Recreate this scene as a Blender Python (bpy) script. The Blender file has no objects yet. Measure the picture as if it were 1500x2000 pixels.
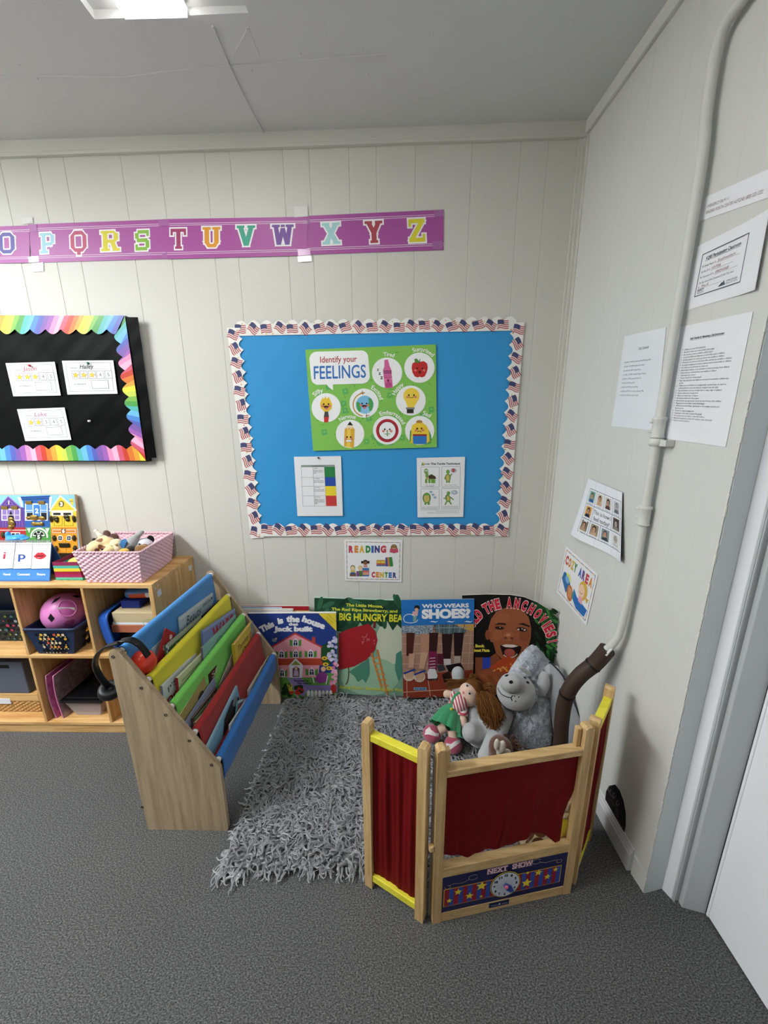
import bpy, math, random
import numpy as np
from mathutils import Vector, Matrix
random.seed(7)
SC = bpy.context.scene
COL = SC.collection
R = math.radians

# ---------------------------------------------------------------- camera
FPX, PITCH, YAW, ROLL, CAMH = 749.06, R(14.022), R(-1.0849), R(.3648), 1.3664
CAM = Vector((0, -1.73, CAMH))
FWD = Vector((math.sin(YAW)*math.cos(PITCH), math.cos(YAW)*math.cos(PITCH), -math.sin(PITCH)))
_r = Vector((math.cos(YAW), -math.sin(YAW), 0)); _d = FWD.cross(_r)
RGT = math.cos(ROLL)*_r + math.sin(ROLL)*_d
DWN = -math.sin(ROLL)*_r + math.cos(ROLL)*_d
cd = bpy.data.cameras.new('camera'); cam = bpy.data.objects.new('camera', cd); COL.objects.link(cam)
cam.matrix_world = Matrix(((RGT.x, -DWN.x, -FWD.x, CAM.x), (RGT.y, -DWN.y, -FWD.y, CAM.y), (RGT.z, -DWN.z, -FWD.z, CAM.z), (0, 0, 0, 1)))
cd.sensor_fit = 'VERTICAL'; cd.sensor_height = 24; cd.lens = 24*FPX/2000; cd.clip_start = .02
SC.camera = cam
# ---------------------------------------------------------------- exposure, world, lamp strength
SC.view_settings.view_transform = 'Standard'; SC.view_settings.look = 'None'
SC.view_settings.gamma = 1; SC.view_settings.use_curve_mapping = False
SC.view_settings.exposure = 0.06
LAMP = 13.0            # strength of the tube light over the corner
LAMP_LEFT = 54.0        # the next row of lights, left of the picture
w = bpy.data.worlds.new('world'); SC.world = w; w.use_nodes = True
w.node_tree.nodes['Background'].inputs[0].default_value = (.8, .85, .9, 1)
w.node_tree.nodes['Background'].inputs[1].default_value = .05

# ---------------------------------------------------------------- measuring: where a line of sight meets a real plane
XW, SA = .7292, math.sin(R(-.6927))
def ray(px, py): return FWD + (px-750)/FPX*RGT + (py-1000)/FPX*DWN
def on(px, py, ax, val):
    v = ray(px, py); return CAM + v*((val-CAM[ax])/v[ax])
def bw(px, py, y=0.0): return on(px, py, 1, y)
def fl(px, py, z=0.0): return on(px, py, 2, z)
def rw(px, py, d=0.0):
    v = ray(px, py); return CAM + v*((XW-d+SA*CAM.y-CAM.x)/(v.x-SA*v.y))
def pln(px, py, P, N):
    v = ray(px, py); return CAM + v*((Vector(P)-CAM).dot(N)/v.dot(N))
def xr(y): return XW + SA*y           # the right wall is a touch out of square
RN = Vector((-1, SA, 0)).normalized()

# ---------------------------------------------------------------- materials
_m = {}
def lin(h):
    h = h.lstrip('#'); c = [int(h[i:i+2], 16)/255 for i in (0, 2, 4)]
    return tuple(x/12.92 if x <= .04045 else ((x+.055)/1.055)**2.4 for x in c)
def mat(name, hexc, rough=.6, spec=.3, metal=0, bump=0, bscale=200, var=0, vscale=30, sheen=0, alpha=1, trans=0, coat=0):
    if name in _m: return _m[name]
    m = bpy.data.materials.new(name); m.use_nodes = True; nt = m.node_tree; b = nt.nodes['Principled BSDF']
    c = (*lin(hexc), 1)
    b.inputs['Base Color'].default_value = c; b.inputs['Roughness'].default_value = rough
    b.inputs['Specular IOR Level'].default_value = spec; b.inputs['Metallic'].default_value = metal
    b.inputs['Alpha'].default_value = alpha; b.inputs['Transmission Weight'].default_value = trans
    b.inputs['Coat Weight'].default_value = coat
    if sheen: b.inputs['Sheen Weight'].default_value = sheen
    if bump or var:
        tc = nt.nodes.new('ShaderNodeTexCoord')
    if bump:
        n = nt.nodes.new('ShaderNodeTexNoise'); n.inputs['Scale'].default_value = bscale; n.inputs['Detail'].default_value = 4
        nt.links.new(tc.outputs['Object'], n.inputs['Vector'])
        bp = nt.nodes.new('ShaderNodeBump'); bp.inputs['Strength'].default_value = bump; bp.inputs['Distance'].default_value = .004
        nt.links.new(n.outputs['Fac'], bp.inputs['Height']); nt.links.new(bp.outputs['Normal'], b.inputs['Normal'])
    if var:
        n2 = nt.nodes.new('ShaderNodeTexNoise'); n2.inputs['Scale'].default_value = vscale; n2.inputs['Detail'].default_value = 5
        nt.links.new(tc.outputs['Object'], n2.inputs['Vector'])
        rp = nt.nodes.new('ShaderNodeValToRGB'); rp.color_ramp.elements[0].position = .3; rp.color_ramp.elements[1].position = .7
        rp.color_ramp.elements[0].color = tuple(x*(1-var) for x in c[:3])+(1,); rp.color_ramp.elements[1].color = tuple(min(1, x*(1+var)) for x in c[:3])+(1,)
        nt.links.new(n2.outputs['Fac'], rp.inputs['Fac']); nt.links.new(rp.outputs['Color'], b.inputs['Base Color'])
    _m[name] = m; return m
def ink(h): return mat('print_'+h.lstrip('#'), h, .55, .25)
def gloss(h): return mat('gloss_'+h.lstrip('#'), h, .3, .4)
def cloth(h): return mat('cloth_'+h.lstrip('#'), h, .85, .15, bump=.25, bscale=900, var=.08, vscale=400, sheen=.2)
def plush(h): return mat('plush_'+h.lstrip('#'), h, .95, .1, bump=.5, bscale=500, var=.12, vscale=160, sheen=.5)
def plastic(h, r=.35): return mat('plastic_%s_%d' % (h.lstrip('#'), int(r*100)), h, r, .45)
def wood(name, h1, h2, axis, scale=14, rough=.45):
    key = name+axis
    if key in _m: return _m[key]
    m = bpy.data.materials.new(key); m.use_nodes = True; nt = m.node_tree; b = nt.nodes['Principled BSDF']
    tc = nt.nodes.new('ShaderNodeTexCoord'); mp = nt.nodes.new('ShaderNodeMapping')
    s = {'x': (.06, 1, 1), 'y': (1, .06, 1), 'z': (1, 1, .06)}[axis]
    mp.inputs['Scale'].default_value = tuple(k*scale for k in s)
    n = nt.nodes.new('ShaderNodeTexNoise'); n.inputs['Scale'].default_value = 3; n.inputs['Detail'].default_value = 6; n.inputs['Distortion'].default_value = .6
    n2 = nt.nodes.new('ShaderNodeTexNoise'); n2.inputs['Scale'].default_value = 22; n2.inputs['Detail'].default_value = 3
    mx = nt.nodes.new('ShaderNodeMath'); mx.operation = 'MULTIPLY_ADD'; mx.inputs[1].default_value = .35
    rp = nt.nodes.new('ShaderNodeValToRGB'); e = rp.color_ramp.elements
    e[0].position = .42; e[0].color = (*lin(h2), 1); e[1].position = .82; e[1].color = (*lin(h1), 1)
    L = nt.links.new
    L(tc.outputs['Object'], mp.inputs['Vector']); L(mp.outputs['Vector'], n.inputs['Vector']); L(mp.outputs['Vector'], n2.inputs['Vector'])
    L(n2.outputs['Fac'], mx.inputs[0]); L(n.outputs['Fac'], mx.inputs[2]); L(mx.outputs[0], rp.inputs['Fac']); L(rp.outputs['Color'], b.inputs['Base Color'])
    b.inputs['Roughness'].default_value = rough; b.inputs['Specular IOR Level'].default_value = .35
    _m[key] = m; return m
def pine(a): return wood('pine', 'E0B87E', 'B98548', a)
def ash(a): return wood('ash', 'BBA688', '988266', a, 16)
def birch(a): return wood('birch', 'D2B281', 'AC8852', a, 22)
def emit(name, s, c=(1, 1, 1)):
    m = bpy.data.materials.new(name); m.use_nodes = True; b = m.node_tree.nodes['Principled BSDF']
    b.inputs['Base Color'].default_value = (.9, .9, .9, 1)
    b.inputs['Emission Color'].default_value = (*c, 1); b.inputs['Emission Strength'].default_value = s; return m

# ---------------------------------------------------------------- objects and names
def tag(o, label=None, cat=None, group=None, kind=None):
    if label: o['label'] = label
    if cat: o['category'] = cat
    if group: o['group'] = group
    if kind: o['kind'] = kind
    return o
def thing(name, label, cat, loc, group=None):
    o = bpy.data.objects.new(name, None); COL.objects.link(o); o.location = Vector(loc); o.empty_display_size = .05
    return tag(o, label, cat, group)
def wloc(o):
    v = Vector((0, 0, 0))
    while o: v += o.location; o = o.parent
    return v
class MB:
    """collects shapes, builds ONE mesh object"""
    def __init__(s): s.v = []; s.f = []; s.mi = []; s.sm = []; s.k = 0; s.mats = []
    def m(s, material):
        if material not in s.mats: s.mats.append(material)
        s.k = s.mats.index(material); return s
    def add(s, vs, fs, smooth=False):
        b = len(s.v); s.v += [tuple(v) for v in vs]
        for f in fs: s.f.append([i+b for i in f]); s.mi.append(s.k); s.sm.append(smooth)
        return s
    def box(s, lo, hi, M=None):
        vs = [Vector((x, y, z)) for z in (lo[2], hi[2]) for y in (lo[1], hi[1]) for x in (lo[0], hi[0])]
        if M: vs = [M @ v for v in vs]
        return s.add(vs, [(0, 2, 3, 1), (4, 5, 7, 6), (0, 1, 5, 4), (2, 6, 7, 3), (0, 4, 6, 2), (1, 3, 7, 5)])
    def prism(s, poly, vec, smooth=False):
        poly = [Vector(p) for p in poly]; vec = Vector(vec); n = len(poly)
        s.add(poly+[p+vec for p in poly], [list(range(n))[::-1], list(range(n, 2*n))])
        return s.add(poly+[p+vec for p in poly], [(i, (i+1) % n, n+(i+1) % n, n+i) for i in range(n)], smooth)
    def tube(s, pts, r, n=10, cap=True, sq=None):
        pts = [Vector(p) for p in pts]; N = len(pts); rs = r if isinstance(r, (list, tuple)) else [r]*N
        vs = []; u = None
        for i, p in enumerate(pts):
            t = (pts[min(i+1, N-1)]-pts[max(i-1, 0)]).normalized()
            if u is None:
                u = t.orthogonal().normalized() if sq is None else (Vector(sq)-Vector(sq).dot(t)*t).normalized()
            u = (u-u.dot(t)*t).normalized(); w = t.cross(u)
            for k in range(n):
                a = 2*math.pi*k/n; vs.append(p+(u*math.cos(a)+w*math.sin(a))*rs[i])
        fs = [(i*n+k, i*n+(k+1) % n, (i+1)*n+(k+1) % n, (i+1)*n+k) for i in range(N-1) for k in range(n)]
        s.add(vs, fs, True)
        if cap: s.add(vs[:n], [list(range(n))[::-1]]); s.add(vs[-n:], [list(range(n))])
        return s
    def lathe(s, prof, M=Matrix(), n=24):
        vs = []
        for r, z in prof:
            for k in range(n):
                a = 2*math.pi*k/n; vs.append(M @ Vector((r*math.cos(a), r*math.sin(a), z)))
        fs = [(i*n+k, i*n+(k+1) % n, (i+1)*n+(k+1) % n, (i+1)*n+k) for i in range(len(prof)-1) for k in range(n)]
        return s.add(vs, fs, True)
    def ball(s, c, r, M=None, nu=20, nv=12):
        r = r if isinstance(r, (tuple, list)) else (r, r, r); c = Vector(c); vs = []
        for j in range(nv+1):
            t = math.pi*j/nv
            for i in range(nu):
                a = 2*math.pi*i/nu; p = Vector((r[0]*math.sin(t)*math.cos(a), r[1]*math.sin(t)*math.sin(a), r[2]*math.cos(t)))
                vs.append(c+(M @ p if M else p))
        return s.add(vs, [(j*nu+i, (j+1)*nu+i, (j+1)*nu+(i+1) % nu, j*nu+(i+1) % nu) for j in range(nv) for i in range(nu)], True)
    def grid(s, fn, nu, nv, smooth=True):
        vs = [fn(i/nu, j/nv) for j in range(nv+1) for i in range(nu+1)]
        return s.add(vs, [(j*(nu+1)+i, j*(nu+1)+i+1, (j+1)*(nu+1)+i+1, (j+1)*(nu+1)+i) for j in range(nv) for i in range(nu)], smooth)
    def build(s, name, material=None, parent=None, bevel=0, solid=0, remesh=0, label=None, smoothit=0):
        me = bpy.data.meshes.new(name); o0 = wloc(parent) if parent else Vector((0, 0, 0))
        me.from_pydata([Vector(v)-o0 for v in s.v], [], s.f)
        if material: me.materials.append(material)
        else:
            for x in s.mats: me.materials.append(x)
            me.polygons.foreach_set('material_index', s.mi)
        me.polygons.foreach_set('use_smooth', s.sm); me.update()
        o = bpy.data.objects.new(name, me); COL.objects.link(o)
        if parent: o.parent = parent
        if remesh:
            q = o.modifiers.new('remesh', 'REMESH'); q.mode = 'VOXEL'; q.voxel_size = remesh; q.use_smooth_shade = True
            q = o.modifiers.new('smooth', 'SMOOTH'); q.iterations = smoothit or 6; q.factor = .5
        if solid:
            q = o.modifiers.new('solid', 'SOLIDIFY'); q.thickness = solid; q.offset = 0
        if bevel:
            q = o.modifiers.new('bevel', 'BEVEL'); q.width = bevel; q.segments = 2; q.limit_method = 'ANGLE'; q.angle_limit = R(50)
        if label: o['label'] = label
        return o
    def solo(s, name, label, cat, material=None, group=None, **k):
        """a thing that is one mesh: its origin goes to its base centre"""
        vs = np.array([tuple(v) for v in s.v]); c = Vector(((vs[:, 0].min()+vs[:, 0].max())/2, (vs[:, 1].min()+vs[:, 1].max())/2, vs[:, 2].min()))
        s.v = [tuple(Vector(v)-c) for v in s.v]
        o = s.build(name, material, None, **k); o.location = c
        return tag(o, label, cat, group)
def struct(mb, name, material=None, **k): return tag(mb.build(name, material, **k), kind='structure')

# ---------------------------------------------------------------- printed matter: flat shapes laid on a real sheet
_gl = {}
def glyphs(txt, bold=0, shear=0, res=3, space=1):
    key = (txt, bold, shear, res, space)
    if key not in _gl:
        cu = bpy.data.curves.new('lettering', 'FONT'); cu.body = txt; cu.offset = bold; cu.shear = shear; cu.resolution_u = res
        cu.space_character = space; cu.fill_mode = 'BOTH'; cu.dimensions = '2D'
        ob = bpy.data.objects.new('lettering', cu); me = bpy.data.meshes.new_from_object(ob)
        vs = [tuple(v.co[:2]) for v in me.vertices]; fs = [list(p.vertices) for p in me.polygons]
        bpy.data.objects.remove(ob); bpy.data.curves.remove(cu); bpy.data.meshes.remove(me)
        _gl[key] = (vs, fs)
    return _gl[key]
class Art:
    """shapes in flat units, x right and y down; mp turns them into points of the sheet, n is the sheet's outward normal"""
    def __init__(s, mp, n, step=.00022, base=0): s.mp = mp; s.n = Vector(n).normalized(); s.b = MB(); s.step = step; s.base = base; s.cnt = 0
    def raw(s, pts, fs, col, L):
        s.b.m(ink(col) if isinstance(col, str) else col)
        s.cnt += 1; off = s.base+s.step*L+(s.cnt % 53)*s.step*.016      # no two prints share a plane
        vs = [Vector(s.mp(x, y))+s.n*off for x, y in pts]; out = []
        for f in fs:
            a = Vector((0, 0, 0))
            for i in range(len(f)):
                p, q = vs[f[i]], vs[f[(i+1) % len(f)]]; a += (p-vs[f[0]]).cross(q-vs[f[0]])
            out.append(f if a.dot(s.n) >= 0 else f[::-1])
        s.b.add(vs, out); return s
    def poly(s, pts, col, L=1): return s.raw(pts, [list(range(len(pts)))], col, L)
    def rect(s, x0, y0, x1, y1, col, L=1): return s.poly([(x0, y0), (x1, y0), (x1, y1), (x0, y1)], col, L)
    def ell(s, cx, cy, rx, ry, col, L=1, rot=0, n=28):
        c, q = math.cos(R(rot)), math.sin(R(rot))
        return s.poly([(cx+rx*math.cos(a)*c-ry*math.sin(a)*q, cy+rx*math.cos(a)*q+ry*math.sin(a)*c) for a in (2*math.pi*k/n for k in range(n))], col, L)
    def line(s, pts, w, col, L=1, close=False):
        pts = list(pts)+([pts[0]] if close else [])
        for (x0, y0), (x1, y1) in zip(pts, pts[1:]):
            d = math.hypot(x1-x0, y1-y0) or 1; ux, uy = (x1-x0)/d*w/2, (y1-y0)/d*w/2
            s.poly([(x0-ux+uy, y0-uy-ux), (x1+ux+uy, y1+uy-ux), (x1+ux-uy, y1+uy+ux), (x0-ux-uy, y0-uy+ux)], col, L)
        return s
    def frame(s, x0, y0, x1, y1, w, col, L=1): return s.line([(x0, y0), (x1, y0), (x1, y1), (x0, y1)], w, col, L, True)
    def arc(s, cx, cy, rx, ry, a0, a1, w, col, L=1, n=14):
        return s.line([(cx+rx*math.cos(R(a0+(a1-a0)*k/n)), cy+ry*math.sin(R(a0+(a1-a0)*k/n))) for k in range(n+1)], w, col, L)
    def ring(s, cx, cy, rx, ry, w, col, L=1, n=36): return s.arc(cx, cy, rx, ry, 0, 360, w, col, L, n)
    def star(s, cx, cy, r, col, L=1, rot=0, ri=.45):
        return s.poly([(cx+(r if k % 2 == 0 else r*ri)*math.sin(R(rot+36*k)), cy-(r if k % 2 == 0 else r*ri)*math.cos(R(rot+36*k))) for k in range(10)], col, L)
    def text(s, txt, x, y, h, col, w=None, L=2, al='c', rot=0, bold=0, shear=0, arc=None, space=1, res=3, bow=None):
        """h: height of a capital; (x, y): middle of the line; arc=radius bends it about a centre below (above if negative)"""
        vs, fs = glyphs(txt, bold, shear, res, space)
        if not vs: return s
        x0 = min(v[0] for v in vs); x1 = max(v[0] for v in vs); k = h/.70
        kx = k if w is None else w/max(1e-6, x1-x0)
        off = {'c': (x0+x1)/2, 'l': x0, 'r': x1}[al]; c, q = math.cos(R(rot)), math.sin(R(rot)); out = []
        for vx, vy in vs:
            a, b = (vx-off)*kx, -(vy-.35)*k
            if arc: t = a/arc; rr = arc-b; a, b = rr*math.sin(t), arc-rr*math.cos(t)
            if bow: b += bow*(a*a)
            out.append((x+a*c-b*q, y+a*q+b*c))
        return s.raw(out, fs, col, L)
    def sheet(s, pts, col, t=.0006, L=0):
        """the paper or board itself: t thick, its face at layer 0"""
        s.b.m(ink(col) if isinstance(col, str) else col); P = [Vector(s.mp(x, y)) for x, y in pts]
        a = Vector((0, 0, 0))
        for i in range(len(P)): a += (P[i]-P[0]).cross(P[(i+1) % len(P)]-P[0])
        if a.dot(s.n) < 0: P = P[::-1]
        s.b.prism([p-s.n*t for p in P], s.n*t); return s
    def build(s, name, parent=None, **k): return s.b.build(name, None, parent, **k)
    def solo(s, name, label, cat, group=None): return s.b.solo(name, label, cat, None, group)
def crop(fn, x0, y0, k): return lambda x, y: fn(x0+x/k, y0+y/k)       # reads a measured enlargement: k units per pixel
def quad(A, B, C, D, W, H):                                           # four corners: top left, top right, bottom right, bottom left
    A, B, C, D = map(Vector, (A, B, C, D))
    def f(x, y):
        u, v = x/W, y/H; return (A*(1-u)+B*u)*(1-v)+(D*(1-u)+C*u)*v
    return f
BN = Vector((0, -1, 0))
# ================================================================ THE ROOM
PAINT = mat('wall_paint', 'D4D3CB', .5, .3, bump=.10, bscale=60)
PAINT_R = mat('wall_paint_side', 'D6D6D1', .5, .3, bump=.10, bscale=60)
CEILP = mat('ceiling_paint', 'DADAD9', .6, .25, bump=.10, bscale=300)
WHITEP = mat('white_gloss_paint', 'F2F4F8', .35, .4)
GREYP = mat('grey_gloss_paint', 'BCC1C2', .4, .4)
def carpet():
    m = bpy.data.materials.new('carpet'); m.use_nodes = True; nt = m.node_tree; b = nt.nodes['Principled BSDF']; L = nt.links.new
    tc = nt.nodes.new('ShaderNodeTexCoord')
    n1 = nt.nodes.new('ShaderNodeTexNoise'); n1.inputs['Scale'].default_value = 210; n1.inputs['Detail'].default_value = 6; n1.inputs['Roughness'].default_value = .72
    mp = nt.nodes.new('ShaderNodeMapping'); mp.inputs['Scale'].default_value = (1, 1.6, 1)
    n2 = nt.nodes.new('ShaderNodeTexNoise'); n2.inputs['Scale'].default_value = 3; n2.inputs['Detail'].default_value = 3
    rp = nt.nodes.new('ShaderNodeValToRGB'); e = rp.color_ramp.elements
    e[0].position = .36; e[0].color = (*lin('302F31'), 1); e[1].position = .66; e[1].color = (*lin('959495'), 1)
    q = rp.color_ramp.elements.new(.5); q.color = (*lin('605F61'), 1)
    mx = nt.nodes.new('ShaderNodeMixRGB'); mx.blend_type = 'MULTIPLY'; mx.inputs[0].default_value = .25
    L(tc.outputs['Object'], mp.inputs['Vector']); L(mp.outputs['Vector'], n1.inputs['Vector']); L(tc.outputs['Object'], n2.inputs['Vector'])
    L(n1.outputs['Fac'], rp.inputs['Fac']); L(rp.outputs['Color'], mx.inputs[1]); L(n2.outputs['Color'], mx.inputs[2]); 
    hs = nt.nodes.new('ShaderNodeHueSaturation'); hs.inputs['Saturation'].default_value = .06; hs.inputs['Value'].default_value = 1.0
    L(mx.outputs['Color'], hs.inputs['Color']); L(hs.outputs['Color'], b.inputs['Base Color'])
    bp = nt.nodes.new('ShaderNodeBump'); bp.inputs['Strength'].default_value = .6; bp.inputs['Distance'].default_value = .004
    L(n1.outputs['Fac'], bp.inputs['Height']); L(bp.outputs['Normal'], b.inputs['Normal'])
    b.inputs['Roughness'].default_value = .95; b.inputs['Specular IOR Level'].default_value = .1
    return m
XL, YF = -2.7, -4.4
struct(MB().box((XL, YF, -.1), (1.2, .05, 0)), 'floor', carpet())
def zc(x): return 2.384+(x+1.485)*.0122            # the ceiling drops a little to the left
# back wall: panelling with V grooves
GRB = [-2.45, -2.33, -2.16, -2.04, -1.87, -1.76, -1.63, -1.50, -1.352, -1.252, -1.03, -.88, -.705, -.61, -.408, -.308, -.157, -.053, .0945, .306, .488, .5895]
def grooved(lo, hi, gs, w=.0015, d=.0017):
    p = [(lo, 0)]
    for g in sorted(gs): p += [(g-w, 0), (g, d), (g+w, 0)]
    return p+[(hi, 0)]
b = MB(); pr = grooved(XL, .76, GRB)
b.add([(x, y, 0) for x, y in pr]+[(x, y, 2.5) for x, y in pr], [(i, i+1, len(pr)+i+1, len(pr)+i) for i in range(len(pr)-1)])
b.box((XL, .0018, 0), (.80, .05, 2.5)); struct(b, 'wall_back', PAINT)
# right wall: thin partition ending at the door
GRR = [-.278, -.376, -.54, -.752, -.825]; b = MB(); pr = grooved(.0, .893, [-g for g in GRR])
b.add([(xr(-t)+d, -t, 0) for t, d in pr]+[(xr(-t)+d, -t, 2.5) for t, d in pr], [(i, i+1, len(pr)+i+1, len(pr)+i) for i in range(len(pr)-1)])
b.prism([(XW+.0020, .0, 0), (xr(-.893), -.8931, 0), (.80, -.881, 0), (.80, .0, 0)], (0, 0, 2.5)); struct(b, 'wall_right', PAINT_R)
b = MB()                                        # chipped paint along the wall's free edge
rn = random.Random(3); x0 = xr(-.893)
for k in range(30):
    z = .03+k*.056+rn.uniform(0, .05); hgt = rn.uniform(.006, .034); wd = rn.uniform(.0006, .0030)
    b.prism([(x0-.0012, -.8925+wd*1.2, z), (x0-.0012, -.8945, z+hgt*.1), (x0-.0012, -.8945, z+hgt*.9), (x0-.0012, -.8925+wd*.6, z+hgt)], (.003, 0, 0))
struct(b, 'trim_1', mat('chipped_paint', 'DEDDD6', .6))
b = MB(); b.prism([(xr(-.893)+.003, -.8932, .0), (xr(-.893)+.003, -.8945, .0), (.80, -.8825, .0), (.80, -.8811, .0)], (0, 0, 2.06)); struct(b, 'trim_9', mat('blue_grey_paint', 'D2D8DA', .45, .4))
# the wall beyond the door recess and the rest of the room
b = MB(); b.box((.89, YF, 0), (.98, -1.86, 2.5)); b.box((.89, -1.86, 2.05), (.98, -.94, 2.5)); b.box((.80, -.94, 2.05), (.98, -.86, 2.5)); struct(b, 'wall_right_far', PAINT_R)
struct(MB().box((XL-.05, YF, 0), (XL, .05, 2.5)), 'wall_left', PAINT)
struct(MB().box((XL-.05, YF-.05, 0), (.98, YF, 2.5)), 'wall_front', PAINT)
# door casing steps, then the white door
b = MB(); b.prism([(.80, -.878, 0), (.812, -.906, 0), (.86, -.906, 0), (.86, -.878, 0)], (0, 0, 2.06)); struct(b, 'trim_2', WHITEP, bevel=.002)
b = MB(); b.box((.812, -.9115, 0), (.86, -.906, 2.06)); b.box((.8135, -.9145, 0), (.8175, -.9115, 2.06)); struct(b, 'trim_3', GREYP, bevel=.001)
b = MB(); b.prism([(.829, -.9115, 0), (.8285, -.926, 0), (.884, -.940, 0), (.9, -.9115, 0)], (0, 0, 2.06)); struct(b, 'trim_4', GREYP, bevel=.0015)
t = MB(); t.box((.883, -1.86, .006), (.925, -.945, 2.045)); t.box((.8795, -.9515, .006), (.884, -.9445, 2.045)); struct(t, 'door_1', WHITEP, bevel=.002)
# baseboard on the right wall with a moulded top
b = MB(); e1 = -.836
def bb(prof): b.add([(xr(-.02)-d, -.02, z) for d, z in prof]+[(xr(e1)-d, e1, z) for d, z in prof], [(i, i+1, len(prof)+i+1, len(prof)+i) for i in range(len(prof)-1)]+[list(range(len(prof), 2*len(prof)))])
bb([(0, 0), (.014, 0), (.014, .058), (.011, .062), (.010, .068), (.006, .074), (.004, .082), (0, .084)]); struct(b, 'baseboard_right', mat('baseboard_paint', 'D2D3D4', .45, .4))
# broken corner below the wall end: torn board
b = MB(); b.prism([(xr(-.84), -.8365, 0), (xr(-.84)-.006, -.843, 0), (xr(-.87)-.002, -.872, 0), (xr(-.87), -.89, 0)], (0, 0, .07)); struct(b, 'trim_5', PAINT_R)
# trims at the ceiling and in the corner
b = MB(); b.add([(XL, 0, 2.35+.0), (XL, -.012, 2.35), (.73, -.012, 2.38), (.73, 0, 2.38)], [(0, 1, 2, 3)])
def strip(y0, y1, dz0, dz1): 
    b.add([(x, y, zc(x)-dz) for x in (XL, .735) for y in (0, y1) for dz in (dz0, dz1)], [(0, 1, 3, 2), (4, 6, 7, 5), (0, 4, 5, 1), (2, 3, 7, 6), (0, 2, 6, 4), (1, 5, 7, 3)])
b = MB(); strip(0, -.012, .045, -.01); strip(0, -.017, .052, .040); struct(b, 'trim_6', PAINT, bevel=.002)
b = MB(); b.add([(xr(y)-d, y, zc(.73)-dz) for y in (0, -.893) for d in (0, .013) for dz in (.042, -.01)], [(0, 1, 3, 2), (4, 6, 7, 5), (0, 4, 5, 1), (2, 3, 7, 6), (0, 2, 6, 4), (1, 5, 7, 3)]); struct(b, 'trim_7', PAINT_R, bevel=.002)
b = MB(); b.box((.7292-.030, -.006, 0), (.7292, 0, 2.36)); b.box((.7292-.018, -.012, 0), (.7292, -.006, 2.36)); b.box((.7292-.006, -.024, 0), (.7305, -.012, 2.36)); struct(b, 'trim_8', PAINT, bevel=.0015)
# ceiling with the recess of the lamp
LX0, LX1, LY0, LY1 = -.784, -.373, -.440, -1.72
b = MB()
def slab(x0, x1, y0, y1):
    b.add([(x, y, zc(x)+dz) for x in (x0, x1) for y in (y0, y1) for dz in (0, .03)], [(0, 2, 3, 1), (4, 5, 7, 6), (0, 1, 5, 4), (2, 6, 7, 3), (0, 4, 6, 2), (1, 3, 7, 5)])
slab(XL, 1.0, .02, LY0); slab(XL, LX0, LY0, LY1); slab(LX1, 1.0, LY0, LY1); slab(XL, 1.0, LY1, YF)
b.box((LX0-.02, LY1-.02, zc(-.6)+.018), (LX1+.02, LY0+.02, zc(-.6)+.05))
for lo, hi in () and (((LX0-.01, LY1, zc(-.6)-.003), (LX0, LY0, zc(-.6)+.035)), ((LX1, LY1, zc(-.6)-.004), (LX1+.01, LY0, zc(-.6)+.035)), ((LX0-.01, LY0, zc(-.6)-.0005), (LX1+.01, LY0+.01, zc(-.6)+.035)), ((LX0-.01, LY1-.01, zc(-.6)-.004), (LX1+.01, LY1, zc(-.6)+.035))): b.box(lo, hi)
def seam(pts, w=.004, t=.0025):
    P = [fl(*q, zc(-.5)) for q in pts]; P = [Vector((p.x, p.y, zc(p.x))) for p in P]
    for p, q in zip(P, P[1:]):
        d = (q-p).normalized(); s = Vector((-d.y, d.x, 0))*w/2
        b.prism([p-s, p+s, q+s, q-s], (0, 0, -t))
seam([(415, 50), (448, 128), (480, 195), (520, 270)], .005, .004)
seam([(0, 140), (120, 143), (240, 147), (330, 136), (450, 127), (550, 122), (715, 112), (760, 109)], .003, .003)
seam([(448, 127), (483, 57)], .003, .002); seam([(625, 0), (640, 80)], .002, .001); seam([(485, 55), (512, 122)], .002, .001)
for px, py in ((464, 94), (586, 108), (714, 100), (492, 139), (717, 148), (37, 121), (320, 269), (488, 256), (667, 255), (533, 260), (72, 148), (1060, 110), (1214, 107), (1133, 225), (845, 75)):
    p = fl(px, py, zc(-.5)); b.ball((p.x, p.y, zc(p.x)), (.004, .004, .0025), None, 8, 6)
struct(b, 'ceiling', CEILP)
def ceiling_lamp(x0, x1, y0, y1, label, strength, z, h=.012, tint=(1, .98, .94)):
    t = thing('ceiling_light', label, 'light', ((x0+x1)/2, (y0+y1)/2, z-.01), 'ceiling lights')
    hm = mat('lamp_housing', 'D8D8D8', .4)
    b = MB(); b.box((x0-.004, y1-.004, z+.009), (x1+.004, y0-.002, z+h+.004)); b.build('housing', hm, t)
    b = MB(); b.box((x0, y1, z-.005), (x1, y0, z+.009)); b.build('diffuser', emit('lit_diffuser_%d' % int(strength*10), strength, tint), t)
    b = MB(); b.box((x0-.001, y0, z-.008), (x1+.001, y0+.003, z+h-.003)); b.build('end_cap', mat('lamp_end_cap', 'EDEDED', .4), t, bevel=.001)
    MB().box((x1+.001, y0-.28, z-.006), (x1+.006, y0-.14, z+.003)).build('clip', mat('lamp_end_cap', 'EDEDED', .4), t, bevel=.001)
ceiling_lamp(-.697, -.532, -.449, -1.67, 'long white tube light glowing in the ceiling recess', LAMP, zc(-.6)-.003)
ceiling_lamp(-2.40, -2.02, -.80, -2.02, 'long white ceiling light over the left side of the room, out of the picture', LAMP_LEFT, zc(-2.1)-.02, .018, (.94, .975, 1))
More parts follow.
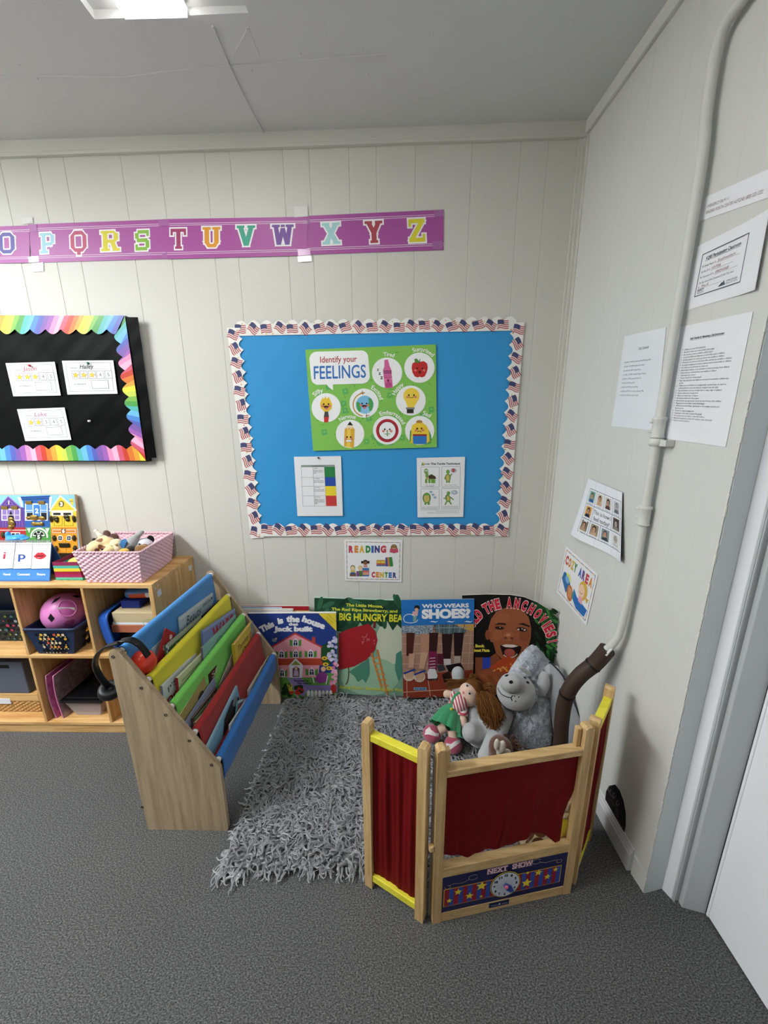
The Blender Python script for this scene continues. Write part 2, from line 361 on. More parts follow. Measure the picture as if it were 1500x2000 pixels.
# ================================================================ THINGS ON THE BACK WALL
# ---- alphabet strips (crop: 0,380 x1.6667)
def slabletter(ch):
    """college letters: bars in a 10 x 12 box (y down)"""
    T = 2.6; S = 1.5
    V = lambda x, y0=0, y1=12, t=T: [(x-t/2, y0), (x+t/2, y0), (x+t/2, y1), (x-t/2, y1)]
    H = lambda y, x0, x1, t=S: [(x0, y-t/2), (x1, y-t/2), (x1, y+t/2), (x0, y+t/2)]
    D = lambda x0, y0, x1, y1, t=T: [(x0-t/2, y0), (x0+t/2, y0), (x1+t/2, y1), (x1-t/2, y1)]
    a, z = S/2, 12-S/2
    return {
     'O': [[(0, 2.6), (2.6, 2.6), (2.6, 9.4), (0, 9.4)], [(7.4, 2.6), (10, 2.6), (10, 9.4), (7.4, 9.4)], [(2.6, 0), (7.4, 0), (10, 2.6), (7.4, 2.6), (6.9, 2.1), (3.1, 2.1), (2.6, 2.6), (0, 2.6)], [(0, 9.4), (2.6, 9.4), (3.1, 9.9), (6.9, 9.9), (7.4, 9.4), (10, 9.4), (7.4, 12), (2.6, 12)]],
     'P': [V(2.6), H(a, 0, 7.6), H(z, 0, 5.4), H(6.6, 3, 8, 1.8), [(7.4, 0), (10, 2), (7.4, 2.4)], V(8.7, 1.6, 6, 2.6), [(7.4, 5.6), (10, 5.4), (7.8, 7.5)]],
     'R': [V(2.4), H(a, 0, 7.6), H(z, 0, 4.8), H(6.2, 3, 8, 1.8), [(7.2, 0), (9.6, 2), (7.2, 2.4)], V(8.4, 1.6, 5.6, 2.5), [(7.2, 5.2), (9.6, 5.2), (7.6, 7.1)], D(6.2, 6.4, 8.2, 12, 2.6), H(z, 6.4, 10.4)],
     'S': [H(1, 2, 8.4, 2), V(1.4, 1.6, 5, 2.6), H(6, 1.2, 8.8, 2.2), V(8.6, 6.2, 10.6, 2.6), H(11, 1.6, 8.4, 2), V(9, 0, 3.6, 1.8), V(1, 8.4, 12, 1.8)],
     'T': [V(5, 0, 12, 2.8), H(1, 0, 10, 2), V(.7, 0, 4, 1.5), V(9.3, 0, 4, 1.5), H(z, 2.8, 7.2)],
     'U': [V(2.3, 0, 9.6), V(7.7, 0, 9.6), [(1, 9), (3.6, 9), (4.2, 10), (5.8, 10), (6.4, 9), (9, 9), (7.2, 12), (2.8, 12)], H(a, 0, 4.6), H(a, 5.4, 10)],
     'V': [D(1.9, 0, 5, 12, 2.7), D(8.1, 0, 5, 12, 2.7), H(a, 0, 4.2), H(a, 5.8, 10)],
     'W': [D(1.6, 0, 3, 12, 2.2), D(5, 2, 3, 12, 2), D(5, 2, 7, 12, 2), D(8.4, 0, 7, 12, 2.2), H(a, -.2, 3.6), H(a, 6.4, 10.2), H(a, 4, 6)],
     'X': [D(1.8, 0, 8.2, 12, 3), D(8.2, 0, 1.8, 12, 3), H(a, 0, 4.2), H(a, 5.8, 10), H(z, 0, 4.2), H(z, 5.8, 10)],
     'Y': [D(1.8, 0, 5, 6.6, 2.8), D(8.2, 0, 5, 6.6, 2.8), V(5, 5.8, 12, 2.8), H(a, 0, 4.2), H(a, 5.8, 10), H(z, 2.8, 7.2)],
     'Z': [H(1, .4, 9.6, 2.2), H(11, .4, 9.6, 2.2), D(8, 1.4, 2, 10.6, 3.2), V(1, 0, 4, 1.5), V(9, 8, 12, 1.5)],
     'Q': [[(0, 2.6), (2.4, 2.6), (2.4, 8.4), (0, 8.4)], [(7.6, 2.6), (10, 2.6), (10, 8.4), (7.6, 8.4)], [(2.6, 0), (7.4, 0), (10, 2.6), (7.6, 2.6), (6.9, 2), (3.1, 2), (2.4, 2.6), (0, 2.6)], [(0, 8.4), (2.4, 8.4), (3.1, 9), (6.9, 9), (7.6, 8.4), (10, 8.4), (7.4, 10.8), (2.6, 10.8)], V(5, 9, 12.4, 2.2)]}[ch]
def grow(poly, e):
    n = len(poly); A = sum(poly[i][0]*poly[(i+1) % n][1]-poly[(i+1) % n][0]*poly[i][1] for i in range(n)); s = 1 if A > 0 else -1; out = []
    for i in range(n):
        (x0, y0), (x1, y1), (x2, y2) = poly[i-1], poly[i], poly[(i+1) % n]
        d1 = math.hypot(x1-x0, y1-y0) or 1; d2 = math.hypot(x2-x1, y2-y1) or 1
        n1 = ((y1-y0)/d1*s, -(x1-x0)/d1*s); n2 = ((y2-y1)/d2*s, -(x2-x1)/d2*s)
        k = max(.5, 1+n1[0]*n2[0]+n1[1]*n2[1]); out.append((x1+(n1[0]+n2[0])/k*e, y1+(n1[1]+n2[1])/k*e))
    return out
def letter(a, ch, cx, cy, wd, h, col, rot):
    c, q = math.cos(R(rot)), math.sin(R(rot))
    T = lambda x, y: (cx+(x-5)*wd/10*c-(y-6)*h/12*q, cy+(x-5)*wd/10*q+(y-6)*h/12*c)
    for p in slabletter(ch): a.poly([T(*v) for v in grow(p, .85)], 'F4F0F2', 2)
    for p in slabletter(ch): a.poly([T(*v) for v in p], col, 3)
WINE = 'A9559F'
def alpha(label, tl, tr, br, bl, letters, off, tapes):
    a = Art(crop(lambda x, y: bw(x, y, -off), 0, 380, 1.66667), BN)
    t = thing('alphabet_strip', label, 'alphabet strip', bw(tl[0]/1.66667, 380+tl[1]/1.66667, -off), 'alphabet border strips')
    shiny = mat('laminated_purple', 'A8549C', .42, .35)
    a.sheet([tl, tr, br, bl], shiny, .0008)
    L = lambda f: ((tl[0]+(bl[0]-tl[0])*f, tl[1]+(bl[1]-tl[1])*f), (tr[0]+(br[0]-tr[0])*f, tr[1]+(br[1]-tr[1])*f))
    for f in (.115, .16, .84, .885): a.line(L(f), 1.6, 'EBDCEA', 1)
    ang = math.degrees(math.atan2(tr[1]-tl[1], tr[0]-tl[0]))
    for ch, cx, cy, wd, h, col in letters: letter(a, ch, cx, cy, wd, h, col, ang)
    a.build('strip', t)
    tp = mat('clear_tape', 'B070AC', .15, .6); tw = mat('tape_on_wall', 'E2E2DE', .12, .7)
    for x0, y0, x1, y1, onw in tapes:
        q = Art(a.mp, BN); q.poly([(x0, y0+3), (x1-2, y0), (x1, y1-3), (x0+3, y1)], tw if onw else tp, 5 if not onw else 1); q.build('tape', t)
alpha('purple alphabet strip ending with the letter O, leftmost on the back wall', (-160, 110), (95, 100), (97, 222), (-160, 226), [('O', 22, 158, 52, 68, '6E6AA6')], .0035, [])
alpha('purple alphabet strip with the letters P Q R S', (92, 97), (545, 80), (545, 209), (104, 222), [('P', 154, 158, 46, 66, 'A9D3E0'), ('Q', 256, 156, 52, 76, 'C0627E'), ('R', 358, 151, 58, 66, 'DDD04A'), ('S', 463, 149, 46, 66, '8BB84A')], .0025, [(90, 97, 122, 122, 0), (92, 200, 128, 222, 0), (104, 221, 142, 252, 1), (70, 74, 108, 96, 1)])
alpha('purple alphabet strip with the letters T U V W', (532, 80), (1000, 72), (1000, 198), (545, 210), [('T', 581, 144, 50, 66, 'A4476F'), ('U', 689, 139, 58, 66, 'DE9A3A'), ('V', 801, 134, 60, 66, '4FA58F'), ('W', 921, 131, 68, 66, '7C5C9E')], .0035, [(515, 82, 552, 104, 0), (528, 188, 546, 210, 0), (956, 36, 1003, 74, 1), (968, 176, 1012, 200, 0), (968, 198, 1016, 220, 1)])
alpha('purple alphabet strip with the letters X Y Z, rightmost on the wall', (983, 70), (1444, 49), (1444, 180), (990, 196), [('X', 1078, 127, 58, 70, 'A8D4D6'), ('Y', 1217, 122, 58, 72, 'AE4C58'), ('Z', 1357, 117, 56, 74, 'DDD33E')], .0025, [(985, 78, 1008, 100, 0), (1412, 50, 1444, 74, 0), (1406, 150, 1442, 180, 0)])
# ---- black board with rainbow border (crop 0,600 x4.6875), 3 cm thick
BK = -.030; cb = crop(lambda x, y: bw(x, y, BK), 0, 600, 4.6875)
t = thing('bulletin_board', 'black bulletin board with scalloped rainbow border and three white cards', 'bulletin board', bw(0, 900, -.015))
P0, P1, P2, P3 = cb(-1400, 66), cb(1150, 76), cb(1356, 1416), cb(-1500, 1412)
b = MB(); b.prism([P0+Vector((0, .005, 0)), P1+Vector((0, .005, 0)), P2+Vector((0, .005, 0)), P3+Vector((0, .005, 0))], (0, .023, 0)); b.build('frame', mat('black_frame', '0C0C0D', .4), t, bevel=.004)
rn = random.Random(5)
def fabric(u, v):
    x = -1400+u*2660; y = 90+v*1290; p = cb(x+v*170*(u > 0)*u, y)
    d = .0016*math.sin(x*.011+2.2*math.sin(y*.006))+.0018*math.sin(y*.014+1.7*math.sin(x*.008+1))+.001*math.sin((x+y)*.03)
    return p+Vector((0, .0025-.55*d, 0))
b = MB(); b.grid(fabric, 90, 60); b.build('black_fabric', mat('black_satin', '060607', .45, .07), t)
RAIN = ['C8402F', 'D9782F', 'E2A33C', 'F0DE46', 'C9D455', '7FB650', '4E9E4C', '55B3B0', '6CB7DE', '4C86D0', '5560B4', '7B5AA8', '9C5FB0', 'E58FB9', 'F3B3CE', 'D05A74']
def rainbow(name, edge, inner, n, k0):
    """edge(s), inner(s): outer and scalloped side for s in 0..1"""
    a = Art(cb, BN, base=.0012+.0005*(k0 % 5))
    for i in range(n):
        c = RAIN[(k0+i) % len(RAIN)]; m = 5
        ss = [(i+j/m)/n for j in range(m+1)]
        a.poly([edge(s) for s in ss]+[inner(s) for s in ss[::-1]], mat('rainbow_'+c, c, .3, .4), 1)
    a.build(name, t)
sc = lambda s, n, amp: amp*(1-abs(math.sin(math.pi*s*n)))
rainbow('border_strip', lambda s: (-1400+2540*s, 78), lambda s: (-1400+2465*s, 248-sc(s, 17.6, 46)), 56, 3)
rainbow('border_strip', lambda s: (1146+190*s, 80+1320*s), lambda s: (1040+168*s+sc(s, 9, 50), 215+1090*s), 27, 6)
rainbow('border_strip', lambda s: (-1400+2736*s, 1405), lambda s: (-1400+2700*s, 1262+sc(s, 19, 40)), 58, 10)
def reward(label, A, B, C, D, name, ncol, stars, pin):
    f = lambda q: bw(q[0]/4.6875, 600+q[1]/4.6875, BK-.004); W, H = 440, 300
    tt = thing('reward_card', label, 'reward card', f(D), 'reward cards on the black board')
    a = Art(quad(f(A), f(B), f(C), f(D), W, H), BN); a.sheet([(0, 0), (W, 0), (W, H), (0, H)], 'E9E9EC', .001)
    a.frame(28, 20, W-28, H-28, 2.4, '555555', 1); a.text('Name:', 95, 62, 15, '444444', 62, 1); a.line([(140, 74), (378, 74)], 2, '555555', 1)
    nm = {'a': ('Jason', 205, 128), 'b': ('Hailey', 205, 120), 'c': ('Luke', 205, 116)}[name]
    a.text(nm[0], nm[1], 52, 36, ncol, nm[2], 2, shear=.25, bold=.012 if name == 'b' else 0)
    for i in range(5):
        x = 70+i*71; a.rect(x, 92, x+60, 160, 'F6F6F8', 1); a.frame(x, 92, x+60, 160, 3, '4A4A55', 2)
        if i < stars: a.star(x+30, 128, 30, '8A6A1E', 3, rot=8); a.star(x+30, 128, 25, 'EBC13F', 4, rot=8)
        else: a.text(str(i+1), x+30, 126, 32, '444444', None, 2)
    a.text('I am working for:', 125, 206, 14, '333333', 112, 1); a.rect(228, 176, 372, 250, 'F0F1F6', 1); a.frame(228, 176, 372, 250, 3, '555555', 2)
    a.build('card', tt)
    if pin:
        c = Vector(f(pin[:2])); b = MB(); b.lathe([(0, .011), (.004, .011), (.0045, .009), (.0025, .006), (.0025, .003), (.005, .001), (.005, 0), (0, 0)], Matrix.Translation(c+Vector((0, -.0005, 0))) @ Matrix.Rotation(R(90), 4, 'X') @ Matrix.Rotation(R(25), 4, 'Y'), 12)
        b.build('push_pin', plastic(pin[2]), tt, label=pin[3])
reward('white reward card with the name in red writing and three stars, upper left', (50, 512), (500, 500), (556, 808), (122, 816), 'a', 'B5364F', 3, (276, 536, 'B8243A', 'red push pin'))
reward('white reward card with the name in thick black writing, on the right', (566, 490), (1036, 486), (1076, 792), (618, 800), 'b', '171717', 3, (810, 514, '1F6B52', 'green push pin'))
reward('white reward card with two stars, lowest on the black board', (155, 934), (590, 918), (652, 1214), (232, 1226), 'c', 'A04A78', 2, None)
c = bw(823/4.6875, 600+1042/4.6875, BK-.002); b = MB(); b.lathe([(0, .009), (.004, .009), (.0045, .007), (.0025, .005), (.0025, .002), (.0045, .001), (.0045, 0), (0, 0)], Matrix.Translation(c) @ Matrix.Rotation(R(90), 4, 'X'), 12)
b.solo('push_pin', 'lone white push pin on the black fabric', 'push pin', plastic('F2F2F2'))
# ---- blue bulletin board (crop 430,600 x2.41935)
K4 = 2.41935; c4 = crop(lambda x, y: bw(x, y, -.004), 430, 600, K4)
t = thing('bulletin_board', 'bright blue paper bulletin board with scalloped flag border', 'bulletin board', bw(740, 1046, -.002))
def bluep(u, v):
    l = 78+v*110; r = 1392-v*60; x = l+(r-l)*u; y = 112+v*930
    d = .0010*math.sin(x*.013+1.5*math.sin(y*.009))*math.sin(y*.010+1)+.0005*math.sin(x*.05+y*.031)
    return c4(x, y)+Vector((0, .002-d*.7, 0))
b = MB(); b.grid(bluep, 100, 70); b.build('backing_paper', mat('blue_paper', '3797D4', .5, .3, bump=.15, bscale=25), t)
def flag(a, cx, cy, rot, s=1.0, L=2):
    c, q = math.cos(R(rot)), math.sin(R(rot)); w, h = 52*s, 40*s
    T = lambda x, y: (cx+x*c-(y+3*math.sin(x/w*6))*q, cy+x*q+(y+3*math.sin(x/w*6))*c)
    for i in range(9):
        y0 = -h/2+h*i/9; y1 = y0+h/9; xs = [-w/2+w*j/6 for j in range(7)]
        a.poly([T(x, y0) for x in xs]+[T(x, y1) for x in xs[::-1]], 'B5504F' if i % 2 == 0 else 'E9E2E0', L)
    a.poly([T(-w/2, -h/2), T(-w/8, -h/2), T(w/12, -h/2), T(w/12, 0), T(-w/8, 0), T(-w/2, 0)], '474C74', L+1)
FSN = [0]
def flagstrip(pts_out, pts_in, flags, dots):
    FSN[0] += 1; a = Art(c4, BN, base=FSN[0]*.0009); a.poly(pts_out+pts_in[::-1], 'F3F1EE', 0)
    rr = random.Random(len(flags)*7+3)
    for x, y, r in flags: flag(a, x, y, r)
    for x, y in dots: a.star(x, y, 5, rr.choice(['D9A54A', 'C9CB63', 'D78B5A']), 1)
    a.build('border_strip', t)
rr = random.Random(11)
N = 22; xs = [68+(1400-68)*i/(N*6) for i in range(N*6+1)]
top = lambda x: 64-(x-68)/1332*22; scal = lambda i: 20*(1-abs(math.sin(math.pi*i/6)))
flagstrip([(x, top(x)+scal(i)) for i, x in enumerate(xs)], [(x, 136-(x-68)/1332*26) for x in xs], [(96+62.2*i+rr.uniform(-4, 4), top(96+62*i)+39+rr.uniform(-4, 4), (35 if i % 2 else -12)+rr.uniform(-12, 12)) for i in range(21)], [(70+31*i+rr.uniform(-8, 8), top(70+31*i)+rr.choice([20, 60])+rr.uniform(-5, 5)) for i in range(43)])
N = 19; tsx = [i/(N*6) for i in range(N*6+1)]
flagstrip([(32+112*s, 98+994*s) for s in tsx], [(80+110*s+scal(i)*1.0, 98+990*s) for i, s in enumerate(tsx)], [(62+108*s, 130+930*s, (60 if i % 2 else 10)+rr.uniform(-15, 15)) for i, s in enumerate([k/14 for k in range(15)])], [(45+110*s+rr.uniform(0, 40), 110+960*s) for s in [k/30 for k in range(31)]])
flagstrip([(1436-76*s, 72+1010*s) for s in tsx], [(1392-78*s-scal(i), 72+1010*s) for i, s in enumerate(tsx)], [(1410-76*s, 105+950*s, (60 if i % 2 else 20)+rr.uniform(-15, 15)) for i, s in enumerate([k/14 for k in range(15)])], [(1385-76*s+rr.uniform(0, 40), 90+970*s) for s in [k/30 for k in range(31)]])
N = 18; xs = [176+(1345-176)*i/(N*6) for i in range(N*6+1)]
flagstrip([(x, 1020+scal(i)*1.0) for i, x in enumerate(xs)], [(x, 1082-(x-176)/1169*8) for x in xs], [(218+58.5*i+rr.uniform(-4, 4), 1050+rr.uniform(-3, 3), (30 if i % 2 else -10)+rr.uniform(-12, 12)) for i in range(20)], [(190+31*i+rr.uniform(-8, 8), rr.choice([1038, 1070])+rr.uniform(-5, 5)) for i in range(37)])
# ---- feelings poster (crop 590,670 x5.5556)
a = Art(crop(lambda x, y: bw(x, y, -.0078), 590, 670, 5.55556), BN)
a.sheet([(35, 72), (1452, 15), (1462, 1130), (120, 1170)], 'D9E8CB', .0006)
a.poly([(35, 72), (1452, 15), (1462, 1130), (120, 1170)], '84C25A', 1)
rr = random.Random(2)
for k in range(170):
    x = rr.uniform(140, 1420); y = rr.uniform(90, 1120)
    if x < 110+y*.07: continue
    g = rr.choice(['5CA83A', '62AE3E', '86C75C', '57A045'])
    if rr.random() < .18: a.poly([(x-32, y-28), (x+26, y-36), (x+32, y+26), (x-26, y+34)], rr.choice(['66B356', '5FB063']), 2); a.ell(x, y-4, 12, 8, '86C97C', 3)
    elif rr.random() < .5: a.ell(x, y, 8, 7, g, 2)
    else: an = rr.uniform(0, 3.1); a.line([(x, y), (x+34*math.cos(an), y+34*math.sin(an))], 7, g, 2)
def rrect(x0, y0, x1, y1, r, tw=0):
    p = []
    for cx, cy, a0 in ((x1-r, y0+r, -90), (x1-r, y1-r, 0), (x0+r, y1-r, 90), (x0+r, y0+r, 180)):
        p += [(cx+r*math.cos(R(a0+10*k)), cy+r*math.sin(R(a0+10*k))) for k in range(10)]
    return [(x, y+(x-x0)*tw) for x, y in p]
a.poly([(x+(14 if y > 300 else -4), y) for x, y in rrect(84, 96, 722, 456, 80, -.028)], 'F4F6F6', 5)
a.poly([(258, 440), (335, 430), (338, 512), (300, 488)], 'F4F6F6', 5)
a.text('Identify your', 395, 175, 66, 'B2403F', 400, 6, rot=-1.5, bold=.012)
a.text('FEELINGS', 410, 312, 140, '3B73BC', 565, 6, rot=-1.8, bold=.012)
CIR = dict(t=(922, 322, 164), s=(1273, 268, 164), si=(262, 702, 158), e=(672, 652, 158), h=(1180, 624, 162), n=(521, 985, 154), em=(925, 945, 156), sa=(1276, 948, 158))
for cx, cy, r in CIR.values(): a.ell(cx, cy, r, r*1.0, 'F3F5F5', 5, n=40)
def lab(txt, key, ang, wd, h=46, extra=14):
    cx, cy, r = CIR[key]; q = r+extra+h/2; a.text(txt, cx+q*math.sin(R(ang)), cy-q*math.cos(R(ang)), h, 'F3F6EE', wd, 6, rot=ang, arc=q, bold=.02)
lab('Tired', 't', 6, 120); lab('Surprised', 's', 14, 250); lab('Silly', 'si', -28, 120); lab('Excited', 'e', 52, 180); lab('Happy', 'h', -48, 160); lab('Nervous', 'n', -9, 190); lab('Embarrassed', 'em', 22, 320); lab('Sad', 'sa', 24, 90)
def face(cx, cy, d, mood, eye='2A2222'):
    a.ell(cx-d, cy, 9, 10, eye, 9); a.ell(cx+d, cy, 9, 10, eye, 9); a.ell(cx-d*1.55, cy+20, 14, 12, 'DE7E74', 8); a.ell(cx+d*1.55, cy+20, 14, 12, 'DE7E74', 8)
    if mood == 'o': a.ell(cx, cy+40, 14, 17, '5A1F1F', 9)
    if mood == 'u': a.arc(cx, cy+12, 24, 16, 20, 160, 5, eye, 9)
    if mood == 'n': a.arc(cx, cy+42, 20, 16, 200, 340, 5, eye, 9)
    if mood == 'x': a.poly([(cx-30, cy+22), (cx, cy+14), (cx+30, cy+22), (cx+20, cy+40), (cx-20, cy+40)], '43201E', 9); a.ell(cx+4, cy+46, 16, 12, 'D4707E', 9)
# crayon
a.poly([(893, 185), (932, 178), (950, 250), (968, 290), (985, 485), (900, 490), (878, 296), (892, 258)], 'D3679B', 6); a.rect(884, 300, 972, 310, '6A2F52', 7); a.rect(884, 320, 973, 328, '3B2433', 7); a.ell(938, 455, 36, 30, 'BB4C82', 7)
a.arc(908, 372, 16, 8, 0, 180, 4, '3B2433', 8); a.arc(960, 368, 16, 8, 0, 180, 4, '3B2433', 8); a.ell(934, 408, 11, 14, '6B2030', 8); a.ell(905, 392, 10, 9, 'E98BB0', 7); a.ell(965, 386, 10, 9, 'E98BB0', 7)
for x, y, h in ((823, 286, 34), (842, 326, 38), (864, 370, 44)): a.text('z', x, y, h, '3A3A3A', None, 7, bold=.02)
# apple
a.poly([(1276, 205), (1320, 196), (1356, 222), (1364, 268), (1352, 320), (1330, 362), (1300, 374), (1276, 366), (1252, 374), (1222, 362), (1198, 320), (1188, 268), (1196, 224), (1232, 198)], 'C22F2E', 6); a.line([(1272, 218), (1280, 176)], 7, '5A3A22', 7); a.poly([(1216, 176), (1244, 168), (1274, 202), (1258, 222), (1226, 208)], '4E8B3B', 7); face(1276, 276, 30, 'o')
# paint brush
a.poly([(206, 628), (226, 588), (236, 610), (254, 576), (268, 604), (292, 584), (306, 620), (328, 660), (322, 712), (280, 748), (244, 748), (204, 706), (194, 660)], 'EBC441', 6); a.poly([(246, 744), (284, 744), (292, 800), (236, 808)], '4A4848', 6); a.poly([(238, 806), (292, 800), (284, 858), (240, 862)], 'C5382F', 6); face(262, 664, 26, 'x')
# globe
a.ell(680, 668, 96, 98, '7DBBE2', 6); a.poly([(588, 640), (612, 640), (640, 664), (636, 740), (620, 750), (594, 716)], '4D9E55', 7); a.poly([(716, 596), (752, 604), (774, 660), (758, 730), (728, 742), (704, 680), (726, 640)], '4D9E55', 7); a.poly([(650, 700), (720, 690), (736, 756), (640, 760)], '8FC6E8', 7)
a.arc(672, 668, 118, 124, 100, 268, 12, 'C0923F', 6); a.line([(640, 542), (676, 540)], 12, 'C0923F', 6); a.line([(655, 520), (658, 560)], 6, '4A3A30', 7); a.line([(694, 788), (728, 786)], 10, 'C0923F', 6); a.line([(700, 770), (700, 806)], 6, '4A3A30', 7); face(676, 656, 24, 'x')
# bulb
a.poly([(1186+88*math.sin(R(q)), 574-86*math.cos(R(q))) for q in range(-130, 131, 10)]+[(1212, 700), (1148, 702)], 'EFCF4B', 6); a.rect(1126, 698, 1222, 718, '8A8A86', 6); a.rect(1136, 718, 1210, 762, '302E2C', 6); face(1186, 566, 28, 'u')
# pencil
a.poly([(462, 935), (478, 918), (492, 936), (510, 916), (528, 936), (548, 918), (572, 936), (562, 1138), (455, 1120)], 'E3AE3E', 6); a.poly([(492, 936), (528, 936), (522, 1138), (484, 1130)], 'F1CF5A', 7); a.poly([(470, 930), (520, 850), (568, 930), (548, 918), (528, 936), (510, 916), (492, 936), (478, 918)], 'F0DFC0', 6); a.poly([(492, 890), (520, 850), (554, 894)], '201E1E', 7)
face(508, 1020, 20, ''); a.rect(476, 1050, 540, 1072, 'F6F6F2', 9); a.frame(476, 1050, 540, 1072, 3, '8A5A34', 9)
# ring dial
a.ring(925, 950, 108, 112, 26, 'B42B38', 6); a.ring(925, 950, 94, 98, 8, '6B1620', 7); face(924, 936, 27, ''); a.line([(894, 985), (956, 985)], 5, '4D8A4A', 9); a.line([(925, 955), (925, 1004)], 10, '5B9C4E', 9); a.ell(924, 952, 8, 8, 'C06A2E', 9)
# school bag
a.ell(1272, 856, 34, 20, 'B07A3E', 6); a.poly([(1166, 1082), (1178, 960), (1196, 890), (1240, 866), (1310, 866), (1350, 896), (1384, 960), (1404, 1050), (1340, 1094), (1270, 1102)], 'EDCB3E', 6); a.poly([(1166, 1060), (1172, 940), (1186, 960), (1178, 1080)], '4E9250', 7); a.poly([(1374, 940), (1400, 1000), (1404, 1046), (1386, 1070)], '4E9250', 7); a.poly(rrect(1202, 996, 1352, 1096, 24), '2F78C0', 7); a.rect(1202, 988, 1352, 1008, 'A23B3B', 8); face(1272, 928, 24, 'n')
for k in (750,): a.line([(745, 45), (770, 1150)], 2, '8CC765', 4)
a.solo('feelings_poster', 'green feelings poster with round smiling objects on the blue board', 'poster')
# ---- colour chart (crop 560,870 x4.054)
def pin(t, c, col, lb=None):
    b = MB(); b.lathe([(0, .007), (.004, .007), (.0045, .005), (.003, .0), (0, 0)], Matrix.Translation(c) @ Matrix.Rotation(R(90), 4, 'X'), 12); b.build('push_pin', plastic(col), t, label=lb)
c6 = crop(lambda x, y: bw(x, y, -.0075), 560, 870, 4.054)
t = thing('behavior_chart', 'laminated white chart with green, blue, yellow and red squares', 'chart', c6(250, 558))
a = Art(c6, BN); a.sheet([(57, 90), (430, 84), (444, 558), (85, 560)], 'ECECEF', .0008)
def row(y): return 115+(y-155)*.055
a.poly([(113, 156), (380, 153), (381, 170), (114, 172)], '8E9A90', 1); a.text('I can follow directions', 248, 163, 8, '333333', 110, 2)
for y0, y1, c, ls in ((170, 252, '2E8048', ('I am Ready', 'Always follows,', 'listens and learns,', 'calm')), (252, 322, '2B4FA6', ('I am Feeling', 'Sad, sick, tired,', 'bored, moving slow')), (322, 398, 'E9D436', ('I am Feeling', 'Frustrated, silly,', 'worried, excited')), (398, 480, 'C8413F', ('I am Feeling', 'Angry, mad, out of', 'control, needs to', 'stop and ask for', 'help'))):
    x = lambda f, y: 113+f*268+(y-156)*.05
    a.poly([(x(.685, y0), y0), (x(1, y0), y0), (x(1, y1), y1), (x(.685, y1), y1)], c, 1)
    for xa, xb in ((0, .345), (.345, .685)): a.line([(x(xa, y0), y0), (x(xb, y0), y0), (x(xb, y1), y1), (x(xa, y1), y1)], 1.6, '777777', 2, True)
    for i, s in enumerate(ls): a.text(s, x(.365, y0), y0+10+(6 if i else 0)+i*11, 8, '303030', (50 if i == 0 else 78)*min(1, len(s)/14), 2, al='l')
a.build('laminated_sheet', t); pin(t, c6(252, 97), '3B3B3B')
# ---- turtle sheet
a = Art(c6, BN); a.sheet([(1029, 99), (1412, 90), (1398, 566), (1036, 570)], 'ECECEF', .0006)
a.text('The Turtle Technique', 1256, 144, 17, '2A2A2A', 232, 2, rot=-.8, bold=.02); a.text('NCPMI', 1110, 148, 10, '3A6A46', 40, 2, bold=.02); a.poly([(1064, 158), (1074, 134), (1086, 144), (1088, 158)], '5F9A4B', 2); a.ell(1084, 146, 7, 6, 'E2B64A', 3); a.text('STEPS', 1219, 124, 4, '555555', 16, 2)
for x0, y0, x1, y1 in ((1063, 170, 1206, 330), (1228, 168, 1374, 328), (1063, 344, 1206, 506), (1226, 340, 1370, 502)): a.frame(x0, y0, x1, y1, 2, '666666', 1)
G, GD, SH, BE = '6FA04A', '4E7D38', '46342A', 'C9B667'
a.poly([(1120, 240), (1146, 228), (1176, 244), (1184, 262), (1160, 268), (1126, 262)], SH, 3); a.ell(1104, 204, 17, 22, G, 4); a.ell(1110, 236, 12, 22, G, 3); a.poly([(1096, 240), (1160, 262), (1150, 276), (1104, 270)], BE, 2)
for x in (1104, 1130, 1152, 1168): a.poly([(x-8, 264), (x+7, 264), (x+9, 298), (x-9, 298)], G, 3)
a.ell(1100, 200, 5, 7, 'F4F4F0', 5); a.ell(1112, 200, 5, 7, 'F4F4F0', 5); a.ell(1101, 202, 2, 3, '222222', 6); a.ell(1112, 202, 2, 3, '222222', 6)
a.ell(1276, 254, 22, 30, GD, 2); a.ell(1276, 256, 15, 26, BE, 3); a.ell(1276, 208, 14, 17, G, 4); a.line([(1292, 246), (1306, 226)], 9, G, 3); a.line([(1258, 244), (1252, 262)], 9, G, 3); a.rect(1262, 278, 1274, 296, G, 3); a.rect(1280, 278, 1292, 296, G, 3); a.ell(1322, 198, 26, 18, 'AFC0CB', 2); a.ell(1320, 197, 13, 14, 'B9302F', 3); a.text('STOP', 1320, 197, 5, 'F0F0F0', 20, 4)
a.ell(1108, 416, 32, 42, GD, 2); a.ell(1108, 418, 23, 34, BE, 3); a.ell(1106, 388, 14, 10, G, 3); a.rect(1090, 446, 1104, 470, G, 3); a.rect(1116, 446, 1132, 470, G, 3)
for x, y in ((1142, 368), (1158, 390), (1174, 412)): a.ell(x, y, 14, 9, 'AFC3D0', 2); a.ell(x, y, 5, 5, '5A8FA8', 3)
a.ell(1276, 418, 20, 30, GD, 2, rot=-15); a.ell(1278, 420, 13, 24, BE, 3, rot=-15); a.ell(1280, 378, 14, 15, G, 4); a.line([(1262, 412), (1246, 420)], 9, G, 3); a.line([(1296, 410), (1318, 428)], 9, G, 3); a.line([(1268, 440), (1256, 466)], 11, G, 3); a.line([(1286, 440), (1300, 462)], 11, G, 3); a.ell(1328, 372, 26, 18, 'AFC0CB', 2); a.ell(1326, 372, 8, 8, 'D8DDE0', 3)
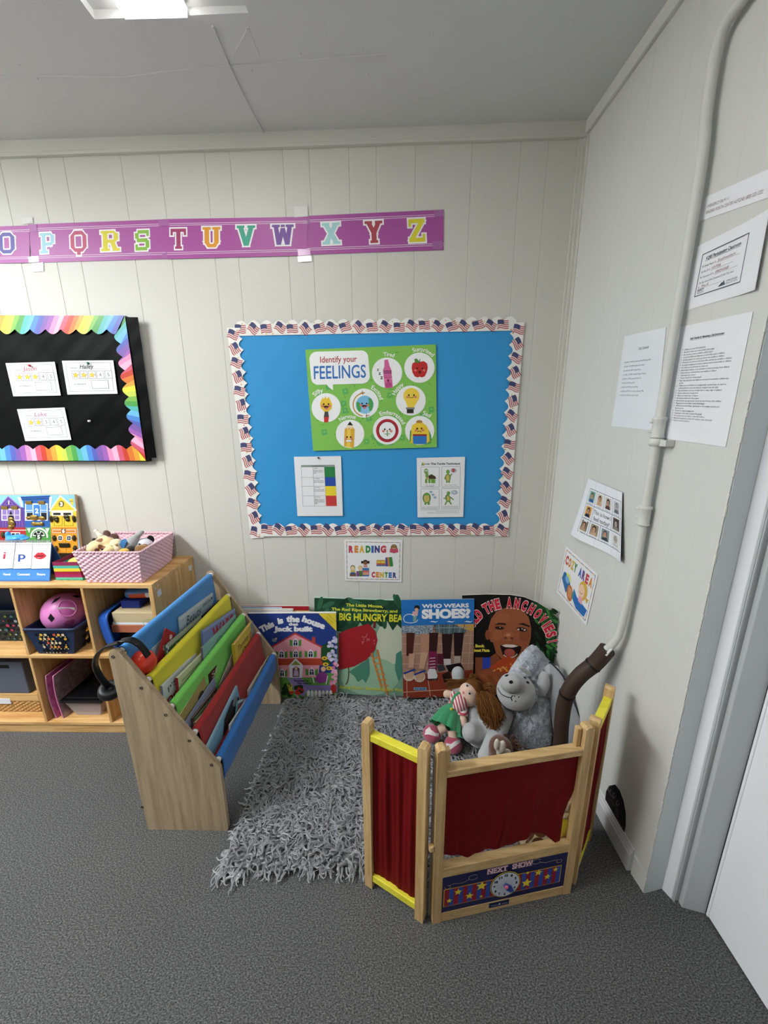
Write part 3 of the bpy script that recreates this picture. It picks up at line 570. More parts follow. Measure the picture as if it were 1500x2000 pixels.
for x, y, s1, s2 in ((1134, 313, 'Step 1: Recognize', 'your feelings.'), (1300, 313, 'Step 2: Stop your body.', ''), (1134, 486, 'Step 3: Tuck inside your shell', 'and take three deep breaths.'), (1298, 482, 'Step 4: Come out when you are', 'calm and think of a solution.')):
    a.text(s1, x, y, 6, '333333', 4.2*len(s1), 2); a.text(s2, x, y+9, 6, '333333', 4.2*len(s2), 2) if s2 else None
a.text('Pyramid Model Innovations', 1142, 532, 7, '333333', 52, 2)
for k in range(4): a.line([(1180, 520+k*6), (1366, 517+k*6)], 1, '8A8A8A', 1)
a.line([(1064, 516), (1368, 512)], 1, '999999', 1)
a.solo('turtle_sheet', 'white sheet with four green turtles, right half of the blue board', 'paper sheet')
# ---- reading center sign (crop 660,1040 x10.714)
a = Art(crop(lambda x, y: bw(x, y, -.003), 660, 1040, 10.7143), BN)
a.sheet([(130, 148), (1352, 160), (1332, 1040), (148, 1008)], 'EFEFF1', .0012)
cs = ['C5564B', 'D99A4A', 'D9C35A', '5E9A56', '4A6FB0', '7A5A98']; i = 0
for (x0, y0), (x1, y1), n in (((180, 196), (1302, 212), 62), ((1302, 212), (1284, 990), 42), ((1284, 990), (192, 966), 62), ((192, 966), (180, 196), 42)):
    for k in range(n): a.line([(x0+(x1-x0)*k/n, y0+(y1-y0)*k/n), (x0+(x1-x0)*(k+.62)/n, y0+(y1-y0)*(k+.62)/n)], 11, cs[(i) % 6], 1); i += 1
for ch, x, c, w in zip('READING', (275, 385, 500, 632, 724, 822, 952), ('BF4455', 'DB8A3E', 'DBB23E', '3F8C46', '3B68B0', '4B4C86', 'C8474F'), (98, 80, 110, 104, 50, 108, 118)): a.text(ch, x, 348, 128, c, w, 2, rot=.5, bold=.07, res=4)
for ch, x, c, w in zip('CENTER', (742, 828, 918, 1012, 1096, 1188), ('C1443F', 'DC8A3C', 'DDB63C', '3F8C46', '3F74C0', '4B4C86'), (76, 66, 88, 66, 66, 78)): a.text(ch, x, 880+(x-742)*.03, 100, c, w, 2, rot=1, bold=.07, res=4)
a.ell(1172, 312, 66, 66, '7B5A3A', 2); a.ell(1172, 306, 44, 40, 'E5B98C', 3); a.ell(1172, 300, 46, 26, '8B6A44', 4); a.poly([(1090, 330), (1172, 346), (1254, 330), (1262, 414), (1172, 430), (1086, 414)], 'C4506A', 5); a.line([(1172, 346), (1172, 430)], 6, '8A2E48', 6)
a.poly([(806, 588), (824, 575), (994, 578), (994, 650), (806, 650)], 'C5983A', 2); a.rect(826, 604, 886, 634, 'E4CE5C', 3); a.rect(904, 604, 978, 634, 'E4CE5C', 3); a.rect(806, 650, 1000, 676, 'C0584E', 2); a.rect(806, 676, 1000, 704, '3E6E9C', 2)
a.poly([(992, 524), (1030, 518), (1052, 704), (1004, 712)], '4258A0', 3); a.poly([(1030, 518), (1066, 516), (1086, 708), (1052, 710)], 'D9884A', 3); a.poly([(1066, 516), (1130, 512), (1156, 690), (1140, 712), (1086, 712)], '3F8746', 3)
a.rect(248, 850, 380, 916, '7A5A48', 2); a.ell(310, 738, 52, 56, '7B8A50', 2); a.ell(310, 748, 42, 44, 'EBC9A0', 3); a.poly([(270, 790), (350, 790), (362, 850), (260, 850)], 'C8BC58', 3); a.rect(272, 830, 350, 872, '3B5CA0', 4)
a.poly([(384, 810), (440, 804), (462, 916), (390, 916)], '7E4E8C', 3); a.poly([(430, 804), (510, 796), (510, 916), (456, 916)], '567A3A', 3); a.ell(468, 742, 48, 50, 'D9BC6A', 2); a.ell(462, 750, 40, 40, 'EBC9A0', 3)
a.rect(512, 740, 652, 916, '3C78B8', 3); a.rect(520, 792, 646, 824, 'D06A4A', 4); a.rect(520, 830, 646, 886, 'DB9A6A', 4); a.ell(574, 622, 52, 52, '2E2422', 3); a.ell(574, 638, 40, 40, '8A5E44', 4); a.ell(506, 622, 22, 30, '2E2422', 3); a.ell(640, 622, 22, 30, '2E2422', 3); a.rect(534, 682, 614, 726, 'D48A8A', 4)
a.solo('reading_center_sign', 'white reading center sign with rainbow letters below the blue board', 'sign')
# ================================================================ THINGS ON THE RIGHT WALL
def rsheet(A, B, C, D, W, H, d=.0015): return quad(rw(*A, d), rw(*B, d), rw(*C, d), rw(*D, d), W, H)
a = Art(rsheet((1378, 385), (1519, 322), (1500, 386), (1365, 433), 185, 48), RN); a.sheet([(0, 0), (185, 0), (185, 48), (0, 48)], 'EDEEF2', .0006)
a.text('EMERGENCY: Dial 9-1-1', 16, 22, 6, '7A4A4A', 62, 1, al='l'); a.text('VIRGINIA POISON CENTER HOTLINE: (800) 222-1222', 16, 34, 6.4, '7A4A4A', 152, 1, al='l')
a.solo('emergency_notice', 'narrow white notice with emergency phone numbers, highest on right wall', 'notice')
f = rsheet((1363, 481), (1512, 406), (1482, 566), (1338, 607), 200, 145, .0012)
def curl(x, y): return Vector(f(x, y))+RN*(.008*max(0, (x-120)/80)**2)
a = Art(curl, RN); ps = [(200*i/10, 0) for i in range(11)]
for i in range(10): a.rect(i*20, 0, i*20+20, 145, 'EDEEF2', 0)
a.b.grid(lambda u, v: Vector(curl(200*u, 145*v))-RN*.0006, 10, 2)
a.line([(24, 26), (152, 26)], 2.2, '5A5E6E', 1); a.line([(152, 26), (152, 118)], 2.2, '5A5E6E', 1); a.line([(152, 118), (24, 118)], 2.2, '5A5E6E', 1); a.line([(24, 118), (24, 26)], 2.2, '5A5E6E', 1)
a.text('VQB5 Participating Classroom', 86, 38, 7, '4A4C58', 98, 2, bold=.02); a.line([(37, 43.5), (135, 43.5)], .8, '4A4C58', 1)
for y, s, wd, h, w2, x2 in ((54, 'My Ready Region is:', 42, 'Southwestern', 48, 76), (66, 'My Site ID is:', 28, '10706', 26, 62), (78, 'My Classroom ID is:', 42, '00054568', 36, 76), (90, 'The Age Level of the Classroom/CLASS Tool used', 98, '', 0, 0), (99, 'is:', 5, 'Pre-K', 22, 40)):
    a.text(s, 30, y, 4.4, '55565E', wd, 1, al='l')
    if h: a.text(h, x2, y-.5, 6, '8A3A48', w2, 1, al='l', shear=.2); a.line([(x2-2, y+4), (x2+60, y+4)], .6, '8A8A90', 1)
a.text('READY', 40, 106, 5, '45505E', 20, 1, bold=.03); a.text('REGION', 40, 112, 4, '45505E', 20, 1)
a.poly([(92, 113), (102, 105), (108, 113)], '3A4454', 1); a.poly([(100, 113), (106, 102), (112, 113)], '5A6474', 2); a.text('VIRGINIA', 128, 106, 4, '55585E', 30, 1); a.text('EDUCATION', 128, 111, 3.4, '55585E', 30, 1)
a.solo('classroom_certificate', 'white framed-text classroom form with handwriting, above the long checklist', 'certificate')
f = rsheet((1326, 639), (1471, 608), (1417, 873), (1293, 856), 216, 279)
a = Art(f, RN); a.sheet([(0, 0), (216, 0), (216, 279), (0, 279)], 'EDEEF2', .0006)
a.text('Daily Checklist for Maintaining a Safe Environment', 100, 33, 4.6, '33343C', 104, 1, bold=.03); a.line([(48, 37), (152, 37)], .6, '33343C', 1)
CK = ['Children are never left unattended', 'Electrical outlets are covered with safety plugs', "No electrical cords are within a child's reach", 'Cords from blinds and draperies are out of the reach of children', 'Cleaning supplies are locked up and are inaccessible to children', 'Medications are stored in the front office and are inaccessible to children', 'Personal belongings are locked in cabinets and are inaccessible to children', 'Hot drinks are not allowed in the classroom', 'Bleach water solution, or its equivalent, is locked and away from children', 'Diaper pails are covered and are inaccessible to children', 'Trash baskets are covered', 'Toys are checked for choking hazards', 'Paper clips, push pins, and staples are not used in areas where children are', '_present', 'Children are not left alone on a changing table; teachers keep one hand on', '_a child at all times, even when they are strapped onto the table', 'Toys and furniture are in good repair with no sharp edges or splinters', 'Caution is taken when opening doors', 'Water is not warmer than 110 degrees', 'No poisonous plants are in the program', 'Knives and non age appropriate scissors are out of reach of the children', 'Playground is checked daily to mark debris/danger', "Children's personal clothing is appropriate to the weather and does not", '_have loose ties', 'Teachers are using the playground', 'Temperature of the slides is checked frequently', 'Never play in areas on cement or other hard surfaces', 'Playground equipment is checked for splinters, nails, and screws', 'Gates are closed at all times']
for i, s in enumerate(CK):
    y = 57+i*6.15
    if s[0] != '_': a.ell(28, y, 1, 1, '44454C', 1, n=8)
    s = s.lstrip('_'); a.text(s, 34, y, 3.9, '3C3D45', 2.02*len(s), 1, al='l', res=1)
a.solo('checklist_sheet', 'white sheet with the long daily checklist, right of the conduit', 'paper sheet')
a = Art(rsheet((1220, 657), (1301, 639), (1280, 841), (1194, 832), 216, 279), RN); a.sheet([(0, 0), (216, 0), (216, 279), (0, 279)], 'E6EAEE', .0006)
a.text('Daily Schedule', 118, 44, 8, '50545C', 52, 1, shear=.2)
for i, s in enumerate(['8:00 AM- 9:00 AM: Arrival/ Free Play/ Morning work', '9:00 AM- 10:00 AM: Breakfast and Centers', '10:00 AM- 11:00 AM: Outside/ Recess', '11:00 AM- 12:15 PM: Calendar/ Story/ Centers', '12:15 PM- 1:00 PM: Lunch and Clean Up', '1:00 PM- 2:30 PM: Nap Time', '2:30 PM- 3:00 PM: Snack and Potty', '3:00 PM- 4:00 PM: Free Centers/ Recess/ Play', '4:00 PM- 5:30 PM: Free play/ outside']): a.text(s, 24, 80+i*12.5, 4.6, '4A4F58', 2.75*len(s), 1, al='l', res=1)
a.solo('schedule_sheet', 'white daily schedule sheet half hidden by the conduit', 'paper sheet')
f = rsheet((1151, 934), (1218, 962), (1222, 1098), (1122, 1043), 279, 216)
def wav(x, y): return Vector(f(x, y))+RN*(.004+.018*(y/216)**2*math.exp(-((x-60)/90)**2)+.012*max(0, (x-200)/79)**2*(y/216))
a = Art(wav, RN, .0003); n = 14
for i in range(n):
    for j in range(n): a.rect(279*i/n, 216*j/n, 279*(i+1)/n, 216*(j+1)/n, 'EEF1F6', 0)
def fine(p, w): 
    for (x0, y0), (x1, y1) in zip(p, p[1:]): a.line([(x0+(x1-x0)*k/8, y0+(y1-y0)*k/8) for k in range(9)], w, '4A4A4A', 1)
X = [40, 98, 156, 214, 272]; Y = [30, 84, 136, 188]
for x in (X[0], X[4]): fine([(x, Y[0]), (x, Y[3])], 1.6)
for y in (Y[0], Y[3]): fine([(X[0], y), (X[4], y)], 1.6)
for x in X[1:4]: fine([(x, Y[0]), (x, Y[1])], 1.6); fine([(x, Y[2]), (x, Y[3])], 1.6)
for x in (X[1], X[3]): fine([(x, Y[1]), (x, Y[2])], 1.6)
for y in (Y[1], Y[2]): fine([(X[0], y), (X[4], y)], 1.6)
rr = random.Random(4); FE = ['frustrated', 'overwhelmed', 'happy', 'sad', 'tired', 'worried', 'excited', 'angry', 'calm', 'proud']
cells = [(i, 0) for i in range(4)]+[(0, 1), (3, 1)]+[(i, 2) for i in range(4)]
pal = [('7FA8A0', '3E6E3C', '2F5E9A'), ('D7CDB8', '3A2A22', 'C9A88A'), ('CFC6C0', '2C2220', '5A3E34'), ('C8CCD0', '888888', '6A7078'), ('DDA64E', '1F2436', '25304E'), ('5A4A44', '3A3434', '8A847C'), ('8A7A68', '3A2E26', 'B49878'), ('9A8A74', '2E2620', 'C4A888'), ('8A979A', '4A5250', '3A4648'), ('E0DED8', '9A9C98', 'C9CCD0')]
for (i, j), (bg, hair, body), s in zip(cells, pal, FE):
    x0, y0 = X[i]+9, Y[j]+6; a.rect(x0, y0, x0+40, y0+38, bg, 1); a.poly([(x0+4, y0+38), (x0+9, y0+26), (x0+31, y0+26), (x0+36, y0+38)], body, 2); a.ell(x0+20, y0+15, 11, 12, hair, 3, n=14); a.ell(x0+20, y0+18, 8, 9, 'C99A7A' if i != 3 else 'B4AEA6', 4, n=14); a.ell(x0+17, y0+17, 1.4, 1.4, '2A2220', 5, n=6); a.ell(x0+23, y0+17, 1.4, 1.4, '2A2220', 5, n=6); a.text(s, X[i]+29, Y[j]+49, 4, '333333', 34, 1, res=1)
a.text('This is how I', 156, 100, 14, '26282E', 106, 2); a.text('feel today!', 156, 122, 14, '26282E', 92, 2)
a.b.grid(lambda u, v: Vector(wav(279*u, 216*v))-RN*.0007, 14, 14)
a.solo('feelings_chart', 'curling white sheet of small portraits taped beside the conduit', 'chart')
a = Art(rsheet((1106, 1066), (1168, 1121), (1145, 1222), (1087, 1156), 279, 216, .003), RN); a.sheet([(0, 0), (279, 0), (279, 216), (0, 216)], 'EDEDEF', .0012)
i = 0
for (x0, y0), (x1, y1), n in (((12, 14), (266, 14), 40), ((266, 14), (266, 202), 30), ((266, 202), (12, 202), 40), ((12, 202), (12, 14), 30)):
    for k in range(n): a.line([(x0+(x1-x0)*k/n, y0+(y1-y0)*k/n), (x0+(x1-x0)*(k+.7)/n, y0+(y1-y0)*(k+.7)/n)], 3, cs[i % 6], 1); i += 1
for ch, x, c in zip('COZYAREA', (34, 62, 89, 114, 158, 187, 216, 245), ('C1443F', 'D98A3C', 'D9B63C', '3F8C46', '3F68B0', '6A4A90', 'C8474F', 'DB8A3E')): a.text(ch, x, 50, 34, c, 24, 2, bold=.06)
a.poly([(30, 104), (80, 96), (104, 134), (80, 180), (22, 138)], '2F6FA8', 2); a.poly([(50, 96), (90, 98), (102, 122), (70, 124)], 'DDE26A', 3); a.ell(72, 122, 20, 14, '7BB0E0', 4, rot=20); a.ell(112, 164, 26, 34, 'C0713A', 2, rot=-25); 
for k in range(3): a.line([(98+k*10, 144), (108+k*10, 180)], 4, 'E8C09A', 3)
a.poly([(138, 130), (170, 150), (262, 160), (250, 196), (180, 196), (140, 172)], '2F6FB8', 2); a.poly([(138, 130), (152, 150), (146, 176), (134, 168)], '3B8FA8', 3); a.ell(206, 106, 34, 38, 'D9B04A', 3); a.poly([(232, 120), (258, 118), (246, 140)], 'D9B04A', 3); a.ell(198, 112, 24, 27, 'F0CBB0', 4); a.poly([(186, 136), (214, 136), (218, 162), (186, 158)], 'E8A8B4', 4); a.line([(186, 130), (174, 104)], 6, 'F0CBB0', 4); a.arc(196, 114, 10, 8, 20, 160, 2, '7A3A3A', 5)
a.solo('cozy_area_sign', 'white cozy area sign with rainbow letters on the right wall', 'sign')
# ================================================================ CUBBY SHELF AND WHAT STANDS ON AND IN IT
c3 = lambda x, y: (x/6, 1130+y/6)
c4 = lambda x, y: (220+x/6.45, 1110+y/6.45)
c5 = lambda x, y: (130+x/5.5556, 1010+y/5.5556)
c8 = lambda x, y: (x/8.3333, 940+y/8.3333)
def B3(x, y, Y): return bw(*c3(x, y), Y)
def B5(x, y, Y): return bw(*c5(x, y), Y)
def lerp(a, b, t): return a+(b-a)*t
SF = -.33
t = thing('cubby_shelf', 'low pine cubby shelf with six open cubbies against the back wall', 'shelf', (-1.5, -.165, 0))
def bx(name, lo, hi, m, p=t, bevel=.002, label=None): return MB().box(lo, hi).build(name, m, p, bevel=bevel, label=label)
bx('top', (-2.05, SF, .702), (-.957, -.002, .719), pine('x')); bx('middle_shelf', (-2.05, SF, .380), (-.975, -.012, .396), pine('x')); bx('bottom_shelf', (-2.05, SF, .042), (-.975, -.012, .058), pine('x'))
bx('kick_board', (-2.05, SF+.004, 0), (-.957, SF+.022, .042), pine('x')); bx('back_panel', (-2.05, -.012, .042), (-.975, -.003, .702), wood('ply', '8F6A42', '7A5834', 'x'))
sp = bx('side_panel', (-.975, SF, 0), (-.957, -.002, .702), pine('z')); bx('side_panel', (-2.068, SF, 0), (-2.05, -.002, .719), pine('z'))
for x in (-1.5415, -1.2520): bx('divider', (x, SF, .396), (x+.012, -.012, .702), pine('z'))
for x in (-1.5385, -1.2460): bx('divider', (x, SF, .058), (x+.012, -.012, .380), pine('z'))
for y0, z0, r in ((-.292, .665, 6), (-.040, .672, -14)):
    b = MB(); M = Matrix.Translation((-.9568, y0, z0)) @ Matrix.Rotation(R(r), 4, 'X'); b.box((-.0002, -.013, -.012), (.0012, .013, .012), M); b.build('sticker', mat('paper_sticker', 'D8D8DC', .6), t)
MB().lathe([(0, .003), (.004, .003), (.005, 0)], Matrix.Translation((-.957, -.312, .69)) @ Matrix.Rotation(R(90), 4, 'Y'), 12).build('screw', plastic('B9A98A'), t)
# ---- latch board (leans on the wall)
LP, LN = Vector((-1.5, -.062, .719)), Vector((0, -1, .13)).normalized()
c8p = lambda x, y: pln(*c8(x, y), LP, LN)
t = thing('latch_board', 'wooden latch board painted with six numbered coloured houses', 'toy board', (-1.7, -.05, .719))
a = Art(c8p, LN, .0003)
def bot(x): return c8(0, 0) and 1500
low = pln(*c8(1290, 1300), LP, LN)
C0, C1 = c8p(-420, 215), c8p(1215, 215); D1 = Vector((C1.x, 0, .7195)); D1.y = LP.y+(.7195-.719)*.13; D0 = Vector((C0.x, D1.y, .7195))
MB().prism([C0, C1, D1, D0], -LN*.014).build('board', wood('plyboard', 'CDB48E', 'B59A72', 'x'), t, bevel=.002)
rect, poly = a.rect, a.poly
poly([(-420, 222), (1210, 220), (1340, 1480), (-420, 1480)], '86C2E8', 1)
# purple 1
poly([(0, 400), (135, 240), (345, 420), (390, 430), (415, 755), (-30, 755), (-30, 420)], '5C3F8C', 2); a.line([(0, 405), (135, 245), (340, 425)], 14, '9A7BC8', 3); poly([(70, 385), (145, 290), (225, 385)], '8A68BC', 3); poly([(88, 376), (145, 305), (205, 376)], '4A3178', 4); a.text('1', 148, 345, 52, 'F2F0F4', 18, 5, bold=.05)
rect(25, 445, 335, 640, 'EFEDF2', 3); rect(42, 465, 320, 625, '8B75B8', 4); poly([(180, 470), (240, 620), (130, 620)], '1A141E', 5); a.line([(30, 546), (330, 548)], 8, 'EFEDF2', 6); a.line([(115, 465), (125, 625)], 8, 'EFEDF2', 6); a.line([(240, 465), (245, 625)], 8, 'EFEDF2', 6)
for x in range(45, 400, 45): a.line([(x, 650), (x+6, 740)], 6, '8F6FB8', 3)
# red 4
poly([(-30, 755), (420, 750), (440, 1200), (-30, 1200)], 'A82B2B', 2); a.line([(-30, 795), (425, 795)], 10, 'EFE6E6', 3); rect(180, 830, 330, 900, 'EFEDF2', 3); rect(196, 845, 246, 890, '1A141E', 4); rect(262, 845, 316, 890, '1A141E', 4)
# blue 2
poly([(340, 260), (806, 240), (806, 330), (830, 745), (415, 750), (380, 330)], '2C5EA4', 2); a.line([(345, 262), (806, 244)], 26, '1E4A8C', 3); a.line([(360, 295), (800, 280)], 14, '14386E', 3); poly([(290, 262), (340, 258), (376, 410), (350, 412)], 'EFF1F4', 3); poly([(806, 255), (852, 252), (846, 320), (822, 450), (802, 440)], 'EFF1F4', 3)
rect(410, 360, 780, 640, 'EFF1F4', 3); rect(428, 378, 765, 505, '5F97D6', 4); rect(440, 510, 765, 625, '16202E', 4); a.line([(540, 370), (548, 560)], 14, 'EFF1F4', 5); a.line([(655, 370), (668, 560)], 14, 'EFF1F4', 5); a.line([(410, 475), (780, 470)], 10, 'EFF1F4', 5); poly(rrect(552, 390, 660, 600, 30), '3E7CC8', 6); a.text('2', 606, 480, 72, 'F4F4F4', 56, 7, bold=.05)
# yellow 3
poly([(815, 480), (985, 240), (1240, 470), (1255, 745), (825, 748)], 'E8C23A', 2); a.line([(812, 478), (985, 240), (1240, 468)], 22, 'F0E7C0', 3); a.line([(815, 482), (1240, 478)], 16, 'F3EDD6', 3)
for y in (330, 370, 410, 450): a.line([(985-(y-240)*.62, y), (985+(y-240)*.95, y)], 4, 'C9A22E', 3)
a.ell(1002, 370, 46, 52, '6E5A26', 3); a.text('3', 1002, 370, 62, 'F4F4F4', 46, 4, bold=.05); rect(845, 490, 1190, 560, 'F3EDD6', 4); rect(872, 512, 992, 548, '171410', 5); rect(1034, 512, 1162, 546, '171410', 5)
a.frame(885, 560, 1015, 720, 10, 'A5851F', 4); a.frame(1050, 560, 1195, 720, 10, 'A5851F', 4); poly([(1130, 285), (1195, 280), (1200, 380), (1165, 395)], 'E6C44A', 3); rect(1140, 320, 1190, 330, '5E4A1E', 4)
# green 5
poly([(415, 755), (828, 748), (850, 1200), (440, 1200)], '4B9440', 2); a.poly([(640+145*math.sin(R(q)), 905-150*math.cos(R(q))) for q in range(-95, 96, 10)], 'EFF3EC', 3); a.poly([(640+120*math.sin(R(q)), 905-122*math.cos(R(q))) for q in range(-95, 96, 10)], '3C7F36', 4); a.poly([(635+96*math.sin(R(q)), 890-88*math.cos(R(q))) for q in range(-90, 91, 10)], 'EFF3EC', 5)
for q0 in (-80, -25, 32): a.poly([(635+86*math.sin(R(q0+k*5)), 886-78*math.cos(R(q0+k*5))) for k in range(10)]+[(635+40*math.sin(R(q0+45-k*5)), 886-40*math.cos(R(q0+45-k*5))) for k in range(10)], '12160F', 6)
a.ell(636, 905, 50, 52, '24401F', 7); a.text('5', 636, 905, 62, 'F4F4F4', 44, 8, bold=.05); poly([(440, 765), (498, 762), (480, 840)], 'EFF3EC', 3); poly([(740, 765), (808, 762), (775, 840)], 'EFF3EC', 3)
# orange 6
poly([(830, 750), (1255, 745), (1275, 1100), (1290, 1260), (850, 1260)], 'D98A2E', 2); rect(855, 785, 1235, 840, 'EFE3CC', 3); rect(862, 795, 1226, 830, 'D07C2A', 4); rect(1000, 768, 1075, 842, '8A5A22', 5); a.text('6', 1038, 806, 58, 'F4F4F4', 46, 6, bold=.05); poly([(868, 860), (1250, 855), (1262, 1160), (960, 1165), (880, 1000)], 'E39E2C', 3)
for x in (984, 1125): a.ell(x, 924, 46, 48, 'EFE8DA', 4); a.ell(x, 924, 34, 36, '17191C', 5); a.line([(x-36, 924), (x+36, 924)], 7, 'C9D4DA', 6); a.line([(x, 888), (x, 960)], 7, 'C9D4DA', 6)
a.line([(1075, 980), (1080, 1160)], 6, 'A8701E', 4); rect(960, 1168, 1290, 1260, '2A2016', 4)
a.build('painted_scene', t)
BR = mat('brass', 'A98B4A', .32, .5, .9); BRD = mat('aged_brass', '4E4630', .4, .5, .8)
def hw(name, pts, m=BR, r=.004):
    b = MB()
    for x, y, rx, ry in pts: 
        c = c8p(x, y)+LN*.004; e = (c8p(x+rx, y)-c8p(x-rx, y)).length/2; f = (c8p(x, y+ry)-c8p(x, y-ry)).length/2; b.ball(c, (e, .005, f), None, 12, 8)
    b.build(name, m, t)
for x, y in ((85, 428), (245, 428), (478, 345), (685, 345)): 
    b = MB(); p, q = c8p(x-55, y-28), c8p(x+55, y+28); b.box((p.x, p.y-.006, q.z), (q.x, q.y, p.z)); b.build('hinge', BR, t, bevel=.001)
hw('padlock', [(190, 620, 50, 40), (200, 690, 60, 60), (180, 750, 40, 40)]); hw('latch', [(560, 590, 80, 46), (600, 585, 36, 40), (690, 600, 60, 34), (480, 590, 50, 20)]); hw('latch', [(620, 690, 100, 26), (560, 690, 40, 34), (690, 690, 36, 34)])
hw('hook', [(910, 600, 60, 34), (935, 640, 30, 34), (840, 610, 30, 60)], BRD); hw('hook', [(1090, 580, 50, 36), (1110, 625, 36, 30), (1215, 610, 30, 60)], BRD)
for x, y in ((892, 922), (1215, 922), (925, 1095), (1230, 1090), (60, 870)): hw('hinge', [(x, y, 36, 30), (x, y-24, 22, 26), (x, y+24, 22, 26)], BRD)
b = MB(); p, q = c8p(970, 1000), c8p(1150, 1075); b.box((p.x, p.y-.008, q.z), (q.x, q.y, p.z)); b.build('sliding_bolt', BRD, t, bevel=.002)
# ---- word flip chart
F0, F1 = bw(*c8(-560, 1610), -.300), bw(*c8(806, 1610), -.300); F0.z = F1.z = .7195
apex = bw(*c8(838, 1000), -.262); AX = apex.z
FN = Vector((0, -(AX-.7195), .038)).normalized()
c8f = lambda x, y: pln(*c8(x, y), F1, FN)
t = thing('flip_chart', 'blue standing flip chart showing the letters i and p and red lips', 'flip chart', (-1.55, -.27, .719))
b = MB(); T0, T1 = c8f(-560, 1000), c8f(838, 1000); Bk = Vector((0, .105, 0))
b.prism([F0, F1, T1, T0], -FN*.002); b.prism([T0, T1, Vector((F1.x+.015, F1.y+.085, .7195)), Vector((F0.x+.015, F1.y+.085, .7195))], (0, -.002, 0)); b.build('stand', plastic('3B6FB5', .5), t)
a = Art(c8f, FN, .0003); a.poly([(-560, 1410), (815, 1410), (806, 1606), (-560, 1606)], '4B8AD8', 2)
for s, x, wd in (('Vowel', 112, 120), ('Consonant', 388, 205), ('Picture', 672, 135)): a.text(s, x, 1512, 36, 'F2F4F8', wd, 3, bold=.03)
a.build('title_strip', t)
for x0, x1, tl, tr, d in ((-330, -40, -310, -15, 0), (-30, 225, -5, 268, 0), (235, 520, 280, 548, 1), (528, 822, 556, 850, 2)):
    a = Art(c8f, FN, .0003); a.b.m(ink('F1F2F4')); pp = [(tl, 1000), (tr, 995), (x1, 1414), (x0, 1420)]
    P = [c8f(*q)+FN*.004 for q in pp]; a.b.prism(P, FN*.001)
    a2 = lambda q: q
    if d == 0 and x0 > -100: a.text('i', 96, 1200, 118, 'B8435A', 54, 19, bold=.01, shear=.08)
    if d == 1: a.text('p', 376, 1206, 118, '2E50A4', 120, 19, bold=.015, shear=.02)
    if d == 2:
        a.poly([(566, 1222), (620, 1168), (648, 1156), (670, 1164), (700, 1154), (740, 1172), (778, 1212), (730, 1252), (676, 1268), (618, 1258)], 'C92F3C', 18); a.poly([(600, 1214), (650, 1204), (676, 1210), (712, 1202), (750, 1210), (700, 1220), (650, 1224)], '4A0E14', 19); a.ell(650, 1240, 30, 7, 'E2818A', 19)
    for k in range(9): a.rect(tl+18+k*(tr-tl-40)/8, 1024, tl+30+k*(tr-tl-40)/8, 1036, '4A4E58', 18)
    a.build('card', t)
b = MB(); pts = []
for k in range(0, 900): u = k/900; c = c8f(-300+u*1130, 998)+Vector((0, .004, .002)); an = u*2*math.pi*42; pts.append(c+Vector((0, .007*math.cos(an), .007*math.sin(an))))
b.tube(pts, .0009, 5); b.build('spiral_binding', mat('binding_wire', 'C9CCD2', .3, .5, .6), t)
# ---- blue toy behind
b = MB(); c = bw(*c8(262, 925), -.16); b.ball(c, (.042, .03, .016), Matrix.Rotation(R(-6), 3, 'Y'), 24, 12); b.ball(c+Vector((-.032, 0, .012)), (.010, .012, .020)); b.ball((c.x-.005, -.16, .79), (.034, .03, .071)); b.ball(c+Vector((.035, 0, -.002)), (.022, .02, .006))
b.solo('plastic_toy', 'light blue rounded plastic toy behind the flip chart', 'toy', plastic('3E9BDC', .25), remesh=.003)
# ---- striped box
t = thing('storage_box', 'small open box with purple, teal and yellow stripes', 'box', (-1.32, -.24, .719))
f = [bw(*c8(*q), -.290) for q in ((845, 1320), (1268, 1315), (1372, 1612), (915, 1615))]; f[2].z = f[3].z = .7195
bk = [p+Vector((.008 if i > 1 else .0, .10, 0)) for i, p in enumerate(f)]
ST = ['8E2A55', '4FB7A2', 'E2CC3A', '9A1F3E', 'A3245E', '5FBFA0']; yy = [0, .19, .34, .51, .67, .84, 1]
b = MB(); th = .003
for i in range(6):
    b.m(ink(ST[i])); a0, a1 = yy[i], yy[i+1]
    for P, Q, S, U in ((f[0], f[1], f[2], f[3]), (f[1], bk[1], bk[2], f[2]), (bk[1], bk[0], bk[3], bk[2]), (bk[0], f[0], f[3], bk[3])):
        n = (Q-P).cross(U-P).normalized(); b.prism([lerp(P, U, a0), lerp(Q, S, a0), lerp(Q, S, a1), lerp(P, U, a1)], n*th)
b.m(ink('5FBFA0')); b.prism([f[3], f[2], bk[2], bk[3]], (0, 0, .003)); b.build('box', None, t)
b = MB(); b.ball((-1.315, -.235, .775), (.045, .035, .026)); b.ball((-1.290, -.225, .793), (.022, .02, .018)); b.solo('plush_toy', 'yellow plush toy lying in the striped box', 'plush toy', plush('E2C55A'), remesh=.004)
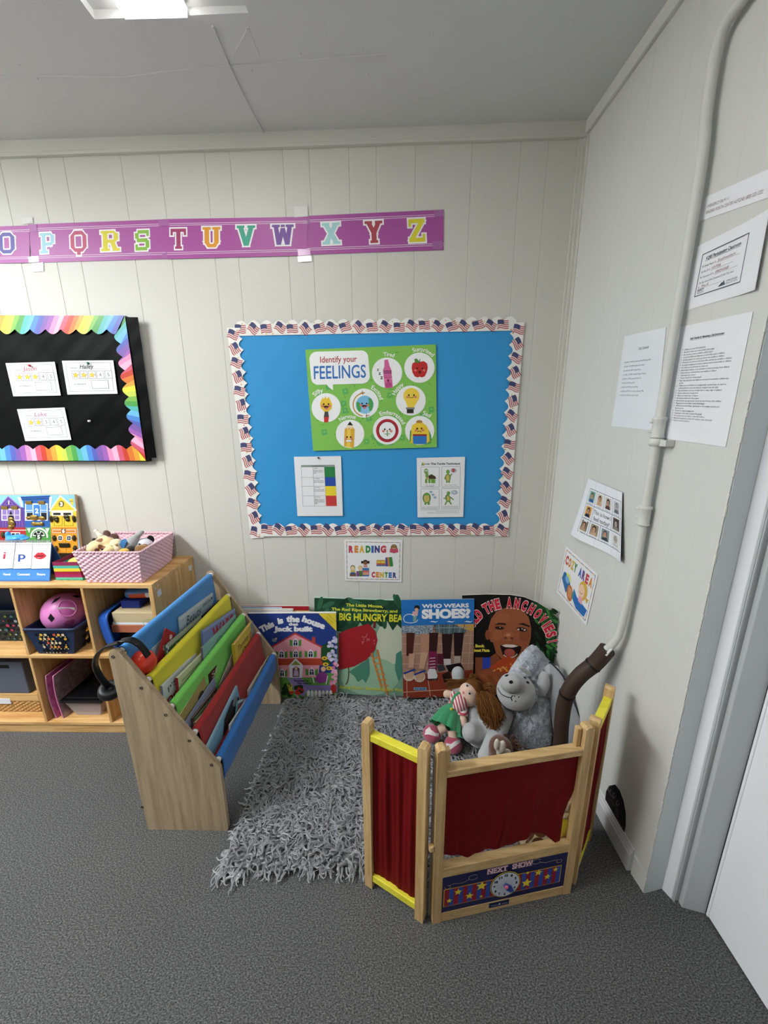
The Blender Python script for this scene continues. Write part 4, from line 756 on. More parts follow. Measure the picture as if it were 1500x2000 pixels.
# ---- pink woven basket
t = thing('woven_basket', 'pink woven basket full of small plush animals on the shelf', 'basket', (-1.12, -.18, .719))
A0, A1 = B5(75, 385, -.315), B5(790, 385, -.315); Q0, Q1 = B5(238, 700, -.312), B5(822, 694, -.312); G0, G1 = B5(530, 170, -.020), B5(1152, 170, -.020); H1 = fl(*c5(1135, 470), .721); H1.y = min(H1.y, -.03); H0 = Vector((Q0.x, H1.y, .721)); Q0.z = Q1.z = .721
def weave(P, Q, S, U, nu, rows, out, inner=False):
    n = (Q-P).cross(U-P).normalized(); n = n if n.dot(out) > 0 else -n
    def f(u, v):
        p = lerp(lerp(P, Q, u), lerp(U, S, u), v); r = int(min(v, .9999)*rows); ph = v*rows-r
        return p+n*(.0030*math.sin(math.pi*(u*nu+(r % 2)))*math.sin(math.pi*ph)**.6+.0012*abs(math.sin(math.pi*ph)))
    return f
b = MB(); up = Vector((0, 0, -.006))
for P, Q, S, U, nu, out in ((A0, A1, Q1, Q0, 18, Vector((0, -1, 0))), (A1, G1, H1, Q1, 19, Vector((1, 0, 0))), (G1, G0, H0, H1, 18, Vector((0, 1, 0))), (G0, A0, Q0, H0, 19, Vector((-1, 0, 0)))): b.grid(weave(P+up, Q+up, S, U, nu, 15, out), 110, 90)
b.prism([Q0, Q1, H1, H0], (0, 0, .004))
PK = mat('pink_weave', 'E3BCC6', .55, .3, bump=.15, bscale=300); b.build('woven_sides', PK, t, solid=.004)
b = MB()
for P, Q in ((A0, A1), (A1, G1), (G1, G0), (G0, A0)):
    n = 40; d = (Q-P); s = d.cross(Vector((0, 0, 1))).normalized()
    for ph in (0, math.pi): b.tube([lerp(P, Q, i/n)+Vector((0, 0, .003*math.sin(i*1.5+ph)))+s*(.003*math.cos(i*1.5+ph)) for i in range(n+1)], .0034, 6)
b.build('rim', PK, t)
def spots(name, base, spot, scale=26, th=.42):
    if name in _m: return _m[name]
    m = mat(name, base, .95, .1, bump=.4, bscale=500, sheen=.4); nt = m.node_tree; bs = nt.nodes['Principled BSDF']
    tc = nt.nodes.new('ShaderNodeTexCoord'); vo = nt.nodes.new('ShaderNodeTexVoronoi'); vo.inputs['Scale'].default_value = scale
    rp = nt.nodes.new('ShaderNodeValToRGB'); rp.color_ramp.interpolation = 'CONSTANT'; e = rp.color_ramp.elements; e[0].color = (*lin(spot), 1); e[1].position = th; e[1].color = (*lin(base), 1)
    nt.links.new(tc.outputs['Object'], vo.inputs['Vector']); nt.links.new(vo.outputs['Distance'], rp.inputs['Fac']); nt.links.new(rp.outputs['Color'], bs.inputs['Base Color']); return m
GIR = spots('giraffe_plush', 'E8D3A0', '8A5534', 30, .40); BWN = plush('4A3028')
def PB(x, y, Y): return B5(x, y, Y)
t = thing('plush_giraffe', 'cream plush giraffe with brown spots, left in the pink basket', 'plush toy', PB(380, 360, -.2)-Vector((0, 0, .03)))
b = MB(); b.ball(PB(330, 320, -.22), (.034, .035, .028)); b.ball(PB(430, 300, -.19), (.040, .035, .038)); b.ball(PB(470, 350, -.22), (.030, .03, .02)); b.ball(PB(280, 350, -.23), (.024, .03, .02)); b.ball(PB(390, 260, -.18), (.026, .03, .026)); b.build('body', GIR, t, remesh=.004)
b = MB(); b.tube([PB(400, 230, -.17), PB(360, 190, -.16), PB(318, 150, -.16)], [.010, .009, .007], 10); b.ball(PB(318, 152, -.16), .008); b.build('horn', plush('EFE4D0'), t)
MB().ball(PB(385, 350, -.262), .0045).build('nose', plush('1C1816'), t); MB().ball(PB(300, 250, -.17), (.010, .008, .010)).build('ear', plush('1C1816'), t)
t = thing('plush_mouse', 'dark brown plush toy with two round ears in the pink basket', 'plush toy', PB(480, 250, -.15)-Vector((0, 0, .03)))
b = MB(); b.ball(PB(470, 260, -.13), (.030, .03, .030)); b.build('body', BWN, t)
for q in ((438, 185, .018), (515, 230, .022)): MB().ball(PB(q[0], q[1], -.15), (q[2], .006, q[2]), None, 16, 10).build('ear', plush('5A3A30'), t)
t = thing('plush_bear', 'cream plush head beside the blue block in the pink basket', 'plush toy', PB(540, 300, -.2)-Vector((0, 0, .03)))
b = MB(); b.ball(PB(540, 290, -.20), (.026, .022, .022)); b.ball(PB(548, 345, -.21), (.024, .022, .022)); b.build('head', plush('E6D6B0'), t, remesh=.003)
MB().ball(PB(540, 300, -.222), (.006, .004, .005)).build('nose', plush('B79A6A'), t)
M = Matrix.Translation(PB(622, 300, -.2)) @ Matrix.Rotation(R(28), 4, 'Y'); MB().box((-.012, -.012, -.022), (.012, .012, .022), M).solo('toy_block', 'small blue block among the plush animals in the pink basket', 'block', plastic('3F7FB8', .5), bevel=.002)
t = thing('plush_elephant', 'light grey plush elephant with raised trunk in the pink basket', 'plush toy', PB(720, 290, -.18)-Vector((0, 0, .04)))
b = MB(); b.tube([PB(700, 330, -.18), PB(720, 260, -.18), PB(765, 205, -.17), PB(815, 165, -.17)], [.030, .024, .013, .010], 14); b.ball(PB(815, 165, -.17), .0105); b.ball(PB(700, 330, -.18), (.030, .028, .026)); b.build('body', plush('A7A8A6'), t, remesh=.003)
t = thing('plush_cow', 'white plush cow with black ears at the right in the pink basket', 'plush toy', PB(850, 300, -.16)-Vector((0, 0, .04)))
b = MB(); b.ball(PB(850, 290, -.16), (.036, .03, .026)); b.ball(PB(800, 330, -.17), (.030, .03, .022)); b.ball(PB(905, 292, -.15), (.012, .012, .012)); b.build('head', plush('DCDCE0'), t, remesh=.003)
for q in ((912, 240, .016), (800, 275, .010)): MB().ball(PB(q[0], q[1], -.15), (q[2], .010, q[2]*1.1), None, 14, 10).build('ear', plush('141414'), t)
MB().ball(PB(790, 294, -.19), .004).build('eye', plush('141414'), t)
b = MB(); b.ball(PB(720, 350, -.22), (.026, .02, .018)); b.ball(PB(690, 352, -.22), (.012, .02, .016)); b.solo('plush_dog', 'small black plush toy against the front rim of the pink basket', 'plush toy', plush('19140F'))
b = MB(); b.ball(PB(815, 345, -.22), (.030, .02, .018)); b.ball(PB(850, 325, -.21), (.014, .012, .014)); b.solo('plush_pony', 'small tan and brown plush toy under the white cow', 'plush toy', plush('8A6636'))
b = MB(); b.ball(PB(625, 366, -.25), (.020, .015, .010)); b.solo('plush_duck', 'small yellow plush toy low in the pink basket', 'plush toy', plush('E2B840'))
# ---- plastic baskets with perforations
def pbasket(label, x0, x1, y0, y1, z0, z1, taper, hexc, holes, seed):
    t = thing('plastic_basket', label, 'basket', ((x0+x1)/2, (y0+y1)/2, z0), 'perforated plastic baskets'); b = MB(); m = plastic(hexc, .4)
    fr = [Vector((x0, y0, z1)), Vector((x1, y0, z1)), Vector((x1-taper, y0+.008, z0)), Vector((x0+taper, y0+.008, z0))]; bk = [Vector((x0, y1, z1)), Vector((x1, y1, z1)), Vector((x1-taper, y1-.01, z0)), Vector((x0+taper, y1-.01, z0))]
    for P, Q, S, U in ((fr[0], fr[1], fr[2], fr[3]), (fr[1], bk[1], bk[2], fr[2]), (bk[1], bk[0], bk[3], bk[2]), (bk[0], fr[0], fr[3], bk[3])):
        n = (Q-P).cross(U-P).normalized(); b.prism([P, Q, S, U], n*.003)
    b.prism([fr[3], fr[2], bk[2], bk[3]], (0, 0, .003)); b.build('basket_body', m, t)
    b = MB(); P = [fr[0], fr[1], bk[1], bk[0]]; c = sum(P, Vector())/4; b.tube([lerp(fr[0], fr[1], k/4) for k in range(5)]+[lerp(fr[1], bk[1], k/4) for k in range(5)]+[lerp(bk[1], bk[0], k/4) for k in range(5)]+[lerp(bk[0], fr[0], k/4) for k in range(5)], .006, 8); b.build('rim', m, t)
    for P, Q, S, U, n in ((fr[0], fr[1], fr[2], fr[3], Vector((0, -1, 0))), (fr[1], bk[1], bk[2], fr[2], Vector((1, 0, 0)))):
        a = Art(quad(P, Q, S, U, 100, 60), n, .0004); rr = random.Random(seed)
        for x, y, r, c in holes(rr): a.ell(x, y, r*1.1, r, '05070C', 9, n=14); (a.ell(x+.3, y-.2, r*.86, r*.8, c, 10, n=14) if c else None)
        a.build('openings', t)
def H1_(rr):
    o = []
    for j in range(5):
        for i in range(7):
            x, y = 22+i*9.3+(j % 2)*4.6, 12+j*10; c = rr.choice(['E2A83A', 'E7B944', 'C9543F', 'D9C79A', None, 'E2A83A', 'D87A4A']) if 24 < x < 84 and y < 46 else None
            if rr.random() < .85: o.append((x, y, 3.9, c))
            o.append((x+4.6, y+4.5, 1.8, rr.choice(['D8C48E', None, 'C8B27A'])))
    return o
def H2_(rr): return [(6+i*10+(j % 2)*5, 10+j*9, rr.uniform(1.8, 4), rr.choice([None, None, '8FA0A0', '6E7A2E', 'A03A5A', '7F9AA0', '3E6A70'])) for j in range(6) for i in range(9)]
A = B3(245, 597, -.328); A.x = -1.527; Bq = B3(866, 602, -.328)
pbasket('navy perforated basket holding the pink ball in the middle cubby', A.x, Bq.x, -.328, -.07, .397, A.z, .03, '16294A', H1_, 3)
pbasket('dark teal perforated basket in the upper left cubby', -1.88, -1.60, -.235, -.03, .397, .548, .012, '10262E', H2_, 8)
b = MB(); b.box((-1.78, -.20, .50), (-1.66, -.09, .67)); b.solo('toy_box', 'dark blue box standing in the teal basket', 'box', plastic('141C34', .4), bevel=.004)
MB().ball((-1.63, -.14, .565), (.025, .04, .012)).solo('toy_car', 'small red toy in the teal basket', 'toy', plastic('8E2020'))
# pink shape ball
BC = bw(*c3(762, 388), -.215); BRr = .0845
def onball(x, y, d=0):
    v = ray(*c3(x, y)).normalized(); o = CAM-BC; bq = o.dot(v); cc = o.length_squared-(BRr+d)**2; D = bq*bq-cc
    return CAM+v*(-bq-math.sqrt(max(D, 0)))
def spatch(b, m, pts, fn, d, rings=5):
    b.m(m); cx = sum(p[0] for p in pts)/len(pts); cy = sum(p[1] for p in pts)/len(pts); n = len(pts); vs = []
    for k in range(1, rings+1): vs += [fn(cx+(x-cx)*k/rings, cy+(y-cy)*k/rings, d) for x, y in pts]
    vs.append(fn(cx, cy, d)); fs = [(k*n+i, k*n+(i+1) % n, (k+1)*n+(i+1) % n, (k+1)*n+i) for k in range(rings-1) for i in range(n)]+[(n*rings, (i+1) % n, i) for i in range(n)]
    b.add(vs, fs, True)
def ep(cx, cy, rx, ry, rot=0, n=24): c, q = math.cos(R(rot)), math.sin(R(rot)); return [(cx+rx*math.cos(2*math.pi*k/n)*c-ry*math.sin(2*math.pi*k/n)*q, cy+rx*math.cos(2*math.pi*k/n)*q+ry*math.sin(2*math.pi*k/n)*c) for k in range(n)]
t = thing('shape_sorter_ball', 'pink hollow ball with cut-out shapes lying in the navy basket', 'ball', BC-Vector((0, 0, BRr)))
b = MB(); b.ball(BC, BRr, None, 40, 24); b.build('shell', mat('pink_plastic', 'D47FBE', .35, .4), t)
DK = mat('dark_inside', '0B0709', .8)
def dense(p, k=4): return [(lerp(p[i][0], p[(i+1) % len(p)][0], j/k), lerp(p[i][1], p[(i+1) % len(p)][1], j/k)) for i in range(len(p)) for j in range(k)]
for p in ([(560, 465), (592, 408), (640, 465), (605, 512)], [(598, 300), (640, 240), (720, 210), (665, 262)], [(840, 205), (900, 190), (955, 215), (900, 222)]): b = MB(); spatch(b, DK, dense(p), onball, .0006); b.build('cut_out', None, t)
b = MB(); spatch(b, mat('pink_inside', 'B85C9E', .4), ep(790, 348, 104, 92), onball, .0006); b.build('cap', None, t)
b = MB(); b.tube([onball(x, y, .001) for x, y in ep(790, 348, 108, 97)]+[onball(898, 348, .001)], .003, 6); b.build('cap_rim', _m['pink_plastic'], t)
b = MB(); P, Q = onball(680, 350, .002), onball(884, 352, .002); b.prism([P+Vector((0, 0, -.006)), Q+Vector((0, 0, -.006)), Q+Vector((0, 0, .006)), P+Vector((0, 0, .006))], (0, -.004, 0)); b.build('handle', plastic('E9E2EA'), t, bevel=.001)
b = MB(); spatch(b, mat('pink_inside', 'B85C9E', .4), dense([(735, 530), (790, 490), (875, 478), (868, 520), (840, 556), (770, 560)]), onball, .0006); b.build('cut_out', None, t)
# blue tray on its side
t = thing('plastic_tray', 'blue plastic tray standing on its side in the upper right cubby', 'tray', (-1.2, -.21, .397)); b = MB(); m = plastic('2458B0', .3)
def tray(u, v):     # u round the outline, v from floor of the tray to the rim
    a = u*2*math.pi; n = 5; cx = abs(math.cos(a))**(2/n)*math.copysign(1, math.cos(a)); sz = abs(math.sin(a))**(2/n)*math.copysign(1, math.sin(a))
    g = (0, .88, .94, 1.0, 1.04)[min(4, int(v*4+.5))]; dx = (0, 0, .035, .05, .05)[min(4, int(v*4+.5))]
    return Vector((-1.228+dx+.055*(.5-.5*sz*g)*.5, -.205+.118*cx*g, .491+.092*sz*g))
b.grid(tray, 48, 4); b.build('tray_body', m, t, solid=.003)
b = MB(); b.tube([tray(k/48, 1) for k in range(49)], .004, 8); b.build('rim', m, t)
# games
GX = -.978
def gb(name, label, lo, hi, m, cat='game box', grp='game boxes in the upper right cubby'): return MB().box(lo, hi).solo(name, label, cat, m, grp, bevel=.0015)
gb('game_box', 'dark game box under the terracotta box', (-1.165, -.28, .397), (GX, -.05, .484), mat('dark_box', '15161C', .5))
gb('game_box', 'terracotta game box with white edge in the stack', (-1.178, -.302, .487), (GX, -.05, .521), ink('B2694C'))
gb('game_box', 'white tray between the cream and terracotta boxes', (-1.171, -.300, .5215), (GX, -.05, .533), ink('E6E4E6'))
gb('game_box', 'cream cardboard box on the stack in the upper right cubby', (-1.166, -.300, .534), (GX, -.06, .578), ink('C8B692'))
gb('game_box', 'small navy box on top of the cream box', (-1.150, -.262, .579), (-1.070, -.12, .612), ink('1B2C78'))
t = thing('pencil_case', 'blue case with an orange stripe on the navy box', 'case', (-1.07, -.19, .613)); b = MB(); b.tube([(-1.135, -.23, .632), (-1.02, -.23, .640)], .020, 12); b.build('case_body', plastic('4D7FC0', .4), t)
b = MB(); b.tube([(-1.118, -.2345, .629), (-1.046, -.2345, .634)], .0175, 12); b.build('stripe', plastic('D8542A', .4), t, label='orange stripe')
b = MB(); b.tube([(-1.046, -.2345, .634), (-1.024, -.2345, .636)], .0178, 12); b.build('end_cap', plastic('DDE4EC', .4), t, label='white end')
b = MB(); b.box((-1.12, -.2, .66), (GX, -.05, .685)); b.solo('game_box', 'black flat box at the top of the upper right cubby', 'game box', mat('dark_box', '15161C', .5), 'game boxes in the upper right cubby')
b = MB(); cs_ = [B3(1530, 300, -.305)]; b.tube([bw(*c4(x, y), -.306) for x, y in ((505, 560), (515, 600), (500, 640), (430, 650), (385, 680), (400, 715), (450, 722), (500, 690), (512, 640), (508, 590))], .0009, 5); b.solo('string', 'thin green string loop hanging over the cream box', 'string', ink('5E9A4A'))
# lower row
t = thing('wicker_basket', 'tan wicker basket with white label in the lower left cubby', 'basket', (-1.76, -.18, .058))
b = MB(); P = [Vector((-1.90, -.275, .118)), Vector((-1.600, -.275, .118)), Vector((-1.606, -.270, .060)), Vector((-1.894, -.270, .060))]; W = mat('wicker', 'B98F56', .55, .3, bump=.2, bscale=300)
b.grid(weave(P[0], P[1], P[2], P[3], 22, 7, Vector((0, -1, 0))), 130, 42); b.grid(weave(P[1], P[1]+Vector((0, .18, 0)), P[2]+Vector((0, .18, 0)), P[2], 12, 7, Vector((1, 0, 0))), 60, 42); b.prism([P[3], P[2], P[2]+Vector((0, .18, 0)), P[3]+Vector((0, .18, 0))], (0, 0, .004)); b.build('woven_sides', W, t)
MB().box((-1.905, -.278, .120), (-1.596, -.09, .160)).build('lid', pine('x'), t, bevel=.003)
MB().box((-1.85, -.2795, .108), (-1.728, -.278, .135)).build('label_tag', ink('DDE0EA'), t)
t = thing('storage_box', 'grey box with a black slot standing on the wicker basket', 'box', (-1.75, -.2, .161)); MB().box((-1.93, -.276, .161), (-1.634, -.12, .322)).build('box', plastic('5A6070', .5), t, bevel=.004)
MB().box((-1.86, -.2772, .292), (-1.695, -.2755, .308)).build('slot', mat('slot_black', '08080A', .6), t)
for k, (x0, h, sh) in enumerate(((-1.507, 'D05E98', 0), (-1.474, '8E7A82', .004))):
    t = thing('zip_bag', ('pink clear zip case, left one of the pair in the lower middle cubby', 'pink clear zip case, right one of the pair in the lower middle cubby')[k], 'zip case', (x0, -.21, .058), 'pink zip cases'); b = MB()
    def bag(u, v): a = 2*math.pi*u; s = .0105+.004*math.sin(v*7+k); return Vector((x0+s*math.cos(a)*(1-.4*v)+.010*math.sin(v*3)*(-1), -.21+.095*math.copysign(abs(math.sin(a))**.5, math.sin(a)), .0595+.215*v))
    b.grid(bag, 24, 12); b.build('case_body', mat('clear_case_%d' % k, h, .2, .5, alpha=.8, var=.35, vscale=45), t)
    b = MB(); b.tube([bag(.75, v/12)+Vector((0, -.001, 0)) for v in range(13)]+[bag(.25, 1-v/3) for v in range(2)], .0028, 6); b.build('zip_edge', mat('pink_zip', 'D889B4', .25, .6), t)
b = MB(); b.ball((-1.40, -.062, .13), (.060, .045, .07)); b.ball((-1.42, -.07, .20), (.045, .045, .05)); b.ball((-1.36, -.065, .25), (.045, .045, .05)); b.solo('plush_toy', 'grey plush behind the black-lidded container', 'plush toy', plush('8E8A8A'), remesh=.006)
t = thing('lidded_container', 'clear plastic container with a black lid in the lower middle cubby', 'container', (-1.38, -.21, .058))
b = MB(); b.prism([(-1.462, -.296, .132), (-1.298, -.296, .132), (-1.318, -.288, .060), (-1.428, -.288, .060)], (0, .17, 0)); b.build('tub', mat('clear_tub', 'C9C2C4', .12, .5, alpha=.45), t, bevel=.006)
b = MB(); b.box((-1.418, -.27, .066), (-1.325, -.15, .100)); b.ball((-1.39, -.22, .104), (.03, .04, .014)); b.build('contents', mat('toy_mix', 'B4878C', .7, var=.5, vscale=60), t)
b = MB(); b.box((-1.480, -.304, .132), (-1.288, -.105, .146)); b.box((-1.462, -.290, .146), (-1.305, -.12, .154)); b.build('lid', plastic('0E0E10', .18), t, bevel=.004)
# ================================================================ SLING BOOK RACK AND ITS BOOKS
KS = .022                                             # the rack stands a touch askew to the wall
def rk(x, y, z): return Vector((x+(y+.735)*KS, y, z))
RX = [(-.8209, .6797), (-.7544, .5784), (-.6951, .4809), (-.6326, .3845), (-.5686, .2763)]
RC = ['3C86C8', 'E2D62A', '7BD35C', 'A3201F', '2F74C0']; RN_ = ['blue', 'yellow', 'green', 'red', 'blue']
t = thing('book_rack', 'light wooden sling book rack with five coloured fabric slings', 'book rack', (-.70, -.43, 0))
PP = [(-.833, 0), (-.562, 0), (-.556, .006), (-.556, .262), (-.564, .276), (-.812, .688), (-.826, .695), (-.839, .692), (-.8465, .678)]
for y0, y1 in ((-.735, -.720), (-.142, -.127)):
    b = MB(); b.prism([rk(x, y0, z) for x, z in PP], rk(0, y1, 0)-rk(0, y0, 0)); sp = b.build('side_panel', ash('z'), t, bevel=.0015)
    if y0 < -.7:
        for x, z in [(-.8335, .672), (-.766, .5645), (-.704, .467), (-.642, .370), (-.582, .276), (-.8375, .098)]:
            b = MB(); b.lathe([(0, -.0006), (.0022, -.0006), (.0026, .0010), (.0052, .0010), (.0056, 0)], Matrix.Translation(rk(x, -.735, z)) @ Matrix.Rotation(R(90), 4, 'X'), 16); b.build('bolt', mat('dark_bolt', '5E5A50', .35, .5, .8), sp, label='metal bolt')
def sling(k):
    x0, z0 = RX[k]; r = .0125; last = k == 4
    prof = [(x0+r*math.cos(R(a)), z0+r*math.sin(R(a))) for a in range(200, -11, -15)]
    if not last: dz = .72 if k == 3 else 1; prof += [(x0+.016, z0-.06*dz), (x0+.020, z0-.12*dz), (x0+.026, z0-.165*dz), (x0+.034, z0-.19*dz), (x0+.046, z0-.195*dz), (x0+.058, z0-.185*dz)]
    else: prof += [(x0+.013, z0-.03), (x0+.011, z0-.06), (x0+.006, z0-.085), (x0-.004, z0-.105), (x0-.022, z0-.118), (x0-.045, z0-.120), (x0-.060, z0-.112)]
    n = len(prof)-1
    def f(u, v):
        i = min(int(v*n), n-1); q = v*n-i; x = lerp(prof[i][0], prof[i+1][0], q); z = lerp(prof[i][1], prof[i+1][1], q)
        dr = max(0, v*n-15)/max(1, n-15); y = -.712+u*.555
        return rk(x+.0012*math.sin(u*40+v*9)*dr, y, z-dr*.012*math.sin(math.pi*u)+.004*dr*math.sin(u*34)*(last and dr > .3))
    b = MB(); b.grid(f, 60, n*2); b.build('sling', mat('sling_'+RC[k], RC[k], .65, .25, bump=.2, bscale=700, sheen=.2), t, label=RN_[k]+' fabric sling', solid=.002)
    b = MB(); b.tube([rk(x0, -.720, z0), rk(x0, -.142, z0)], .0095, 12); b.build('rod', plastic('E6E2DA', .4), t)
    b = MB(); b.tube([rk(x0, -.158, z0), rk(x0, -.1425, z0)], .0115, 12); b.build('rod_cap', plastic('ECEAE6', .35), t, label='white rod end cap')
for k in range(5): sling(k)
b = MB(); b.box((-.835, -.72, .05), (-.823, -.142, .12)); b.build('rear_rail', ash('y'), t)
# books: cover plane x, near top corner and far top corner in the enlargement, height, thickness
cr = lambda q: (190+q[0]/3.7037, 1100+q[1]/3.7037)
def rbook(label, X, a, bq, h, th, cov, edge='E2DDD0', fn=None, spine=None, cat='book', name='picture_book', clampn=-.716, lean=.05):
    A, B = on(*cr(a), 0, X), on(*cr(bq), 0, X); d = B-A
    if B.y > -.150: k = (-.150-A.y)/d.y; B = A+d*k
    if A.y < clampn: k = (clampn-A.y)/d.y; A = A+d*k
    d = B-A; W = d.length; d.normalize(); up = Vector((1, 0, 0)).cross(d)*-1
    if up.z < 0: up = -up
    n = Vector((1, 0, lean)).normalized()
    dn = -up*h+Vector((lean*h*.6, 0, 0))
    A_, B_, C_, D_ = A, B, B+dn, A+dn
    b = MB(); b.m(ink(cov)); nn = (B_-A_).cross(D_-A_).normalized(); nn = nn if nn.x > 0 else -nn
    b.prism([A_, B_, C_, D_], -nn*.0012); b.prism([p-nn*(th-.0012) for p in (A_, B_, C_, D_)], -nn*.0012)
    s = .06
    b.m(ink(edge)); i = lambda p, q, f: lerp(p, q, f); e = .003
    P = [A_-up*e+d*.0, B_-up*e-d*e, C_-d*e, D_]; b.prism([p-nn*.0013 for p in P], -nn*(th-.0026))
    b.m(ink(spine or cov)); b.prism([A_-d*.0012, A_+d*.0008, D_+d*.0008, D_-d*.0012], -nn*th)
    H = h/W*100
    if fn:
        ar = Art(quad(A_, B_, C_, D_, 100, H), nn, .0003); ar.b = b; fn(ar, H)
    return b.solo(name, label, cat, None, 'books in the sling rack')
T = lambda s, x, y, h, c, w=None, **k: (lambda a, H: a.text(s, x, y, h, c, w, 2, **k))
def multi(*fs): return lambda a, H: [f(a, H) for f in fs]
RC_ = lambda x0, y0, x1, y1, c: (lambda a, H: a.rect(x0, y0, x1, y1, c, 1))
EL = lambda x, y, rx, ry, c: (lambda a, H: a.ell(x, y, rx, ry, c, 1))
rbook('thin pale book under the red paw-print book in the top sling', -.798, (395, 620), (475, 542), .12, .004, 'B9CDD2')
rbook('book with a black and white checkered cover, behind the red one', -.803, (505, 450), (590, 415), .13, .005, '1A1E38', fn=lambda a, H: [a.rect(x*12.5, y*12.5, x*12.5+12.5, y*12.5+12.5, 'DADCE4', 1) for x in range(2, 8) for y in range(4) if (x+y) % 2])
rbook('pale blue book titled Beauty and the in script, in the top sling', -.790, (590, 395), (835, 210), .16, .004, 'A9BCC9', fn=multi(RC_(0, 0, 100, 5, 'C4CCD0'), T('Beauty', 38, 12, 12, '2A2E3A', 44, shear=.35), T('and the', 78, 8, 6, '3A3E48', 26, shear=.25), EL(95, 8, 2.4, 2.4, '3A4E6A')))
rbook('dark book just behind the yellow sling rod, far end', -.772, (760, 380), (885, 265), .12, .004, '1C1D22', edge='D8D6D0')
rbook('red book with white paw prints, tilted in the top sling', -.780, (497, 470), (568, 508), .17, .004, '9E1F26', fn=lambda a, H: [(a.ell(x, y, 9, 8, 'E6D6D6', 1), [a.ell(x+dx, y+dy, 4, 4, 'E6D6D6', 1) for dx, dy in ((-9, -8), (-3, -13), (5, -13), (11, -7))]) for x, y in ((62, 32), (30, 90), (70, 140), (25, 200))])
rbook('green spiral-bound book with a blue checkered edge, in the top sling', -.772, (492, 598), (752, 378), .16, .005, '4F7A45', fn=multi(RC_(0, 0, 8, 60, '3B5A8A'), lambda a, H: [a.rect(1+(k % 2)*3, k*4, 4+(k % 2)*3, k*4+4, 'D8DCE4', 2) for k in range(15)], lambda a, H: [a.rect(4+k*2.4, -1.5, 5.2+k*2.4, 6, 'DCDCDC', 3) for k in range(40)], T('Mil', 34, 14, 12, 'DCD8C4', 30, shear=.3)))
rbook('blue book with red block letters behind the green sling, far end', -.713, (762, 490), (1020, 310), .20, .006, '7E8DBE', spine='5A6AA6', fn=multi(T('WARS', 58, 15, 18, 'A8293A', 66, bold=.05), RC_(0, 0, 100, 3, '9AA6CC')))
rbook('pale teal book with Grandma in script, in the second sling', -.7035, (760, 612), (1003, 372), .20, .006, '8FB9B2', spine='7A5E86', fn=T('Grandma', 66, 12, 12, '4E8A82', 60, shear=.3))
rbook('thin white book, rearmost of the near pair in the second sling', -.738, (480, 825), (748, 590), .17, .004, 'C9C6CC', edge='D9D6D8')
rbook('plain grey plastic sleeve at the near end of the second sling', -.744, (410, 880), (482, 800), .14, .003, 'A9A9AC')
rbook('white hardcover with red and black handwritten title letters', -.727, (470, 888), (713, 650), .19, .007, 'CFD6D4', spine='8E8AA8', fn=multi(T("P'S", 24, 13, 9, '3A3A3E', 24, rot=-8), T('Dr. S', 30, 29, 13, 'A8323A', 46, rot=-12, bold=.03), EL(40, 66, 14, 8, '3A2E30')))
rbook('cream book with a red spine leaning on the green sling', -.711, (582, 830), (818, 592), .20, .009, 'C9CCA4', spine='9E2836', fn=multi(RC_(8, 9, 60, 11, '8E9478'), T('green writing on cream', 55, 15, 5, '6E7A4E', 66), EL(66, 60, 22, 16, '3E4A2E')))
rbook('cream-edged olive book at the near end of the third sling', -.674, (585, 1120), (775, 820), .16, .006, 'A99C5E', edge='E4DCC0', fn=EL(74, 26, 12, 9, '4A3A2A'))
rbook('thin grey-blue book beside the olive one in the third sling', -.664, (628, 1165), (850, 825), .16, .004, '8E9AB4', edge='C9CCD6')
rbook('dark brown patterned book in the middle of the third sling', -.657, (690, 1120), (860, 900), .14, .006, '5A4A42', edge='C9B8A0', fn=lambda a, H: [a.ell(8+(k*37) % 88, 6+(k*23) % 46, 4, 2.6, ('7E6A54', '8A8E96')[k % 2], 1) for k in range(26)])
rbook('black and red photo book in the third sling', -.673, (805, 805), (985, 592), .16, .006, '3E1E20', fn=multi(EL(62, 26, 16, 14, 'B81E22'), EL(30, 18, 14, 8, '6E4A3A'), T('SE', 22, 8, 9, 'D8C9B8', 24)))
rbook('pinkish white leaflet leaning in front of the red photo book', -.657, (884, 880), (982, 640), .15, .002, 'C9B2AC', fn=multi(T('E', 40, 60, 16, 'A85048', 14), RC_(10, 80, 60, 84, 'B87A70')))
rbook('stack edge of tan books against the red sling rod', -.645, (715, 1150), (870, 962), .13, .009, '9A8464', edge='D9C8A4')
rbook('thin green book among the tan books', -.652, (712, 1120), (868, 935), .12, .004, '5E7A5A', edge='D4C9AA')
rbook('thick yellow book with an orange tiger cover standing highest', -.637, (990, 590), (1155, 380), .20, .011, 'D6BE4E', spine='C9AC2E', edge='D9A87A', fn=multi(T('Tammy', 42, 17, 11, '4A3A1E', 56, shear=.2), T('Dan', 52, 33, 11, '4A3A1E', 40, shear=.2), EL(82, 50, 16, 22, 'C9742E'), EL(84, 26, 11, 12, 'B8864A'), RC_(86, 0, 100, 40, '8A8E9A')))
rbook('maroon book at the near end of the front sling', -.616, (745, 1290), (890, 1042), .14, .004, '4A1A1E', edge='6A3A3A')
rbook('light blue hardcover with a dark picture in the front sling', -.603, (782, 1350), (1010, 882), .14, .006, '7FB2CC', spine='5E9AC0', fn=multi(RC_(0, 0, 100, 4, 'A4CCE0'), lambda a, H: a.poly([(50, 10), (78, 6), (98, 20), (92, 50), (60, 46), (40, 60), (20, 50)], '2E2A26', 1), EL(86, 16, 8, 6, '8A8E8A')))
rbook('beige book with printed spine in the front sling', -.606, (1050, 870), (1175, 702), .11, .007, 'C4AE84', edge='DCCBA0', spine='A8966E')
rbook('white striped book beside the beige one', -.588, (1095, 915), (1250, 650), .13, .006, 'D9D9DE', edge='8E929C')
